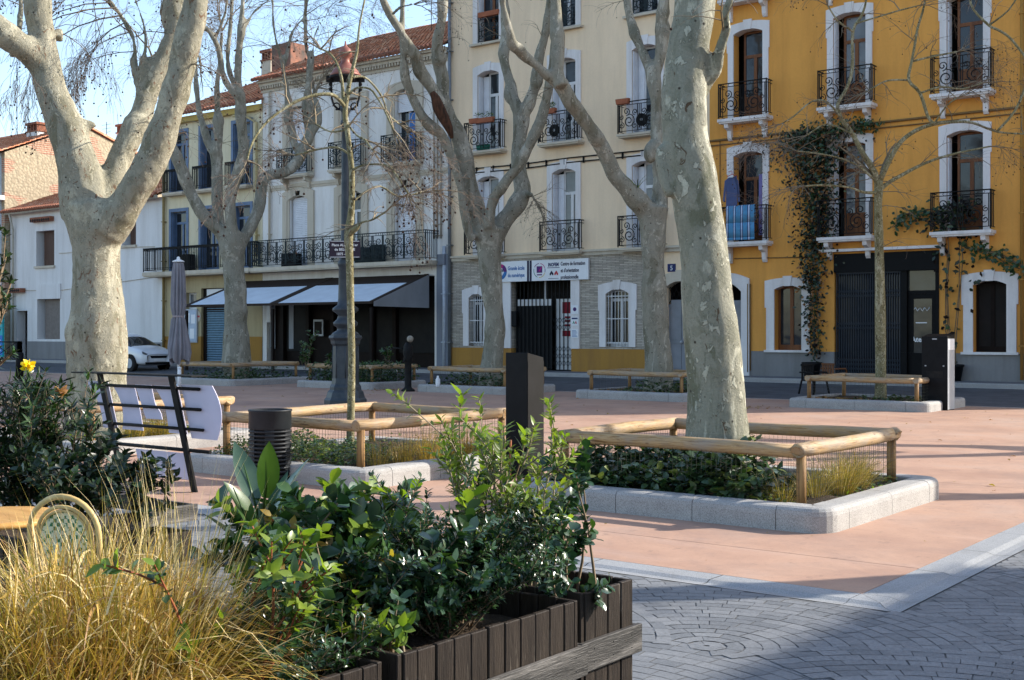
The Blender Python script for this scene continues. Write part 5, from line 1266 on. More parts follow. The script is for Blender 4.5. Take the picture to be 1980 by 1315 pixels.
for sg in (-1, 1):
    D_ = Vector((RX, RY, 0)) * sg
    P = [(.05, 6.92), (.17, 6.93), (.27, 7.02), (.32, 7.2), (.335, 7.45), (.33, 7.68)]
    q.tube([Vector(c) + D_ * a + Vector((0,0,z)) for a, z in P], .026, 6)
    P = [(.08 + .08 * math.cos(t_ * .5), 7.0 + .08 * math.sin(t_ * .5)) for t_ in range(11)]
    q.tube([Vector(c) + D_ * (a + .13) + Vector((0,0,z)) for a, z in P], .018, 5)
    for zz in (7.40, 7.52, 7.62): q.ball(Vector(c) + D_ * .35 + Vector((0,0,zz)), .05, 0, 4, 7)
    q.obox(Vector(c) + D_ * .36 + Vector((0,0,7.64)), D_ * .09, D_.cross(Vector((0,0,1))) * .04, (0,0,.07))
q.build('lyre_bracket', K['iron'], LP)
cop = M('copper_hood', (.33,.14,.10), (.21,.08,.06), 4, .45, .1, 30, .15)
q = MB(); q.lathe([(.36,7.69),(.36,7.74),(.33,7.77),(.29,7.84),(.20,7.93),(.115,8.01),(.10,8.06),(.10,8.13),(.15,8.18),(.16,8.25),(.12,8.35),(.05,8.40),(.03,8.43),(.012,8.53)], 20, (c[0], c[1], 0)); q.build('hood', cop, LP)
q = MB(); q.lathe([(.385,7.63),(.385,7.685),(.34,7.69),(.34,7.64)], 20, (c[0], c[1], 0))
q.build('hood_rim', K['iron'], LP)
pz = CH - (483 - HY) / F * 28.8
Vc = Vector((L0.x, L0.y, 0)); right = Vector((RX, RY, 0)); fw = Vector((-RY, RX, 0))
px0 = W(642, 470, 28.6)
q = MB(); mid_ = Vector((px0.x, px0.y, pz)) + right * .30
q.obox(mid_, right * .36, fw * .012, (0, 0, .20), 0); pl = q.build('name_plate', plain('plum_enamel', (.035,.022,.04), .4), LP)
q = MB()
for z in (-.185, .185): q.obox(mid_ + Vector((0,0,z)) - fw * .014, right * .34, fw * .002, (0,0,.006))
q.build('plate_border', K['white_plain'], pl, org=wloc(LP))
rz_ = math.atan2(RY, RX)
for k, s_ in enumerate(('Place ALBERT 1er', 'de BELGIQUE', '1875 - 1934')):
    p_ = mid_ - fw * .016 + Vector((0,0,.07 - .105 * k)); tt = text(LP, s_, p_, .082, K['white_plain'], rot=(math.pi/2, 0, rz_), align='CENTER', bold=.002)
q = MB(); q.obox(Vector((L0.x, L0.y, pz + .05)), right * .13, fw * .13, (0,0,.03)); q.build('plate_clamp', iron, LP)
# ---- terminals
def terminal(p, w, d, h, hb, label, notch=True):
    x, y = p
    T = thing('electric_terminal', label, 'terminal', (x, y, 0), 0, 'tall service terminals')
    q = MB(); q.prism([(-d/2, 0), (d/2, 0), (d/2, hb), (-d/2, h)], (x - w/2, y, 0), (0,1,0), (0,0,1), (1,0,0), w); q.build('body', K['charcoal'], T, bevel=.006)
    q = MB(); q.box(x + w/2, y - d/2 + .005, .02, x + w/2 + .006, y + d/2 - .005, min(h, hb) - .04); q.build('side_panel', K['steel_pale'] if notch else K['charcoal'], T)
    if notch:
        q = MB(); q.box(x - w*.32, y - d/2 - .006, h*.44, x + w*.32, y - d/2 - .001, h*.53); q.build('socket_flap', K['iron'], T)
        q = MB(); q.box(x - w*.38, y - d/2 - .005, h*.595, x - w*.32, y - d/2 - .001, h*.61); q.box(x + w*.32, y - d/2 - .005, h*.595, x + w*.38, y - d/2 - .001, h*.61); q.box(x - .05, y - d/2 - .004, h*.96, x + .05, y - d/2 - .001, h*.975); q.build('lock', K['steel_pale'], T)
        q = MB(); q.box(x + w/2 + .007, y - d/2 + .03, h*.82, x + w/2 + .010, y + d/2 - .03, h*.965); q.build('notice', K['white_plain'], T)
    return T
g_ = G(1836, 794); terminal((g_.x - .30, g_.y + .16), .56, .46, 1.60, 1.66, 'tall charcoal terminal with a pale side panel at the right bed')
g_ = G(1020, 926); terminal((g_.x - .17, g_.y + .17), .32, .32, 1.46, 1.40, 'black terminal with sloping top between the two nearest log fences', notch=False)
# ---- litter bin
b0 = G(491, 934); bx, by = b0.x + .1, b0.y + .15
B = thing('litter_bin', 'dark grey slatted metal litter bin beside the log fence', 'litter bin', (bx, by, 0))
r = .235
q = MB(); q.lathe([(r,.03),(r+.004,.10),(r-.01,.10)], 28, (bx, by, 0)); q.build('base', K['charcoal'], B); q = MB(); q.lathe([(r-.006,.60),(r+.004,.62),(r+.004,.80),(r+.012,.81),(r+.012,.825),(r-.03,.825),(r-.03,.62)], 28, (bx, by, 0)); q.build('rim', M('bin_grey', (.014,.017,.020), (.022,.025,.028), 5, .5, .05, 60, 0), B)
q = MB()
for k in range(11): z = .12 + k * .045; q.lathe([(r-.004,z),(r+.004,z+.004),(r+.004,z+.022),(r-.004,z+.026)], 28, (bx, by, 0))
for k in range(6): a = k * math.pi / 3 + .3; q.obox((bx + (r-.012) * math.cos(a), by + (r-.012) * math.sin(a), .36), Vector((-math.sin(a), math.cos(a), 0)) * .05, Vector((math.cos(a), math.sin(a), 0)) * .006, (0,0,.26))
q.build('slat', bpy.data.materials['bin_grey'], B)
q = MB(); q.lathe([(r-.03,.04),(r-.03,.76)], 20, (bx, by, 0)); q.build('liner', K['dark'], B)
# ---- bench with lilac boards, seen from behind
def bench():
    ax, up, nv = Vector((1,0,0)), Vector((0,0,1)), Vector((0,1,0)); Lx = 1.06; KX = 1.19
    o = W(331, 727, 12.75); ztop = o.z; o.x -= Lx * KX; o.z = 0
    root = thing('bench', 'black metal bench frame with lilac boards seen from behind', 'bench', (o.x, o.y, 0))
    lil = M('lilac_board', (.56,.53,.66), (.50,.48,.60), 3, .55)
    lean = .30
    def pt(a, z, n=0): return o + ax * (a * KX) + up * z + nv * (n + lean * (ztop - z) / ztop)
    for a in (0.0, Lx):
        q = MB(); q.obox((pt(a, 0, .0) + pt(a, ztop)) / 2, ax * .042, nv * .012, (pt(a, ztop) - pt(a, 0)) / 2); q.build('upright', K['iron'], root)
    for k, (z, e0, e1) in enumerate(((ztop - .13, .20, .32), (ztop - .345, .17, .28), (ztop - .56, .15, .26), (ztop - .79, .12, .30))):
        q = MB(); q.tube([pt(-e0, z, .03), pt(Lx + e1, z, .03)], .017 if k < 3 else .02, 8); q.build('crossbar', K['iron'], root)
    q = MB(); q.obox(pt(Lx/2 + .03, ztop + .008), ax * (Lx/2 + .36) * KX, nv * .10, up * .007); q.build('top_plate', K['iron'], root)
    s = math.sin
    def board(lo, hi, z0_, z1_, n=12, off=.055):
        q = MB(); V = [(lo(i / n), hi(i / n), z0_ + (z1_ - z0_) * i / n) for i in range(n + 1)]
        for (a0, b0_, za), (a1, b1, zb2) in zip(V, V[1:]):
            for nn, fl_ in ((off, 1), (off + .008, 0)):
                f4 = [pt(a0, za, nn), pt(b0_, za, nn), pt(b1, zb2, nn), pt(a1, zb2, nn)]; q.face(f4 if fl_ else list(reversed(f4)))
            q.face([pt(a0, za, off), pt(a1, zb2, off), pt(a1, zb2, off + .008), pt(a0, za, off + .008)]); q.face([pt(b0_, za, off), pt(b0_, za, off + .008), pt(b1, zb2, off + .008), pt(b1, zb2, off)])
        for k_, fl_ in ((0, 1), (-1, 0)):
            a0, b0_, z_ = V[k_]; f4 = [pt(a0,z_,off), pt(a0,z_,off+.008), pt(b0_,z_,off+.008), pt(b0_,z_,off)]; q.face(f4 if fl_ else list(reversed(f4)))
        q.build('board', lil, root)
    zt, zb_ = ztop - .09, ztop - .62
    board(lambda f: -.20 - .13 * max(0, f - .5) ** 1.5 * 2 + .02 * s(f * 5), lambda f: .03, zb_, zt)
    board(lambda f: .10 + .07 * s(f * math.pi) - .06 * max(0, f - .75) * 4 * (f - .75), lambda f: .42 + .015 * s(f * 3), zb_, zt - .03)
    board(lambda f: .50 - .06 * f, lambda f: .74 - .06 * max(0, f - .2) * 4 if f < .45 else .68, ztop - .48, zt - .02)
    board(lambda f: .80 + .02 * s(f * math.pi) - .10 * max(0, f - .6) * 2, lambda f: Lx, zb_, zt - .02)
    board(lambda f: Lx + .05, lambda f: Lx + .33 + .20 * s(.35 + f * 2.0), zb_ - .04, zt)
    board(lambda f: .25, lambda f: Lx - .02, ztop - 1.12, ztop - .83, off=.05)
bench()
# ---- parked car
def car():
    cx, cy, z0 = -44.3, 31.2, gz(31.2)
    root = thing('parked_car', 'small white car parked nose out behind the thick plane tree', 'car', (cx, cy, z0))
    paint = M('white_car_paint', (.72,.73,.75), (.68,.69,.71), 2, .18); paint.node_tree.nodes['Principled BSDF'].inputs['Coat Weight'].default_value = .6
    # stations along the car: x, half width low, belt z, roof z, half width roof, sill z
    st = [(2.02,.58,.62,.66,.50,.28),(1.92,.76,.74,.80,.60,.20),(1.6,.84,.86,.92,.68,.19),(1.15,.86,.93,1.02,.70,.19),(.95,.86,.95,1.10,.68,.19),(.35,.87,.97,1.42,.62,.19),(0,.87,.97,1.52,.60,.19),(-.8,.87,.98,1.55,.59,.19),(-1.45,.86,1.0,1.47,.58,.2),(-1.85,.82,1.0,1.18,.56,.24),(-2.02,.72,.8,.9,.52,.3)]
    q = MB(); rows = []
    for x, hw, zb, zr, hr, zs in st:
        half = [(hw * .90, zs), (hw, zs + .18), (hw * 1.0, (zs + zb) / 2 + .08), (hw * .985, zb), (hr + (hw - hr) * .35, zb + (zr - zb) * .55), (hr, zr - (zr - zb) * .10), (hr * .55, zr + .01), (0, zr + .02)]
        rows.append([(cx + x, cy - a, z0 + b) for a, b in half] + [(cx + x, cy + a, z0 + b) for a, b in reversed(half[:-1])])
    n = len(rows[0]); base = len(q.v)
    for r_ in rows: q.v += r_
    for i in range(len(rows) - 1):
        for j in range(n - 1):
            q.f.append((base + i*n + j, base + i*n + j + 1, base + (i+1)*n + j + 1, base + (i+1)*n + j)); gl = (j in (4, n - 6)) and 3 <= i <= 8 or (j in (5,6,7,8) and i in (3,4) ) ; q.m.append(1 if gl else 0); q.sm.append(True)
        q.f.append((base + i*n + n - 1, base + i*n, base + (i+1)*n, base + (i+1)*n + n - 1)); q.m.append(0); q.sm.append(True)
    q.f.append(tuple(base + j for j in range(n))); q.m.append(0); q.sm.append(True); e = base + (len(rows) - 1) * n; q.f.append(tuple(e + j for j in reversed(range(n)))); q.m.append(0); q.sm.append(True)
    b = q.build('body', [paint, K['glass']], root)
    sb = b.modifiers.new('sub', 'SUBSURF'); sb.levels = 2; sb.render_levels = 2
    for sx in (1.28, -1.28):
        for sy in (-1, 1):
            y = cy + sy * .80
            q = MB(); q.tube([(cx + sx, y - .10, z0 + .31), (cx + sx, y + .10, z0 + .31)], .31, 22); w_ = q.build('wheel', plain('tyre_rubber', (.02,.02,.021), .8), root)
            q = MB(); q.tube([(cx + sx, y + sy * .09, z0 + .31), (cx + sx, y + sy * .108, z0 + .31)], .20, 16); q.build('rim', K['steel_pale'], w_, org=wloc(root))
            q = MB(); q.tube([(cx + sx, cy + sy * .70, z0 + .33), (cx + sx, cy + sy * .885, z0 + .33)], .36, 22); q.build('wheel_arch', K['dark'], root)
    q = MB(); q.prism([(-.42,0),(.42,0),(.36,-.10),(-.36,-.10)], (cx + 2.0, cy, z0 + .62), (0,1,0), (0,0,1), (1,0,0), .045); q.box(cx + 1.98, cy - .62, z0 + .26, cx + 2.05, cy + .62, z0 + .36); q.build('grille', K['charcoal'], root)
    for sy in (-1, 1):
        q = MB(); q.prism([(0,0),(sy*.26,.10),(sy*.30,.20),(sy*.03,.08)], (cx + 1.93, cy + sy * .46, z0 + .60), (0,1,0), (0,0,1), (1,0,0), .07); q.build('headlight', K['glass_dim'], root)
        q = MB(); q.box(cx + .72, cy + sy * .9 - .09, z0 + .95, cx + .84, cy + sy * .9 + .09, z0 + 1.08); q.build('mirror', K['charcoal'], root, bevel=.03)
    q = MB(); q.box(cx + 2.05, cy - .26, z0 + .40, cx + 2.07, cy + .26, z0 + .51); q.build('number_plate', K['white_plain'], root)
    q = MB(); q.box(cx - .2, cy - .874, z0 + .3, cx - .18, cy - .866, z0 + .95); q.build('door_seam', K['charcoal'], root)
car()
# ---- closed parasol
u = G(352, 760); D_ = 37.5; uu = W(345, HY, D_); 
UP = thing('closed_parasol', 'tall grey parasol folded and tied beside the far log fence', 'parasol', (uu.x, uu.y, 0))
def zz(py): return CH - (py - HY) / F * D_
q = MB(); q.tube([(uu.x, uu.y, 0), (uu.x, uu.y, zz(500))], .035, 10); q.lathe([(.20,0),(.20,.06),(.06,.10)], 14, (uu.x, uu.y, .004)); q.build('pole', K['white_plain'], UP)
q = MB(); lev = [(508,.15),(530,.16),(560,.175),(590,.19),(608,.15),(612,.13),(618,.16),(640,.20),(660,.24),(678,.27),(690,.25),(699,.23)]; nn = 88; base = len(q.v)
for k, (py, r_) in enumerate(lev):
    for j in range(nn):
        a = 2 * math.pi * j / nn; f = 1 + (.30 if k else .05) * (2 * abs(math.sin(a * 5.5 + k * .12 + .3 * math.sin(a * 2))) - 1) + .22 * math.sin(a * 3 + k * .5) * (k > 5)
        q.v.append((uu.x + r_ * f * math.cos(a), uu.y + r_ * f * math.sin(a), zz(py) + (.10 * math.sin(a * 4 + 1) if k > 8 else 0)))
for k in range(len(lev) - 1):
    for j in range(nn): a, b = base + k * nn + j, base + k * nn + (j + 1) % nn; q.f.append((a, a + nn, b + nn, b)); q.m.append(0); q.sm.append(True)
q.build('canopy', M('grey_canvas_folded', (.27,.26,.285), (.21,.205,.225), 3, .85, .2, 60), UP)
q = MB(); q.lathe([(.18,0),(.18,.03),(.05,.09),(.05,.14),(.02,.17)], 14, (uu.x, uu.y, zz(507))); q.build('cap', K['white_plain'], UP)
q = MB(); q.lathe([(.165,-.03),(.17,0),(.165,.03)], 20, (uu.x, uu.y, zz(612))); q.build('tie_strap', plain('pale_strap', (.4,.33,.33), .8), UP)
# ---- small street things
def bollard(px, py, h, r, label, ball=True, mat=None, grp='dark bollards'):
    p = G(px, py); q = MB()
    q.lathe([(r*1.5,0),(r*1.5,.06),(r,.10),(r,h-.15),(r*1.2,h-.12),(r*1.2,h-.06),(r*.7,h)] if ball else [(r,0),(r,h-.02),(r*.9,h)], 16, (p.x, p.y, 0))
    return solo(q, 'bollard', mat or K['charcoal'], label, 'bollard', (p.x, p.y, 0), group=grp)
p = G(789, 757)
FT = thing('drinking_fountain', 'slim black cast iron fountain post with a pale round cap beside the far kerb', 'fountain', (p.x, p.y, 0))
q = MB(); q.lathe([(.20,0),(.20,.05),(.12,.10),(.10,.14),(.10,.85),(.14,.92),(.12,1.0),(.15,1.08),(.13,1.3),(.07,1.4)], 12, (p.x, p.y, 0)); q.box(p.x - .03, p.y - .03, 1.02, p.x + .03, p.y + .03, 1.05); q.build('post', K['iron'], FT)
q = MB(); q.ball((p.x + .08, p.y, 1.50), .10, 0, 6, 12); q.build('cap', plain('worn_cap', (.30,.27,.22), .6), FT)
q = MB(); q.tube([(p.x - .1, p.y, 1.22), (p.x - .5, p.y - .1, 1.24)], .02, 6); q.tube([(p.x, p.y - .1, .9), (p.x, p.y - .22, .84)], .03, 6); q.build('spout', K['iron'], FT)
for px, py, h, lab in ((290, 712, .75, 'short dark bollard in front of the white car'), (38, 738, 1.0, 'dark square topped bollard behind the yellow flower')):
    bollard(px, py, h, .13, lab, ball=False)
p = G(347, 752); q = MB(); q.tube([(p.x, p.y, 0), (p.x, p.y, .62)], .05, 10); q.lathe([(.06,.60),(.06,.64),(.02,.66)], 10, (p.x, p.y, 0)); solo(q, 'marker_post', K['white_plain'], 'short white post beside the parasol foot', 'post', (p.x, p.y, 0))
# street barrier and turquoise notice board at the far left
p = FP(12, 700, NF - 2.2); x = p[0]; BR = thing('street_barrier', 'black street barrier with crossed bars by the far left house', 'barrier', (x, NF - 2.2, .2))
q = MB(); z = gz(NF - 2.2) 
for dx in (-1.3, .95): q.tube([(x + dx, NF - 2.2, z), (x + dx, NF - 2.2, z + 1.05)], .03, 6)
q.tube([(x - 1.3, NF - 2.2, z + 1.05), (x + .95, NF - 2.2, z + 1.05)], .03, 6); q.tube([(x - 1.3, NF - 2.2, z + .2), (x + .95, NF - 2.2, z + .2)], .025, 6); q.tube([(x - 1.3, NF - 2.2, z + .2), (x + .95, NF - 2.2, z + 1.05)], .02, 5); q.tube([(x - 1.3, NF - 2.2, z + 1.05), (x + .95, NF - 2.2, z + .2)], .02, 5); q.build('frame', K['iron'], BR)
x = FP(-2, 640, NF - 1.0)[0]; z0_, z1_ = FP(-2, 690, NF - 1.0)[1], FP(-2, 592, NF - 1.0)[1]
q = MB(); q.box(x - .7, NF - 1.05, z0_, x + .42, NF - .95, z1_, 0); q.box(x - .7, NF - 1.06, z0_ + .1, x + .42, NF - 1.051, z0_ + 1.1, 1); q.tube([(x, NF - 1.07, z1_ - .55), (x, NF - 1.055, z1_ - .55)], .3, 20, 1)
for k in range(5): q.box(x - .4, NF - 1.068, z0_ + .3 + .13 * k, x + .25 - .1 * (k % 2), NF - 1.061, z0_ + .36 + .13 * k, 2)
for dx in (-.6, .3): q.box(x + dx - .03, NF - 1.03, .34, x + dx + .03, NF - .97, z0_, 3)
solo(q, 'notice_board', [plain('turquoise', (.02,.42,.45), .5), plain('notice_blue', (.02,.18,.55), .5), K['white_plain'], K['iron']], 'turquoise and blue notice board at the left edge', 'notice board', (x, NF - 1, .34))
# notices in the glazed frame beside the parasol
x, z = FS(371), FZ(371, 630); q = MB(); q.box(x - .45, NF - .08, z - .75, x + .45, NF - .005, z + .75, 0); q.box(x - .40, NF - .086, z - .70, x + .40, NF - .081, z + .70, 1)
for dx, dz, w_, h_ in ((-.2, .35, .3, .42), (.2, .3, .28, .4), (.12, -.35, .3, .45), (-.22, -.3, .2, .3)): q.box(x + dx - w_/2, NF - .09, z + dz - h_/2, x + dx + w_/2, NF - .087, z + dz + h_/2, 2)
solo(q, 'notice_case', [K['steel_pale'], plain('pale_blue_paper', (.42,.50,.60), .4), K['white_plain']], 'glazed notice case with papers behind the closed parasol', 'notice case', (x, NF, z - .75))
# dark plastic armchair beside the right bed
def armchair(x, y, rz, mat, label, h=.86):
    root = thing('armchair', label, 'chair', (x, y, 0), rz)
    q = MB(); q.box(-.25, -.23, .41, .25, .24, .45); q.build('seat', mat, root, org=(0,0,0), bevel=.012)
    q = MB()
    for k in range(5): q.box(-.22 + k * .092, .22, .44, -.15 + k * .092, .25, h - .04)
    q.box(-.24, .21, h - .06, .24, .26, h); q.build('backrest', mat, root, org=(0,0,0), bevel=.01)
    for sx in (-1, 1):
        q = MB(); q.tube([(sx*.27, .24, .64), (sx*.28, -.18, .64), (sx*.27, -.24, .58), (sx*.25, -.24, .42)], .022, 8); q.build('armrest', mat, root, org=(0,0,0))
        for sy in (-1, 1): q = MB(); q.tube([(sx*.24, sy*.21, .42), (sx*.29, sy*.28, 0)], .025, 8); q.build('leg', mat, root, org=(0,0,0))
    return root
p = G(1578, 771); armchair(p.x - .45, p.y + .9, 1.2, K['charcoal'], 'dark plastic armchair behind the left end of the right bed')
p = FP(1612, 722, 33.9); armchair(p[0], 33.9, 2.8, K['brown_wood'], 'small brown wooden chair against the orange house wall', .8)
# water bottle and dropped things at the far bed
p = G(833, 748, .17); q = MB(); q.lathe([(.06,0),(.065,.02),(.065,.2),(.03,.27),(.03,.31)], 12, (p.x, p.y + .3, .16)); solo(q, 'plastic_bottle', K['white_plain'], 'white plastic bottle on the soil by the far kerb', 'bottle', (p.x, p.y + .3, .16))
# ------------------------------------------------------------------ planting
OBOV = {0: .16, 1: .62, 2: .95, 3: .88}
def leaf(mb, p, d, nrm, L, w, m=0, fold=.25, curl=.3, tip=.75, n=3, obov=False):
    if obov: n = 4
    d = d.normalized(); s = d.cross(nrm)
    if s.length < 1e-3: s = d.orthogonal()
    s.normalize(); nn = s.cross(d)
    i = len(mb.v); prof = []
    for k in range(n + 1):
        f = k / n; ww = w * OBOV.get(k, 0) if obov else w * (math.sin(math.pi * min(1, (f * .92 + .06)) ** tip)) if k < n else 0
        c = p + d * (L * (f - curl * .15 * f * f)) - nn * (curl * L * f * f * .5)
        if k == n and obov: mb.v.append(tuple(c)); break
        if k == n: mb.v.append(tuple(c)); break
        mb.v += [tuple(c - s * ww * .5 + nn * fold * ww * .5), tuple(c), tuple(c + s * ww * .5 + nn * fold * ww * .5)]
    for k in range(n - 1):
        a = i + 3 * k
        mb.f += [(a, a + 1, a + 4, a + 3), (a + 1, a + 2, a + 5, a + 4)]; mb.m += [m, m]; mb.sm += [True, True]
    a = i + 3 * (n - 1); e = i + 3 * n
    mb.f += [(a, a + 1, e), (a + 1, a + 2, e)]; mb.m += [m, m]; mb.sm += [True, True]
def rv(rg, z0=-1, z1=1): return Vector((rg.uniform(-1, 1), rg.uniform(-1, 1), rg.uniform(z0, z1)))
def stem_path(p, d, L, n, rg, wob=.2, grav=0):
    pts = [p.copy()]; dd = d.normalized()
    for k in range(n):
        dd = (dd + rv(rg) * wob + Vector((0, 0, -grav))).normalized(); pts.append(pts[-1] + dd * (L / n))
    return pts
def shrub(name, label, base, stems, h, spread, Ll, Lw, mats, picks, rg, whorl=5, step=.035, branch=3, cat='shrub', group=None, start=.25, up=.5, fold=.25, curl=.3, stem_mat=None, tipm=None, sr=.006, blen=.45, droop=0, jit=.04, obov=False):
    base = Vector(base); root = thing(name, label, cat, base, 0, group)
    S, Lm = MB(), MB()
    def dress(pts, st, last):
        acc = 0
        for k in range(1, len(pts)):
            a, b = pts[k - 1], pts[k]; t = (b - a); seg = t.length; t.normalize()
            f = k / (len(pts) - 1)
            if f < st: continue
            acc += seg
            while acc > 0:
                acc -= step
                p = a + (b - a) * rg.random(); s = rv(rg); s = (s - t * s.dot(t)); s.normalize()
                d = s + t * rg.uniform(.1, .9) + Vector((0, 0, up * rg.random() - droop))
                leaf(Lm, p + s * .004, d, t + Vector((0,0,.6)) + rv(rg) * .3, Ll * rg.uniform(.6, 1.1), Lw * rg.uniform(.7, 1.1), rg.choice(picks), fold, curl * rg.uniform(.2, 1.4), obov=obov)
        e = pts[-1]; t = (pts[-1] - pts[-2]).normalized(); s0 = t.orthogonal().normalized(); w0 = t.cross(s0); ph = rg.random() * 6
        for q in range(whorl):
            a = ph + q * 2.4; s = s0 * math.cos(a) + w0 * math.sin(a)
            m_ = tipm if tipm is not None and rg.random() < .6 else rg.choice(picks)
            leaf(Lm, e - t * (.012 * q), s * rg.uniform(.5, 1.1) + t * rg.uniform(.35, .9), t, Ll * rg.uniform(.6, 1.1), Lw * rg.uniform(.75, 1.1), m_, fold, curl * rg.uniform(.3, 1.3), obov=obov)
    for i in range(stems):
        p = base + Vector((rg.uniform(-1, 1) * jit, rg.uniform(-1, 1) * jit, 0))
        d = Vector((rg.uniform(-1, 1) * spread, rg.uniform(-1, 1) * spread, 1))
        L = h * rg.uniform(.65, 1.05) * (1 + .25 * spread)
        pts = stem_path(p, d, L, 7, rg, .14)
        S.tube(pts, [sr * (1.2 - .12 * k) for k in range(8)], 4, 0, cap=False); dress(pts, start + .3 * rg.random(), True)
        for b in range(branch):
            k = rg.randint(2, 6); dd = (pts[k] - pts[k-1]).normalized() + rv(rg, -.3, .7) * 1.1
            bp = stem_path(pts[k], dd, L * blen * rg.uniform(.5, 1), 5, rg, .18)
            S.tube(bp, [sr * .6] * 5 + [sr * .3], 3, 0, cap=False); dress(bp, .15, False)
    S.build('stem', stem_mat or K['stem'], root); Lm.build('foliage', mats, root)
    return root
def blade(mb, p, d, L, w, m, bend, rg, n=5):
    d = d.normalized(); hor = Vector((d.x, d.y, 0)); 
    hor = hor.normalized() if hor.length > .01 else Vector((1,0,0))
    s = Vector((-hor.y, hor.x, 0)); s = (s + rv(rg) * .5).normalized(); q = p.copy(); dd = d.copy(); i = len(mb.v)
    for k in range(n + 1):
        f = k / n; ww = w * (1 - f * .85) * .5
        if k == n: mb.v.append(tuple(q))
        else: mb.v += [tuple(q - s * ww), tuple(q + s * ww)]
        dd = (dd + Vector((0,0,-bend * f)) + hor * bend * .35 * f + rv(rg) * .05).normalized(); q = q + dd * (L / n)
    for k in range(n - 1): a = i + 2 * k; mb.f.append((a, a + 1, a + 3, a + 2)); mb.m.append(m); mb.sm.append(True)
    a = i + 2 * (n - 1); mb.f.append((a, a + 1, a + 2)); mb.m.append(m); mb.sm.append(True)
def grass(name, label, base, n, h, spread, w, mats, picks, rg, r0=.08, bend=.35, cat='grass tuft', group=None, hmin=.45):
    base = Vector(base); root = thing(name, label, cat, base, 0, group); mb = MB()
    for i in range(n):
        a = rg.random() * 6.283; rr = r0 * math.sqrt(rg.random()); o = Vector((math.cos(a), math.sin(a), 0))
        d = o * spread * (rr / r0) * rg.uniform(.3, 1.2) + rv(rg, 0, 0) * .18 + Vector((0,0,1))
        blade(mb, base + o * rr, d, h * rg.uniform(hmin, 1.0), w * rg.uniform(.5, 1.2), rg.choice(picks), bend * rg.uniform(.1, 1.5), rg)
    mb.build('blades', mats, root)
    return root
def cover(name, label, x0, y0, x1, y1, z, n, h, Ll, Lw, mats, picks, rg, cat, lump=.6, avoid=None, tilt=.7):
    mb = MB()
    for i in range(n):
        x, y = rg.uniform(x0, x1), rg.uniform(y0, y1)
        if avoid and (x - avoid[0]) ** 2 + (y - avoid[1]) ** 2 < avoid[2] ** 2: continue
        e = min(x - x0, x1 - x, y - y0, y1 - y); hh = h * min(1, .35 + e * 2.2) * (1 - lump + lump * (.5 + .9 * mnoise.noise((x * 2.2, y * 2.2, x0))) * 1.3)
        if hh < .02: continue
        zz_ = z + hh * (1 - rg.random() ** 2 * .9)
        leaf(mb, Vector((x, y, zz_)), rv(rg, -.3, .5), Vector((0,0,1)) + rv(rg) * tilt, Ll * rg.uniform(.5, 1.2), Lw * rg.uniform(.6, 1.2), rg.choice(picks), .2, .4)
    o = solo(mb, name, mats, label, cat, ((x0 + x1) / 2, (y0 + y1) / 2, z), kind='stuff'); return o
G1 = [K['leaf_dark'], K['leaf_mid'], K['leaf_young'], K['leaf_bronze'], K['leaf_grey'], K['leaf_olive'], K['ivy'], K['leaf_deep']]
K['straw_rust'] = leafmat('rusty_blade', (.16,.09,.025), .5, .12, (.34,.18,.06))
GR = [K['straw'], K['straw_green'], K['straw_pale']]
rg = random.Random(77)
def inner(k, e=.26): x0, y0, x1, y1 = BX[k][0]; return x0 + e, y0 + e, x1 - e, y1 - e
# near bed: ivy on the left and front, grass tufts to the right
x0, y0, x1, y1 = inner('near')
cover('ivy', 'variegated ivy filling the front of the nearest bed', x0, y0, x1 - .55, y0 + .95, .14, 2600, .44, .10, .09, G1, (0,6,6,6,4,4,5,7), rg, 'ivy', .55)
cover('ivy', 'dark ivy behind the smooth trunk in the nearest bed', x0, y0 + .95, x0 + .9, y1, .14, 1100, .36, .08, .07, G1, (0,6,6,1), rg, 'ivy', .55)
cover('ground_cover', 'low green weeds between the trunk and the right fence of the nearest bed', x1 - .95, y0, x1, y1, .13, 1300, .15, .05, .035, G1, (1,1,2,5,6), rg, 'ground cover', .8)
for k, (dx, dy, n, h) in enumerate(((-.30, .75, 260, .52), (-.22, 1.15, 420, .58), (-.25, 1.55, 420, .56), (-.35, 1.95, 300, .50), (-.45, .40, 130, .40))):
    grass('grass_tuft', ('slim weedy grass tuft second from the front post of the nearest bed', 'fullest straw green grass tuft behind the nearest bed fence', 'straw green grass tuft third along the nearest bed fence', 'grass tuft by the far right post of the nearest bed', 'small thin grass tuft right behind the front post of the nearest bed')[k], (x1 + dx, y0 + dy, .13), n, h, .75, .007, GR, (0,1,1,1,2), rg, .10, .5, group='grass tufts in the beds')
# mid bed
x0, y0, x1, y1 = inner('mid')
cover('ground_cover', 'low bushy green ground cover left of the front post behind the litter bin', x0, y0, x1 - .35, y0 + 1.3, .13, 5200, .36, .05, .03, G1, (1,1,1,6,5,5,0), rg, 'ground cover', .7)
cover('ground_cover', 'thin green ground cover at the back of the thin young tree bed', x0, y0 + 1.3, x1 - .4, y1, .13, 800, .2, .045, .028, G1, (1,6,5), rg, 'ground cover', .8)
for k, (dx, dy, n, h) in enumerate(((-.28, .55, 150, .42), (-.25, .95, 220, .5), (-.22, 1.35, 260, .55), (-.24, 1.75, 300, .58), (-.3, 2.2, 240, .5))):
    grass('grass_tuft', ('thin dark grass tuft nearest the front post of the young tree bed', 'upright grass tuft second from the front post of the young tree bed', 'brownish grass tuft in the middle of the young tree bed fence', 'tall brownish grass tuft fourth along the young tree bed fence', 'grass tuft at the far end of the young tree bed fence')[k], (x1 + dx, y0 + dy, .13), n, h, .5, .006, GR, (0,1,1,0), rg, .12, .3, group='grass tufts in the beds')
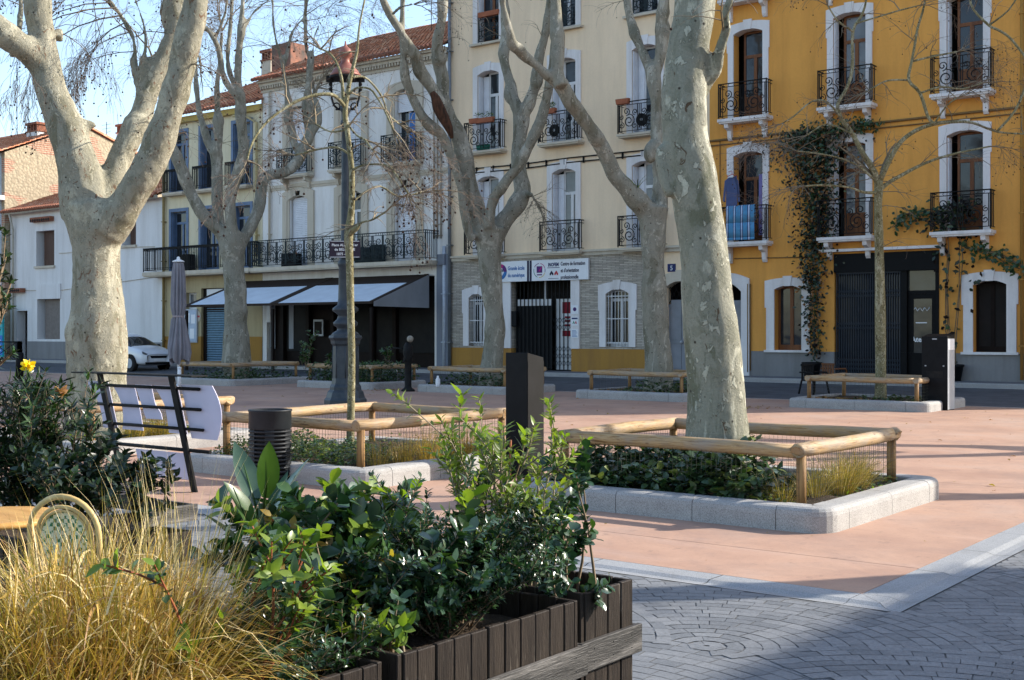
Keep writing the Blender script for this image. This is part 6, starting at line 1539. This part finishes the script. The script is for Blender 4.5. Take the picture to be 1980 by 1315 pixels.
# big tree bed
x0, y0, x1, y1 = inner('big')
for k, (dx, dy, n, h) in enumerate(((-.2, .9, 420, .5), (-.2, 1.35, 420, .52), (-.35, 1.75, 200, .4))):
    grass('grass_tuft', ('yellow green grass tuft seen through the left of the bench', 'dense yellow green grass tuft seen through the middle of the bench', 'smaller grass tuft behind the right board of the bench')[k], (x1 + dx, y0 + dy, .13), n, h, .6, .008, GR, (0,1,1,1), rg, .14, .4, group='grass tufts in the beds')
cover('ground_cover', 'low green weeds in the bed of the thick plane tree', x0, y0, x1, y1, .13, 900, .16, .06, .04, G1, (1,2,2,5), rg, 'ground cover', .9, avoid=(-16.35, 11, .75))
# far beds
for k, n, h, lab in (('A', 260, .12, 'thin dark weeds in the bed of the slender tree before the shop'), ('B', 700, .30, 'dark leafy cover in the far bed behind the nearest trunk'), ('C', 900, .42, 'dark leafy cover in the far bed under the sign board tree'), ('E', 1100, .40, 'dark leafy cover in the far bed beside the closed parasol')):
    x0, y0, x1, y1 = inner(k); cover('ground_cover', lab, x0 + (.9 if k in 'AB' else 0), y0, x1, y1, .14, n, h, .12, .07, G1, (0,6,6,1), rg, 'ground cover', .8)
x0, y0, x1, y1 = inner('D', .2)
mb = MB()
for i in range(4200):
    x, y = rg.uniform(x0 - .03, x1 + .05), rg.uniform(y0 - .02, y1); zt = .72 + .10 * mnoise.noise((x * 2, y * 2, 1)); z = zt - .6 * rg.random() ** 1.6 if not (x > x1 - .3 or y < y0 + .3) else rg.uniform(.12, zt)
    leaf(mb, Vector((x, y, z)), rv(rg, -.2, .6), rv(rg, .2, 1), .10 * rg.uniform(.6, 1.2), .05, rg.choice((0,0,6,1)), .2, .3, n=2)
for i in range(60): x, y = rg.uniform(x0, x1), rg.uniform(y0, y1); mb.tube([(x, y, .1), (x + rg.uniform(-.1,.1), y + rg.uniform(-.1,.1), .62)], .008, 3, 8)
solo(mb, 'hedge', G1 + [K['stem']], 'low dark hedge inside the log fence before the restaurant', 'hedge', ((x0+x1)/2, (y0+y1)/2, .14))
for k, (px, D, h) in enumerate(((590, 36.4, .5), (640, 36.8, .45), (750, 36.0, .6), (596, 38.5, .9))):
    p = W(px, HY, D); shrub('garden_shrub', ('loose shrub sticking out of the hedge left of the lamp post', 'small shoot above the hedge just left of the lamp post', 'bright shoot above the hedge right of the lamp post', 'tall thin shoot behind the hedge before the menu board')[k], (p.x, p.y, .6), 4, h, .35, .14, .06, G1, (0,1,6), rg, branch=2, step=.06)
# fallen leaves
mb = MB()
for i in range(900):
    k = rg.random() * 1.0
    if k < .14: x, y = rg.uniform(-11.7, -10.4), rg.uniform(26.0, 27.2); z = .17
    elif k < .26: x, y = rg.uniform(-23.2, -20.5), rg.uniform(26.3, 27.2); z = .18
    elif k < .34: x, y = rg.uniform(-17.7, -15.5), rg.uniform(26.2, 27.2); z = .19
    elif k < .39: x, y = rg.gauss(-24.4, .3), rg.gauss(26.0, .25); z = .012
    elif k < .44: x, y = rg.gauss(-12.6, .35), rg.gauss(24.9, .25); z = .012
    else: x, y = rg.uniform(-30, -3.2), rg.uniform(8, 28); z = .012
    if z < .02 and any(b[0][0] - .1 < x < b[0][2] + .1 and b[0][1] - .1 < y < b[0][3] + .1 for b in BX.values()): continue
    s = rg.uniform(.04, .11) if z > .1 or k < .44 else rg.choice((.02, .025, .03, .03, .05, .08))
    leaf(mb, Vector((x, y, z + .008)), rv(rg, 0, .25), Vector((0,0,1)) + rv(rg) * .4, s, s * .7, rg.choice((0,0,1)), .3, .5)
o = solo(mb, 'fallen_leaves', [K['dryleaf'], K['leaf_bronze']], 'dry brown leaves scattered on the paving and beds', 'leaves', (0,0,0), kind='stuff')
# ---- wooden planters
def planter(x0, y0, x1, y1, h, label, bands=(.43,.05), bw=.11, soil=.10, group='weathered wooden planters'):
    root = thing('wooden_planter', label, 'planter', ((x0+x1)/2, (y0+y1)/2, 0), 0, group); t = .022; rgp = random.Random(int(y0 * 97))
    for side in range(4):
        q = MB(); horiz = side in (0, 2); L = (x1 - x0) if horiz else (y1 - y0); n = max(2, round(L / .088))
        for k in range(n):
            a, b = L * k / n + .0025, L * (k + 1) / n - .0025; dz = rgp.uniform(-.006, .002); dd = rgp.uniform(-.003, .003)
            if side == 0: q.box(x0 + a, y0 + dd, .02, x0 + b, y0 + t + dd, h + dz)
            elif side == 2: q.box(x0 + a, y1 - t + dd, .02, x0 + b, y1 + dd, h + dz)
            elif side == 1: q.box(x1 - t + dd, y0 + a + (t if k == 0 else 0), .02, x1 + dd, y0 + b - (t if k == n - 1 else 0), h + dz)
            else: q.box(x0 + dd, y0 + a + (t if k == 0 else 0), .02, x0 + t + dd, y0 + b - (t if k == n - 1 else 0), h + dz)
        q.build('side_panel', K['planter'], root, bevel=.003)
    for z in bands:
        q = MB(); o = .004
        q.box(x1 + o, y0 - .028, z, x1 + o + .022, y1 + .028, z + bw); q.box(x0 - o - .022, y0 - .028, z, x0 - o, y1 + .028, z + bw)
        q.box(x0 - .004, y1 + o, z + .004, x1 + .003, y1 + o + .022, z + bw - .003); q.box(x0 - .004, y0 - o - .022, z + .004, x1 + .003, y0 - o, z + bw - .003)
        for yy in (y0 + .05, (y0 + y1) / 2, y1 - .05):
            for zz_ in (z + .03, z + bw - .03): q.tube([(x1 + o + .02, yy, zz_), (x1 + o + .0235, yy, zz_)], .004, 6, 1)
        q.build('batten', [K['planter_band'], K['iron']], root, bevel=.003)
    q = MB(); N = 10
    g = [[Vector((x0 + .026 + (x1 - x0 - .052) * i / N, y0 + .026 + (y1 - y0 - .052) * j / N, h - soil + .03 * mnoise.noise((i * .7, j * .7, y0)))) for j in range(N + 1)] for i in range(N + 1)]
    for i in range(N):
        for j in range(N): q.face([g[i][j], g[i+1][j], g[i+1][j+1], g[i][j+1]], 0, True)
    q.build('soil', K['soil'], root)
    return root
planter(-3.30, 3.795, -2.585, 4.16, .72, 'weathered wooden planter with tall leggy shrubs at the far end of the row')
planter(-3.42, 2.77, -2.565, 3.745, .71, 'weathered wooden planter with glossy round leaved shrub in the middle of the row')
planter(-3.42, 1.76, -2.58, 2.72, .70, 'weathered wooden planter holding the golden grass')
planter(-3.42, .75, -2.60, 1.71, .70, 'weathered wooden planter nearest the camera mostly outside the picture')
planter(-8.6, 4.35, -6.75, 5.25, .36, 'dark wooden planter under the shaded shrubs beside the bench')
# golden grass
rg = random.Random(5)
gt = thing('ornamental_grass', 'big golden ornamental grass arching over the planter', 'ornamental grass', (-3.06, 2.08, .60)); mb = MB()
gc = Vector((-3.15, 2.06, .58))
for i in range(8000):
    a = rg.random() * 6.283; rr = .34 * math.sqrt(rg.random()); o = Vector((math.cos(a), math.sin(a), 0))
    cl = Vector((mnoise.noise((o.x * rr * 9, o.y * rr * 9, 1)), mnoise.noise((o.x * rr * 9, o.y * rr * 9, 7)), 0)) * .75
    out = o * (rr / .34) * rg.uniform(.1, .78)
    d = out + cl + rv(rg, 0, 0) * .55 + Vector((0,0,1))
    if rg.random() < .07: d = o * rg.uniform(.8, 1.6) + Vector((0,0,.7))
    L = rg.uniform(.26, .68) * (1.14 - .35 * rr / .34) * (1.18 if rg.random() < .06 else 1)
    blade(mb, gc + o * rr, d, L, rg.choice((.004, .005, .006, .008, .011)), rg.choice((0,0,0,1,1,1,2,2,3,3)), rg.uniform(.02, 1.0) ** 1.3, rg)
for i in range(260):
    a = rg.random() * 6.283; o = Vector((math.cos(a), math.sin(a), 0)); rr = rg.uniform(.05, .4)
    blade(mb, gc + o * rr + Vector((0,0,rg.uniform(.1,.4))), rv(rg, -.1, .9), rg.uniform(.12, .30), rg.uniform(.007, .013), rg.choice((0,2,2,3)), rg.uniform(.3, 1.3), rg)
mb.build('blades', GR + [K['straw_rust']], gt)
grass('ornamental_grass', 'thin pale grass standing behind the golden grass', (-3.3, 2.5, .60), 160, .78, .35, .005, GR, (2,2,1), rg, .12, .22, 'ornamental grass')
shrub('round_leaved_shrub', 'glossy round leaved shrub with bare lower stems in the middle planter', (-3.0, 3.02, .62), 18, .40, .95, .078, .050, G1, (0,0,0,4,4,1), rg, 7, .022, 4, jit=.12, up=.6, curl=.15, tipm=None, start=.35, sr=.006, obov=True)
shrub('round_leaved_shrub', 'round leaved shrub at the back of the middle planter', (-3.22, 3.25, .62), 12, .42, .75, .090, .052, G1, (0,0,4,4,1), rg, 7, .022, 4, jit=.12, up=.6, curl=.15, tipm=2, start=.25, obov=True)
shrub('small_leaved_shrub', 'dense dark small leaved shrub at the right of the middle planter', (-2.93, 3.36, .62), 56, .40, 1.1, .034, .015, G1, (0,0,6,4), rg, 8, .007, 6, jit=.12, start=.05, sr=.003, blen=.5)
shrub('round_leaved_shrub', 'small pale round leaved shrub on bare stems at the near edge of the middle planter', (-2.80, 3.0, .60), 6, .26, .6, .062, .042, G1, (4,4,0), rg, 8, .05, 2, jit=.05, start=.6, stem_mat=K['twig_pale'], obov=True)
shrub('small_leaved_shrub', 'low dense small leaved shrub in the golden grass planter', (-2.80, 2.52, .60), 24, .26, 1.3, .028, .012, G1, (0,0,6,4), rg, 7, .008, 5, jit=.12, start=.05, sr=.003)
shrub('young_shrub', 'yellow green young shrub at the edge of the golden grass', (-2.92, 2.42, .60), 8, .48, .7, .060, .030, G1, (0,1,1,2), rg, 6, .030, 3, jit=.14, tipm=2, start=.3, stem_mat=K['stem_red'])
shrub('young_shrub', 'bronze tipped young shrub between the grass and the round leaved shrub', (-3.2, 2.80, .60), 8, .48, .5, .075, .034, G1, (0,0,1,4), rg, 6, .030, 3, jit=.10, tipm=3, start=.3, stem_mat=K['stem_red'])
shrub('young_shrub', 'low bright leaved shrub at the near edge of the middle planter', (-2.78, 2.86, .62), 5, .28, .8, .062, .030, G1, (1,2,2), rg, 6, .030, 2, jit=.08, tipm=2)
shrub('leggy_shrub', 'tall leggy olive shrub with many small leaves in the far planter', (-3.08, 3.98, .62), 15, .70, .42, .052, .018, G1, (5,5,5,2), rg, 9, .020, 4, jit=.14, tipm=2, start=.3, stem_mat=K['twig_pale'], blen=.4)
shrub('leggy_shrub', 'round leaved shrub on bare stems at the right of the far planter', (-2.78, 4.02, .62), 6, .50, .32, .055, .042, G1, (0,0,4), rg, 9, .05, 2, jit=.10, start=.55, blen=.35, obov=True)
shrub('leggy_shrub', 'small rosette shrub at the right corner of the far planter', (-2.68, 3.86, .62), 5, .16, 1.1, .055, .036, G1, (0,4,4), rg, 7, .03, 2, jit=.05, start=.2, obov=True)
shrub('leggy_shrub', 'dark leafy shrub behind the tall leggy shrub', (-3.02, 4.12, .62), 8, .44, .6, .055, .036, G1, (0,0,1,4), rg, 8, .03, 4, jit=.14, start=.3, obov=True)
shrub('leggy_shrub', 'upright shoots with bright tips at the back of the far planter', (-3.2, 4.02, .62), 4, .76, .16, .075, .034, G1, (1,2,2), rg, 7, .06, 1, jit=.05, tipm=2, start=.5)
# big leaved plants
def broad(label, base, n, L, w, rgb, up=1.1, z=.3):
    base = Vector(base); root = thing('broad_leaved_plant', label, 'plant', base, 0); S, Lm = MB(), MB()
    for i in range(n):
        a = i * 2.4 + rgb.random(); o = Vector((math.cos(a), math.sin(a), 0)); hgt = z * (i + .5) / n + .05
        p = base + Vector((0,0,hgt)) + o * .02; d = o * rgb.uniform(.45, .9) + Vector((0,0,up * rgb.uniform(.7, 1.2)))
        leaf(Lm, p + d.normalized() * .05, d, Vector((0,0,1)) + rv(rgb) * .3, L * rgb.uniform(.75, 1.1), w * rgb.uniform(.8, 1.1), rgb.choice((0,1,1,4)), .35, .45 * rgb.random(), .8, 6)
        S.tube([p, p + d.normalized() * (L * .8)], [.006, .002], 4)
    S.tube([base, base + Vector((0,0,z + .05))], .014, 6); S.build('stem', K['leaf_mid'], root); Lm.build('foliage', G1, root)
broad('broad leaved plant with upright ribbed leaves beside the bench foot', (-3.36, 2.92, .62), 11, .27, .095, random.Random(3), 1.2, .42)
broad('small broad leaved plant at the back of the middle planter', (-3.34, 3.52, .62), 6, .22, .07, random.Random(6), 2.2, .14)
# stakes
for k, (a, b, lab) in enumerate((((-2.86, 2.86, .60), (-2.845, 2.93, .79), 'short yellow cane at the near edge of the middle planter'), ((-3.25, 2.98, .6), (-3.20, 3.08, 1.0), 'yellow cane behind the bronze tipped shrub'))):
    q = MB(); q.tube([a, (Vector(a) + Vector(b)) / 2, b], [.013, .0135, .012], 8); q.tube([(Vector(a) * .25 + Vector(b) * .75), (Vector(a) * .23 + Vector(b) * .77)], .0155, 8); solo(q, 'cane', plain('yellow_cane', (.62,.36,.07), .5) if not k else bpy.data.materials['yellow_cane'], lab, 'cane', a)
p = W(980, HY, 5.12); q = MB(); q.tube([(p.x, p.y, .60), (p.x + .02, p.y, 1.25)], .005, 6); solo(q, 'cane', K['stem_red'], 'thin orange cane among the tall leggy shrubs', 'cane', (p.x, p.y, .6))
# near left planter
shrub('round_leaved_shrub', 'dark glossy leaves at the lower left corner', (-3.25, 1.52, .60), 7, .30, .8, .06, .035, G1, (0,0,4), rg, 7, .03, 2, jit=.1, obov=True)
# dark shrubs on the left with a yellow flower
rg = random.Random(15)
OL = 'narrow leaved oleander in the dark planter'
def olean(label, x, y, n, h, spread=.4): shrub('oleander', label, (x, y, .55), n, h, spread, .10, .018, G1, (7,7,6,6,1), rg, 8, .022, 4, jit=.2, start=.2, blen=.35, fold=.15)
def at_px(px, D): p = W(px, HY, D); return p.x, p.y
olean('tall oleander with narrow leaves under the yellow flower', *at_px(62, 8.2), 12, .84, .18)
olean('narrow leaved oleander in front of the thick trunk', *at_px(125, 8.3), 9, .76, .15)
olean('oleander cut off by the left edge', *at_px(-15, 8.2), 12, .92, .25)
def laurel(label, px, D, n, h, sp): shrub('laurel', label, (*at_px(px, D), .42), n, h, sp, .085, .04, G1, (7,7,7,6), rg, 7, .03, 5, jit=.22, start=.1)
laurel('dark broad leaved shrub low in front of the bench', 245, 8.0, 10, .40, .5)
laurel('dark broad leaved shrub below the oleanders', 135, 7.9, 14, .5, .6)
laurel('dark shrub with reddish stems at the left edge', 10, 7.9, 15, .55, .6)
p = W(54, 709, 8.35); FL = thing('yellow_flower', 'single bright yellow flower on top of the oleander', 'flower', p); q = MB(); rf = random.Random(2)
for k in range(26):
    d = rv(rf, -.3, 1); leaf(q, p + Vector((rf.uniform(-.02,.02), rf.uniform(-.02,.02), rf.uniform(-.015,.02))), d, rv(rf), .048, .036, 0, .3, .5)
q.build('petals', K['yellow_petal'], FL); q = MB(); q.tube([p - Vector((-.02,0,.5)), p - Vector((0,0,.02))], .006, 5); q.build('stem', K['leaf_mid'], FL)
p = W(118, 758, 8.3); q = MB()
for k in range(7): leaf(q, p + rv(rf) * .025, rv(rf), rv(rf), .07, .04, 0, .3, .6)
solo(q, 'withered_flower', [K['dryleaf']], 'withered orange flower head among the oleanders', 'flower', p)
# ---- bistro table and rattan chairs
TB = thing('bistro_table', 'round pale wooden cafe table cut off by the left edge', 'table', (0,0,0)); tp = W(-14, HY, 6.3); TB.location = (tp.x, tp.y, 0)
wood = M('varnished_wood', (.60,.34,.11), (.45,.23,.065), 3, .4, .1, 20, stretch=(1.2,9,9))
q = MB(); q.lathe([(.30,.725),(.335,.728),(.345,.742),(.335,.757),(.30,.76)], 40, (0,0,0)); q.build('tabletop', wood, TB, org=(0,0,0))
q = MB(); q.tube([(0,0,.72),(0,0,.1)], .03, 10); q.build('column', K['iron'], TB, org=(0,0,0))
for k in range(4): a = k * math.pi / 2 + .4; q = MB(); q.tube([(0,0,.14),(.18*math.cos(a),.18*math.sin(a),.10),(.30*math.cos(a),.30*math.sin(a),.02)], .018, 6); q.build('leg', K['iron'], TB, org=(0,0,0))
K['rattan'] = M('rattan_cane', (.62,.46,.20), (.50,.34,.13), 8, .35, .1, 40); 
def weave(name):
    m, t, b = nt(name); b.inputs['Roughness'].default_value = .5
    ck = nd(t, 'ShaderNodeTexChecker'); ck.inputs['Scale'].default_value = 52; ck.inputs['Color1'].default_value = c4((.008,.13,.04)); ck.inputs['Color2'].default_value = c4((.60,.56,.34))
    v = coords(t); n_ = noise(t, v, 30, 2); t.links.new(v, ck.inputs['Vector'])
    t.links.new(mix(t, ramp(t, n_, [(.52, 0), (.56, 1)]), ck.outputs['Color'], (.62,.58,.36)), b.inputs['Base Color']); return m
K['weave'] = weave('green_cream_weave')
def rattan(x, y, rz, label):
    root = thing('rattan_chair', label, 'chair', (x, y, 0), rz, 'rattan cafe chairs')
    q = MB(); q.lathe([(.20,.44),(.215,.45),(.215,.465),(.20,.475)], 28, (0,0,0)); q.build('seat', K['weave'], root, org=(0,0,0))
    q = MB(); q.tube([(.222*math.cos(2*math.pi*k/28), .222*math.sin(2*math.pi*k/28), .455) for k in range(29)], .014, 7); q.build('seat_rim', K['rattan'], root, org=(0,0,0))
    for r_, zt, rad in ((.185, .90, .0145), (.145, .85, .010), (.128, .83, .007)):
        q = MB(); pts = [(-r_, .205, .46)] + [(-r_ * math.cos(math.pi * k / 14), .215 + .05 * (zt - .7) + .02 * math.sin(math.pi*k/14), zt - r_ + r_ * math.sin(math.pi * k / 14)) for k in range(15)] + [(r_, .205, .46)]
        q.tube(pts, rad, 8); q.build('back_hoop', K['rattan'], root, org=(0,0,0))
    q = MB(); base = len(q.v); n = 16; pl_ = []
    for k in range(n + 1): pl_.append((-.125 * math.cos(math.pi * k / n), .225, .705 + .122 * math.sin(math.pi * k / n)))
    pl_ += [(.12, .222, .56), (-.12, .222, .56)]
    q.face(pl_); q.face([(a, b + .004, c_) for a, b, c_ in reversed(pl_)]); q.build('backrest', K['weave'], root, org=(0,0,0))
    for sx in (-1, 1):
        for sy in (-1, 1): q = MB(); q.tube([(sx*.16, sy*.16, .45), (sx*.19, sy*.20, 0)], .014, 7); q.build('leg', K['rattan'], root, org=(0,0,0))
    q = MB(); q.tube([(-.175,-.18,.2),(.175,-.18,.2),(.175,.18,.2),(-.175,.18,.2),(-.175,-.18,.2)], .009, 6); q.build('stretcher', K['rattan'], root, org=(0,0,0))
    return root
p = W(172, HY, 6.2); rattan(p.x, p.y, 3.6, 'rattan chair with green woven back beside the round table')
p = W(45, HY, 4.55); rattan(p.x, p.y, 2.9, 'rattan chair half buried in the golden grass at the left edge')
# ---- climbers, laundry and pots on the houses
def climber(name, label, path, n, w, rg, L=.16, pick=(0,0,6), dens=None):
    root = thing(name, label, 'climbing plant', (FS(path[0][0]), NF - .1, FZ(*path[0]))); S, Lm = MB(), MB()
    P = [(Vector((FS(a), NF - .12, FZ(a, b))), c) for a, b, c in path]
    for _ in range(5):
        o = rg.uniform(-.5, .5); S.tube([p + Vector((o * c * .6 + rg.uniform(-.06,.06), rg.uniform(-.05, .05), 0)) for p, c in P], .014, 4, cap=False)
    for i in range(n):
        k = rg.randrange(len(P) - 1); f = rg.random(); c = P[k][1] * (1 - f) + P[k+1][1] * f
        if dens and rg.random() > dens[k]: continue
        p = P[k][0].lerp(P[k+1][0], f) + Vector((rg.gauss(0, .38) * c, -abs(rg.gauss(0, .10)), rg.gauss(0, .12)))
        if p.z < .4: continue
        leaf(Lm, p, rv(rg, -1, .2) + Vector((0,-.4,0)), Vector((0,-1,.3)) + rv(rg) * .5, L * rg.uniform(.6, 1.2), L * .6, rg.choice(pick), .15, .3, n=2)
    S.build('stem', K['stem'], root); Lm.build('foliage', G1 + [K['dryleaf'], K['dark_brown']], root)
rg = random.Random(23)
climber('creeper', 'dark creeper climbing the orange wall to the balcony', [(1582,690,.18),(1580,640,.45),(1576,560,.55),(1580,480,.75),(1585,400,.8),(1580,330,1.1),(1572,285,1.5),(1576,258,1.5)], 5600, 1, rg, .13, (7,7,7,6,8,9), (.12,.3,.5,.8,.95,1,1))
climber('creeper', 'thin creeper running along the cable above the middle balcony', [(1540,262,.3),(1600,252,.6),(1650,247,.5),(1690,242,.4)], 420, 1, rg, .13, (0,0,6,7))
climber('rose_climber', 'bare stemmed climber on the orange wall right of the shop front', [(1848,712,.15),(1846,640,.5),(1850,560,.8),(1852,500,1.0),(1848,450,.9),(1830,410,1.3)], 300, 1, rg, .18, (7,6,7,9), (.1,.25,.6,.8,1))
climber('rose_climber', 'leafy spray left of the right hand balcony', [(1735,440,.4),(1760,415,.7),(1800,405,.6)], 100, 1, rg, .17, (0,0,6))
climber('rose_climber', 'leafy spray over the right hand ground floor window', [(1880,480,.3),(1930,490,.5),(1962,510,.7),(1990,520,.7)], 120, 1, rg, .17, (0,0,6))
climber('balcony_plant', 'dark trailing plants filling the right hand first floor balcony', [(1815,430,.5),(1850,400,.5),(1880,410,.4)], 200, 1, rg, .15, (7,6,7,9))
for px, py, lab in ((1578, 708, 'dark pot at the foot of the creeper'), (1850, 715, 'dark pot at the foot of the climber')):
    x = FS(px); q = MB(); q.lathe([(.20,.34),(.27,.72),(.30,.74),(.30,.80),(.24,.80),(.22,.75)], 16, (x, NF - .32, 0)); solo(q, 'plant_pot', K['charcoal'], lab, 'pot', (x, NF - .32, .34))
# laundry
x0, x1 = FS(1420) - .05, FS(1472); zt, zb_ = yf1 + 1.12, FZ(1446, 466); q = MB(); nS = 40
for i in range(nS):
    a, b = x0 + (x1 - x0) * i / nS, x0 + (x1 - x0) * (i + 1) / nS; m_ = 2 if i % 10 in (1, 2) else 1 if i % 10 in (0, 3) else 0
    fa = lambda x: .012 * math.sin(x * 21); yb = NF - .46
    rows = [(NF - .38, zt - .5), (NF - .385, zt - .02), (NF - .42, zt), (yb, zt - .03), (yb - .012, (zt + zb_) / 2), (yb, zb_ + .08), (yb, zb_)]
    for (ya, za), (yc, zc_) in zip(rows, rows[1:]):
        q.face([(a, ya - fa(a), za), (b, ya - fa(b), za), (b, yc - fa(b), zc_), (a, yc - fa(a), zc_)], m_ if zc_ > zb_ + .04 or True else 3, True)
tw = solo(q, 'towel', [plain('towel_blue', (.10,.30,.50), .9), plain('towel_navy', (.015,.04,.14), .9), plain('towel_pale', (.50,.60,.75), .9)], 'blue striped towel hung over the lower left balcony of the orange house', 'towel', (x0, NF - .44, zb_))
tw.modifiers.new('thick', 'SOLIDIFY').thickness = .008
xc = FS(1424); zc_ = FZ(1424, 345); q = MB()
prof = [(-.10,0),(.10,0),(.24,-.10),(.30,-.75),(.22,-.78),(.19,-.35),(.20,-1.05),(-.20,-1.05),(-.19,-.35),(-.24,-.78),(-.31,-.72),(-.24,-.10)]
q.prism(prof, (xc, NF - .32, zc_), (.75,.45,0), (0,0,1), (-.3,.5,0), .14); sh = solo(q, 'shirt', plain('denim_shirt', (.09,.12,.24), .9), 'blue shirt on a red hanger in the lower left window of the orange house', 'shirt', (xc, NF - .3, zc_ - 1), bevel=.03)
q = MB(); q.tube([(xc - .15, NF - .35, zc_ + .02), (xc, NF - .3, zc_ + .10), (xc + .15, NF - .22, zc_ + .02)], .012, 6); q.tube([(xc, NF - .3, zc_ + .1), (xc, NF - .3, zc_ + .2), (xc - .3, NF - .02, zc_ + .22)], .008, 5); solo(q, 'hanger', K['redp'], 'red clothes hanger above the blue shirt', 'hanger', (xc, NF - .3, zc_))
x = FS(1470); q = MB(); q.prism([(-.14,0),(.16,0),(.15,-1.9),(-.15,-1.9)], (x, NF + .2, FZ(1470, 335)), (1,0,0), (0,0,1), (0,1,0), .03); solo(q, 'curtain', plain('lilac_curtain', (.22,.20,.46), .9), 'lilac curtain hanging in the window behind the striped towel', 'curtain', (x, NF + .2, FZ(1470, 335) - 1.9))
def flower_box(x, y, z, w, label, mat, plants=True, seed=1):
    root = thing('flower_box', label, 'flower box', (x, y, z), 0, 'flower boxes on the cream house'); q = MB(); q.prism([(-w/2,0),(w/2,0),(w/2+.03,.18),(-w/2-.03,.18)], (x, y - .08, z), (1,0,0), (0,0,1), (0,1,0), .16); q.build('box', mat, root, bevel=.01)
    if plants:
        r_ = random.Random(seed); q = MB()
        for k in range(90): leaf(q, Vector((x + r_.uniform(-w/2, w/2), y + r_.uniform(-.06,.06), z + .17 + .2 * r_.random())), rv(r_, 0, 1), rv(r_), .08, .03, r_.choice((0,1,5)), n=2)
        q.build('foliage', G1, root)
flower_box(C1 + .12, NF - .40, zf2 + .98, .8, 'long terracotta flower box on the upper left cream balcony', K['terracotta'], True, 1)
flower_box(C1 - .35, NF - .41, zf2 + 1.0, .35, 'short terracotta flower box beside the long one on the cream balcony', K['terracotta'], False)
flower_box(C2 - .3, NF - .36, zf2 + 1.0, .35, 'small terracotta pot with flowers on the middle cream balcony', K['terracotta'], True, 3)
flower_box(C3 - .62, NF - .41, zf2 + .98, .45, 'terracotta flower box on the balcony left of the burl', K['terracotta'], False)
flower_box(C1 + .05, NF - .05, zf3 + .92, .9, 'terracotta coloured board on the top left cream window rail', K['terracotta'], False)
flower_box(C1 - .1, NF - .2, zf2 + .06, .5, 'green trough on the floor of the upper left cream balcony', plain('green_trough', (.02,.16,.11), .6), False)
for c, lab in ((C2 - .2, 'round dark cable reel on the middle cream balcony'), (C3 + .05, 'round dark cable reel on the cream balcony left of the burl')):
    q = MB(); q.tube([(c, NF - .34, zf2 + .42), (c, NF - .28, zf2 + .42)], .21, 20); q.tube([(c, NF - .355, zf2 + .42), (c, NF - .25, zf2 + .42)], .05, 10, 1); solo(q, 'cable_reel', [K['iron'], K['steel_pale']], lab, 'reel', (c, NF - .3, zf2 + .15))
for k, (px, py, w, h, lab, mt) in enumerate(((575, 506, .9, .55, 'dark storage box at the left of the long white house balcony', 'charcoal'), (720, 500, 1.0, .62, 'green covered box at the middle of the long white house balcony', 'iron_green'), (742, 502, .5, .7, 'second green box beside the covered one on the long balcony', 'iron_green'))):
    x = FS(px); q = MB(); q.box(x - w/2, NF - .5, vf1 + .005, x + w/2, NF - .15, vf1 + h); solo(q, 'storage_box', K[mt], lab, 'box', (x, NF - .3, vf1), bevel=.02)
x = FS(372); q = MB(); q.box(x - .4, NF - .5, uf1 + .005, x + .4, NF - .15, uf1 + .75); solo(q, 'storage_box', K['charcoal'], 'dark crate on the blue shuttered house balcony', 'box', (x, NF - .3, uf1))

# evergreen at the left edge and the epiphyte in the fork
rg = random.Random(99)
p = W(-14, HY, 24.0)
shrub('evergreen_tree', 'dark evergreen tree just showing at the left edge', (p.x, p.y, 0), 7, 3.6, .16, .20, .07, G1, (7,7,6,0), rg, 8, .09, 6, cat='tree', jit=.15, start=.45, sr=.03, blen=.3)
p = W(1232, 366, 31.35); root = thing('fork_plant', 'small spiky plant growing in the fork behind the nearest trunk', 'plant', p); q = MB()
for k in range(9): blade(q, p, rv(rg, 0, .3) * .9 + Vector((0,0,.8)), rg.uniform(.35, .8), .035, rg.choice((0,1)), .5, rg)
q.build('blades', [K['leaf_grey'], K['leaf_olive']], root)
# ------------------------------------------------------------------ camera, light
cam = bpy.data.cameras.new('camera'); co = bpy.data.objects.new('camera', cam); COL.objects.link(co)
co.location = (0, 0, CH); co.rotation_euler = (math.pi / 2, 0, math.atan2(RY, RX))
cam.sensor_width = 36; cam.lens = 36 * F / 1980; cam.shift_y = -(657.5 - HY) / 1980; cam.clip_end = 2000; cam.clip_start = .05
SC.camera = co
SUN_EL = math.radians(29); SV = Vector((.66, .75, 0)).normalized() * math.cos(SUN_EL) + Vector((0, 0, math.sin(SUN_EL)))
ld = bpy.data.lights.new('sun', 'SUN'); ld.energy = 3.7; ld.angle = math.radians(.5); ld.color = (1, .94, .84)
lo = bpy.data.objects.new('sun', ld); COL.objects.link(lo); lo.rotation_euler = (-SV).to_track_quat('-Z', 'Y').to_euler(); lo.location = (30, 30, 30)
wd = bpy.data.worlds.new('World'); SC.world = wd; wd.use_nodes = True
t = wd.node_tree; bg = t.nodes['Background']
sk = t.nodes.new('ShaderNodeTexSky'); sk.sky_type = 'NISHITA'; sk.sun_disc = False; sk.sun_elevation = SUN_EL; sk.sun_rotation = math.atan2(SV.x, SV.y)
sk.air_density = 1.0; sk.dust_density = 1.1; sk.ozone_density = 1.0
t.links.new(sk.outputs['Color'], bg.inputs['Color']); bg.inputs['Strength'].default_value = .15
SC.view_settings.view_transform = 'Standard'; SC.view_settings.look = 'None'; SC.view_settings.exposure = 1.2; SC.view_settings.gamma = 1
SC.cycles.max_bounces = 6; SC.cycles.use_denoising = True
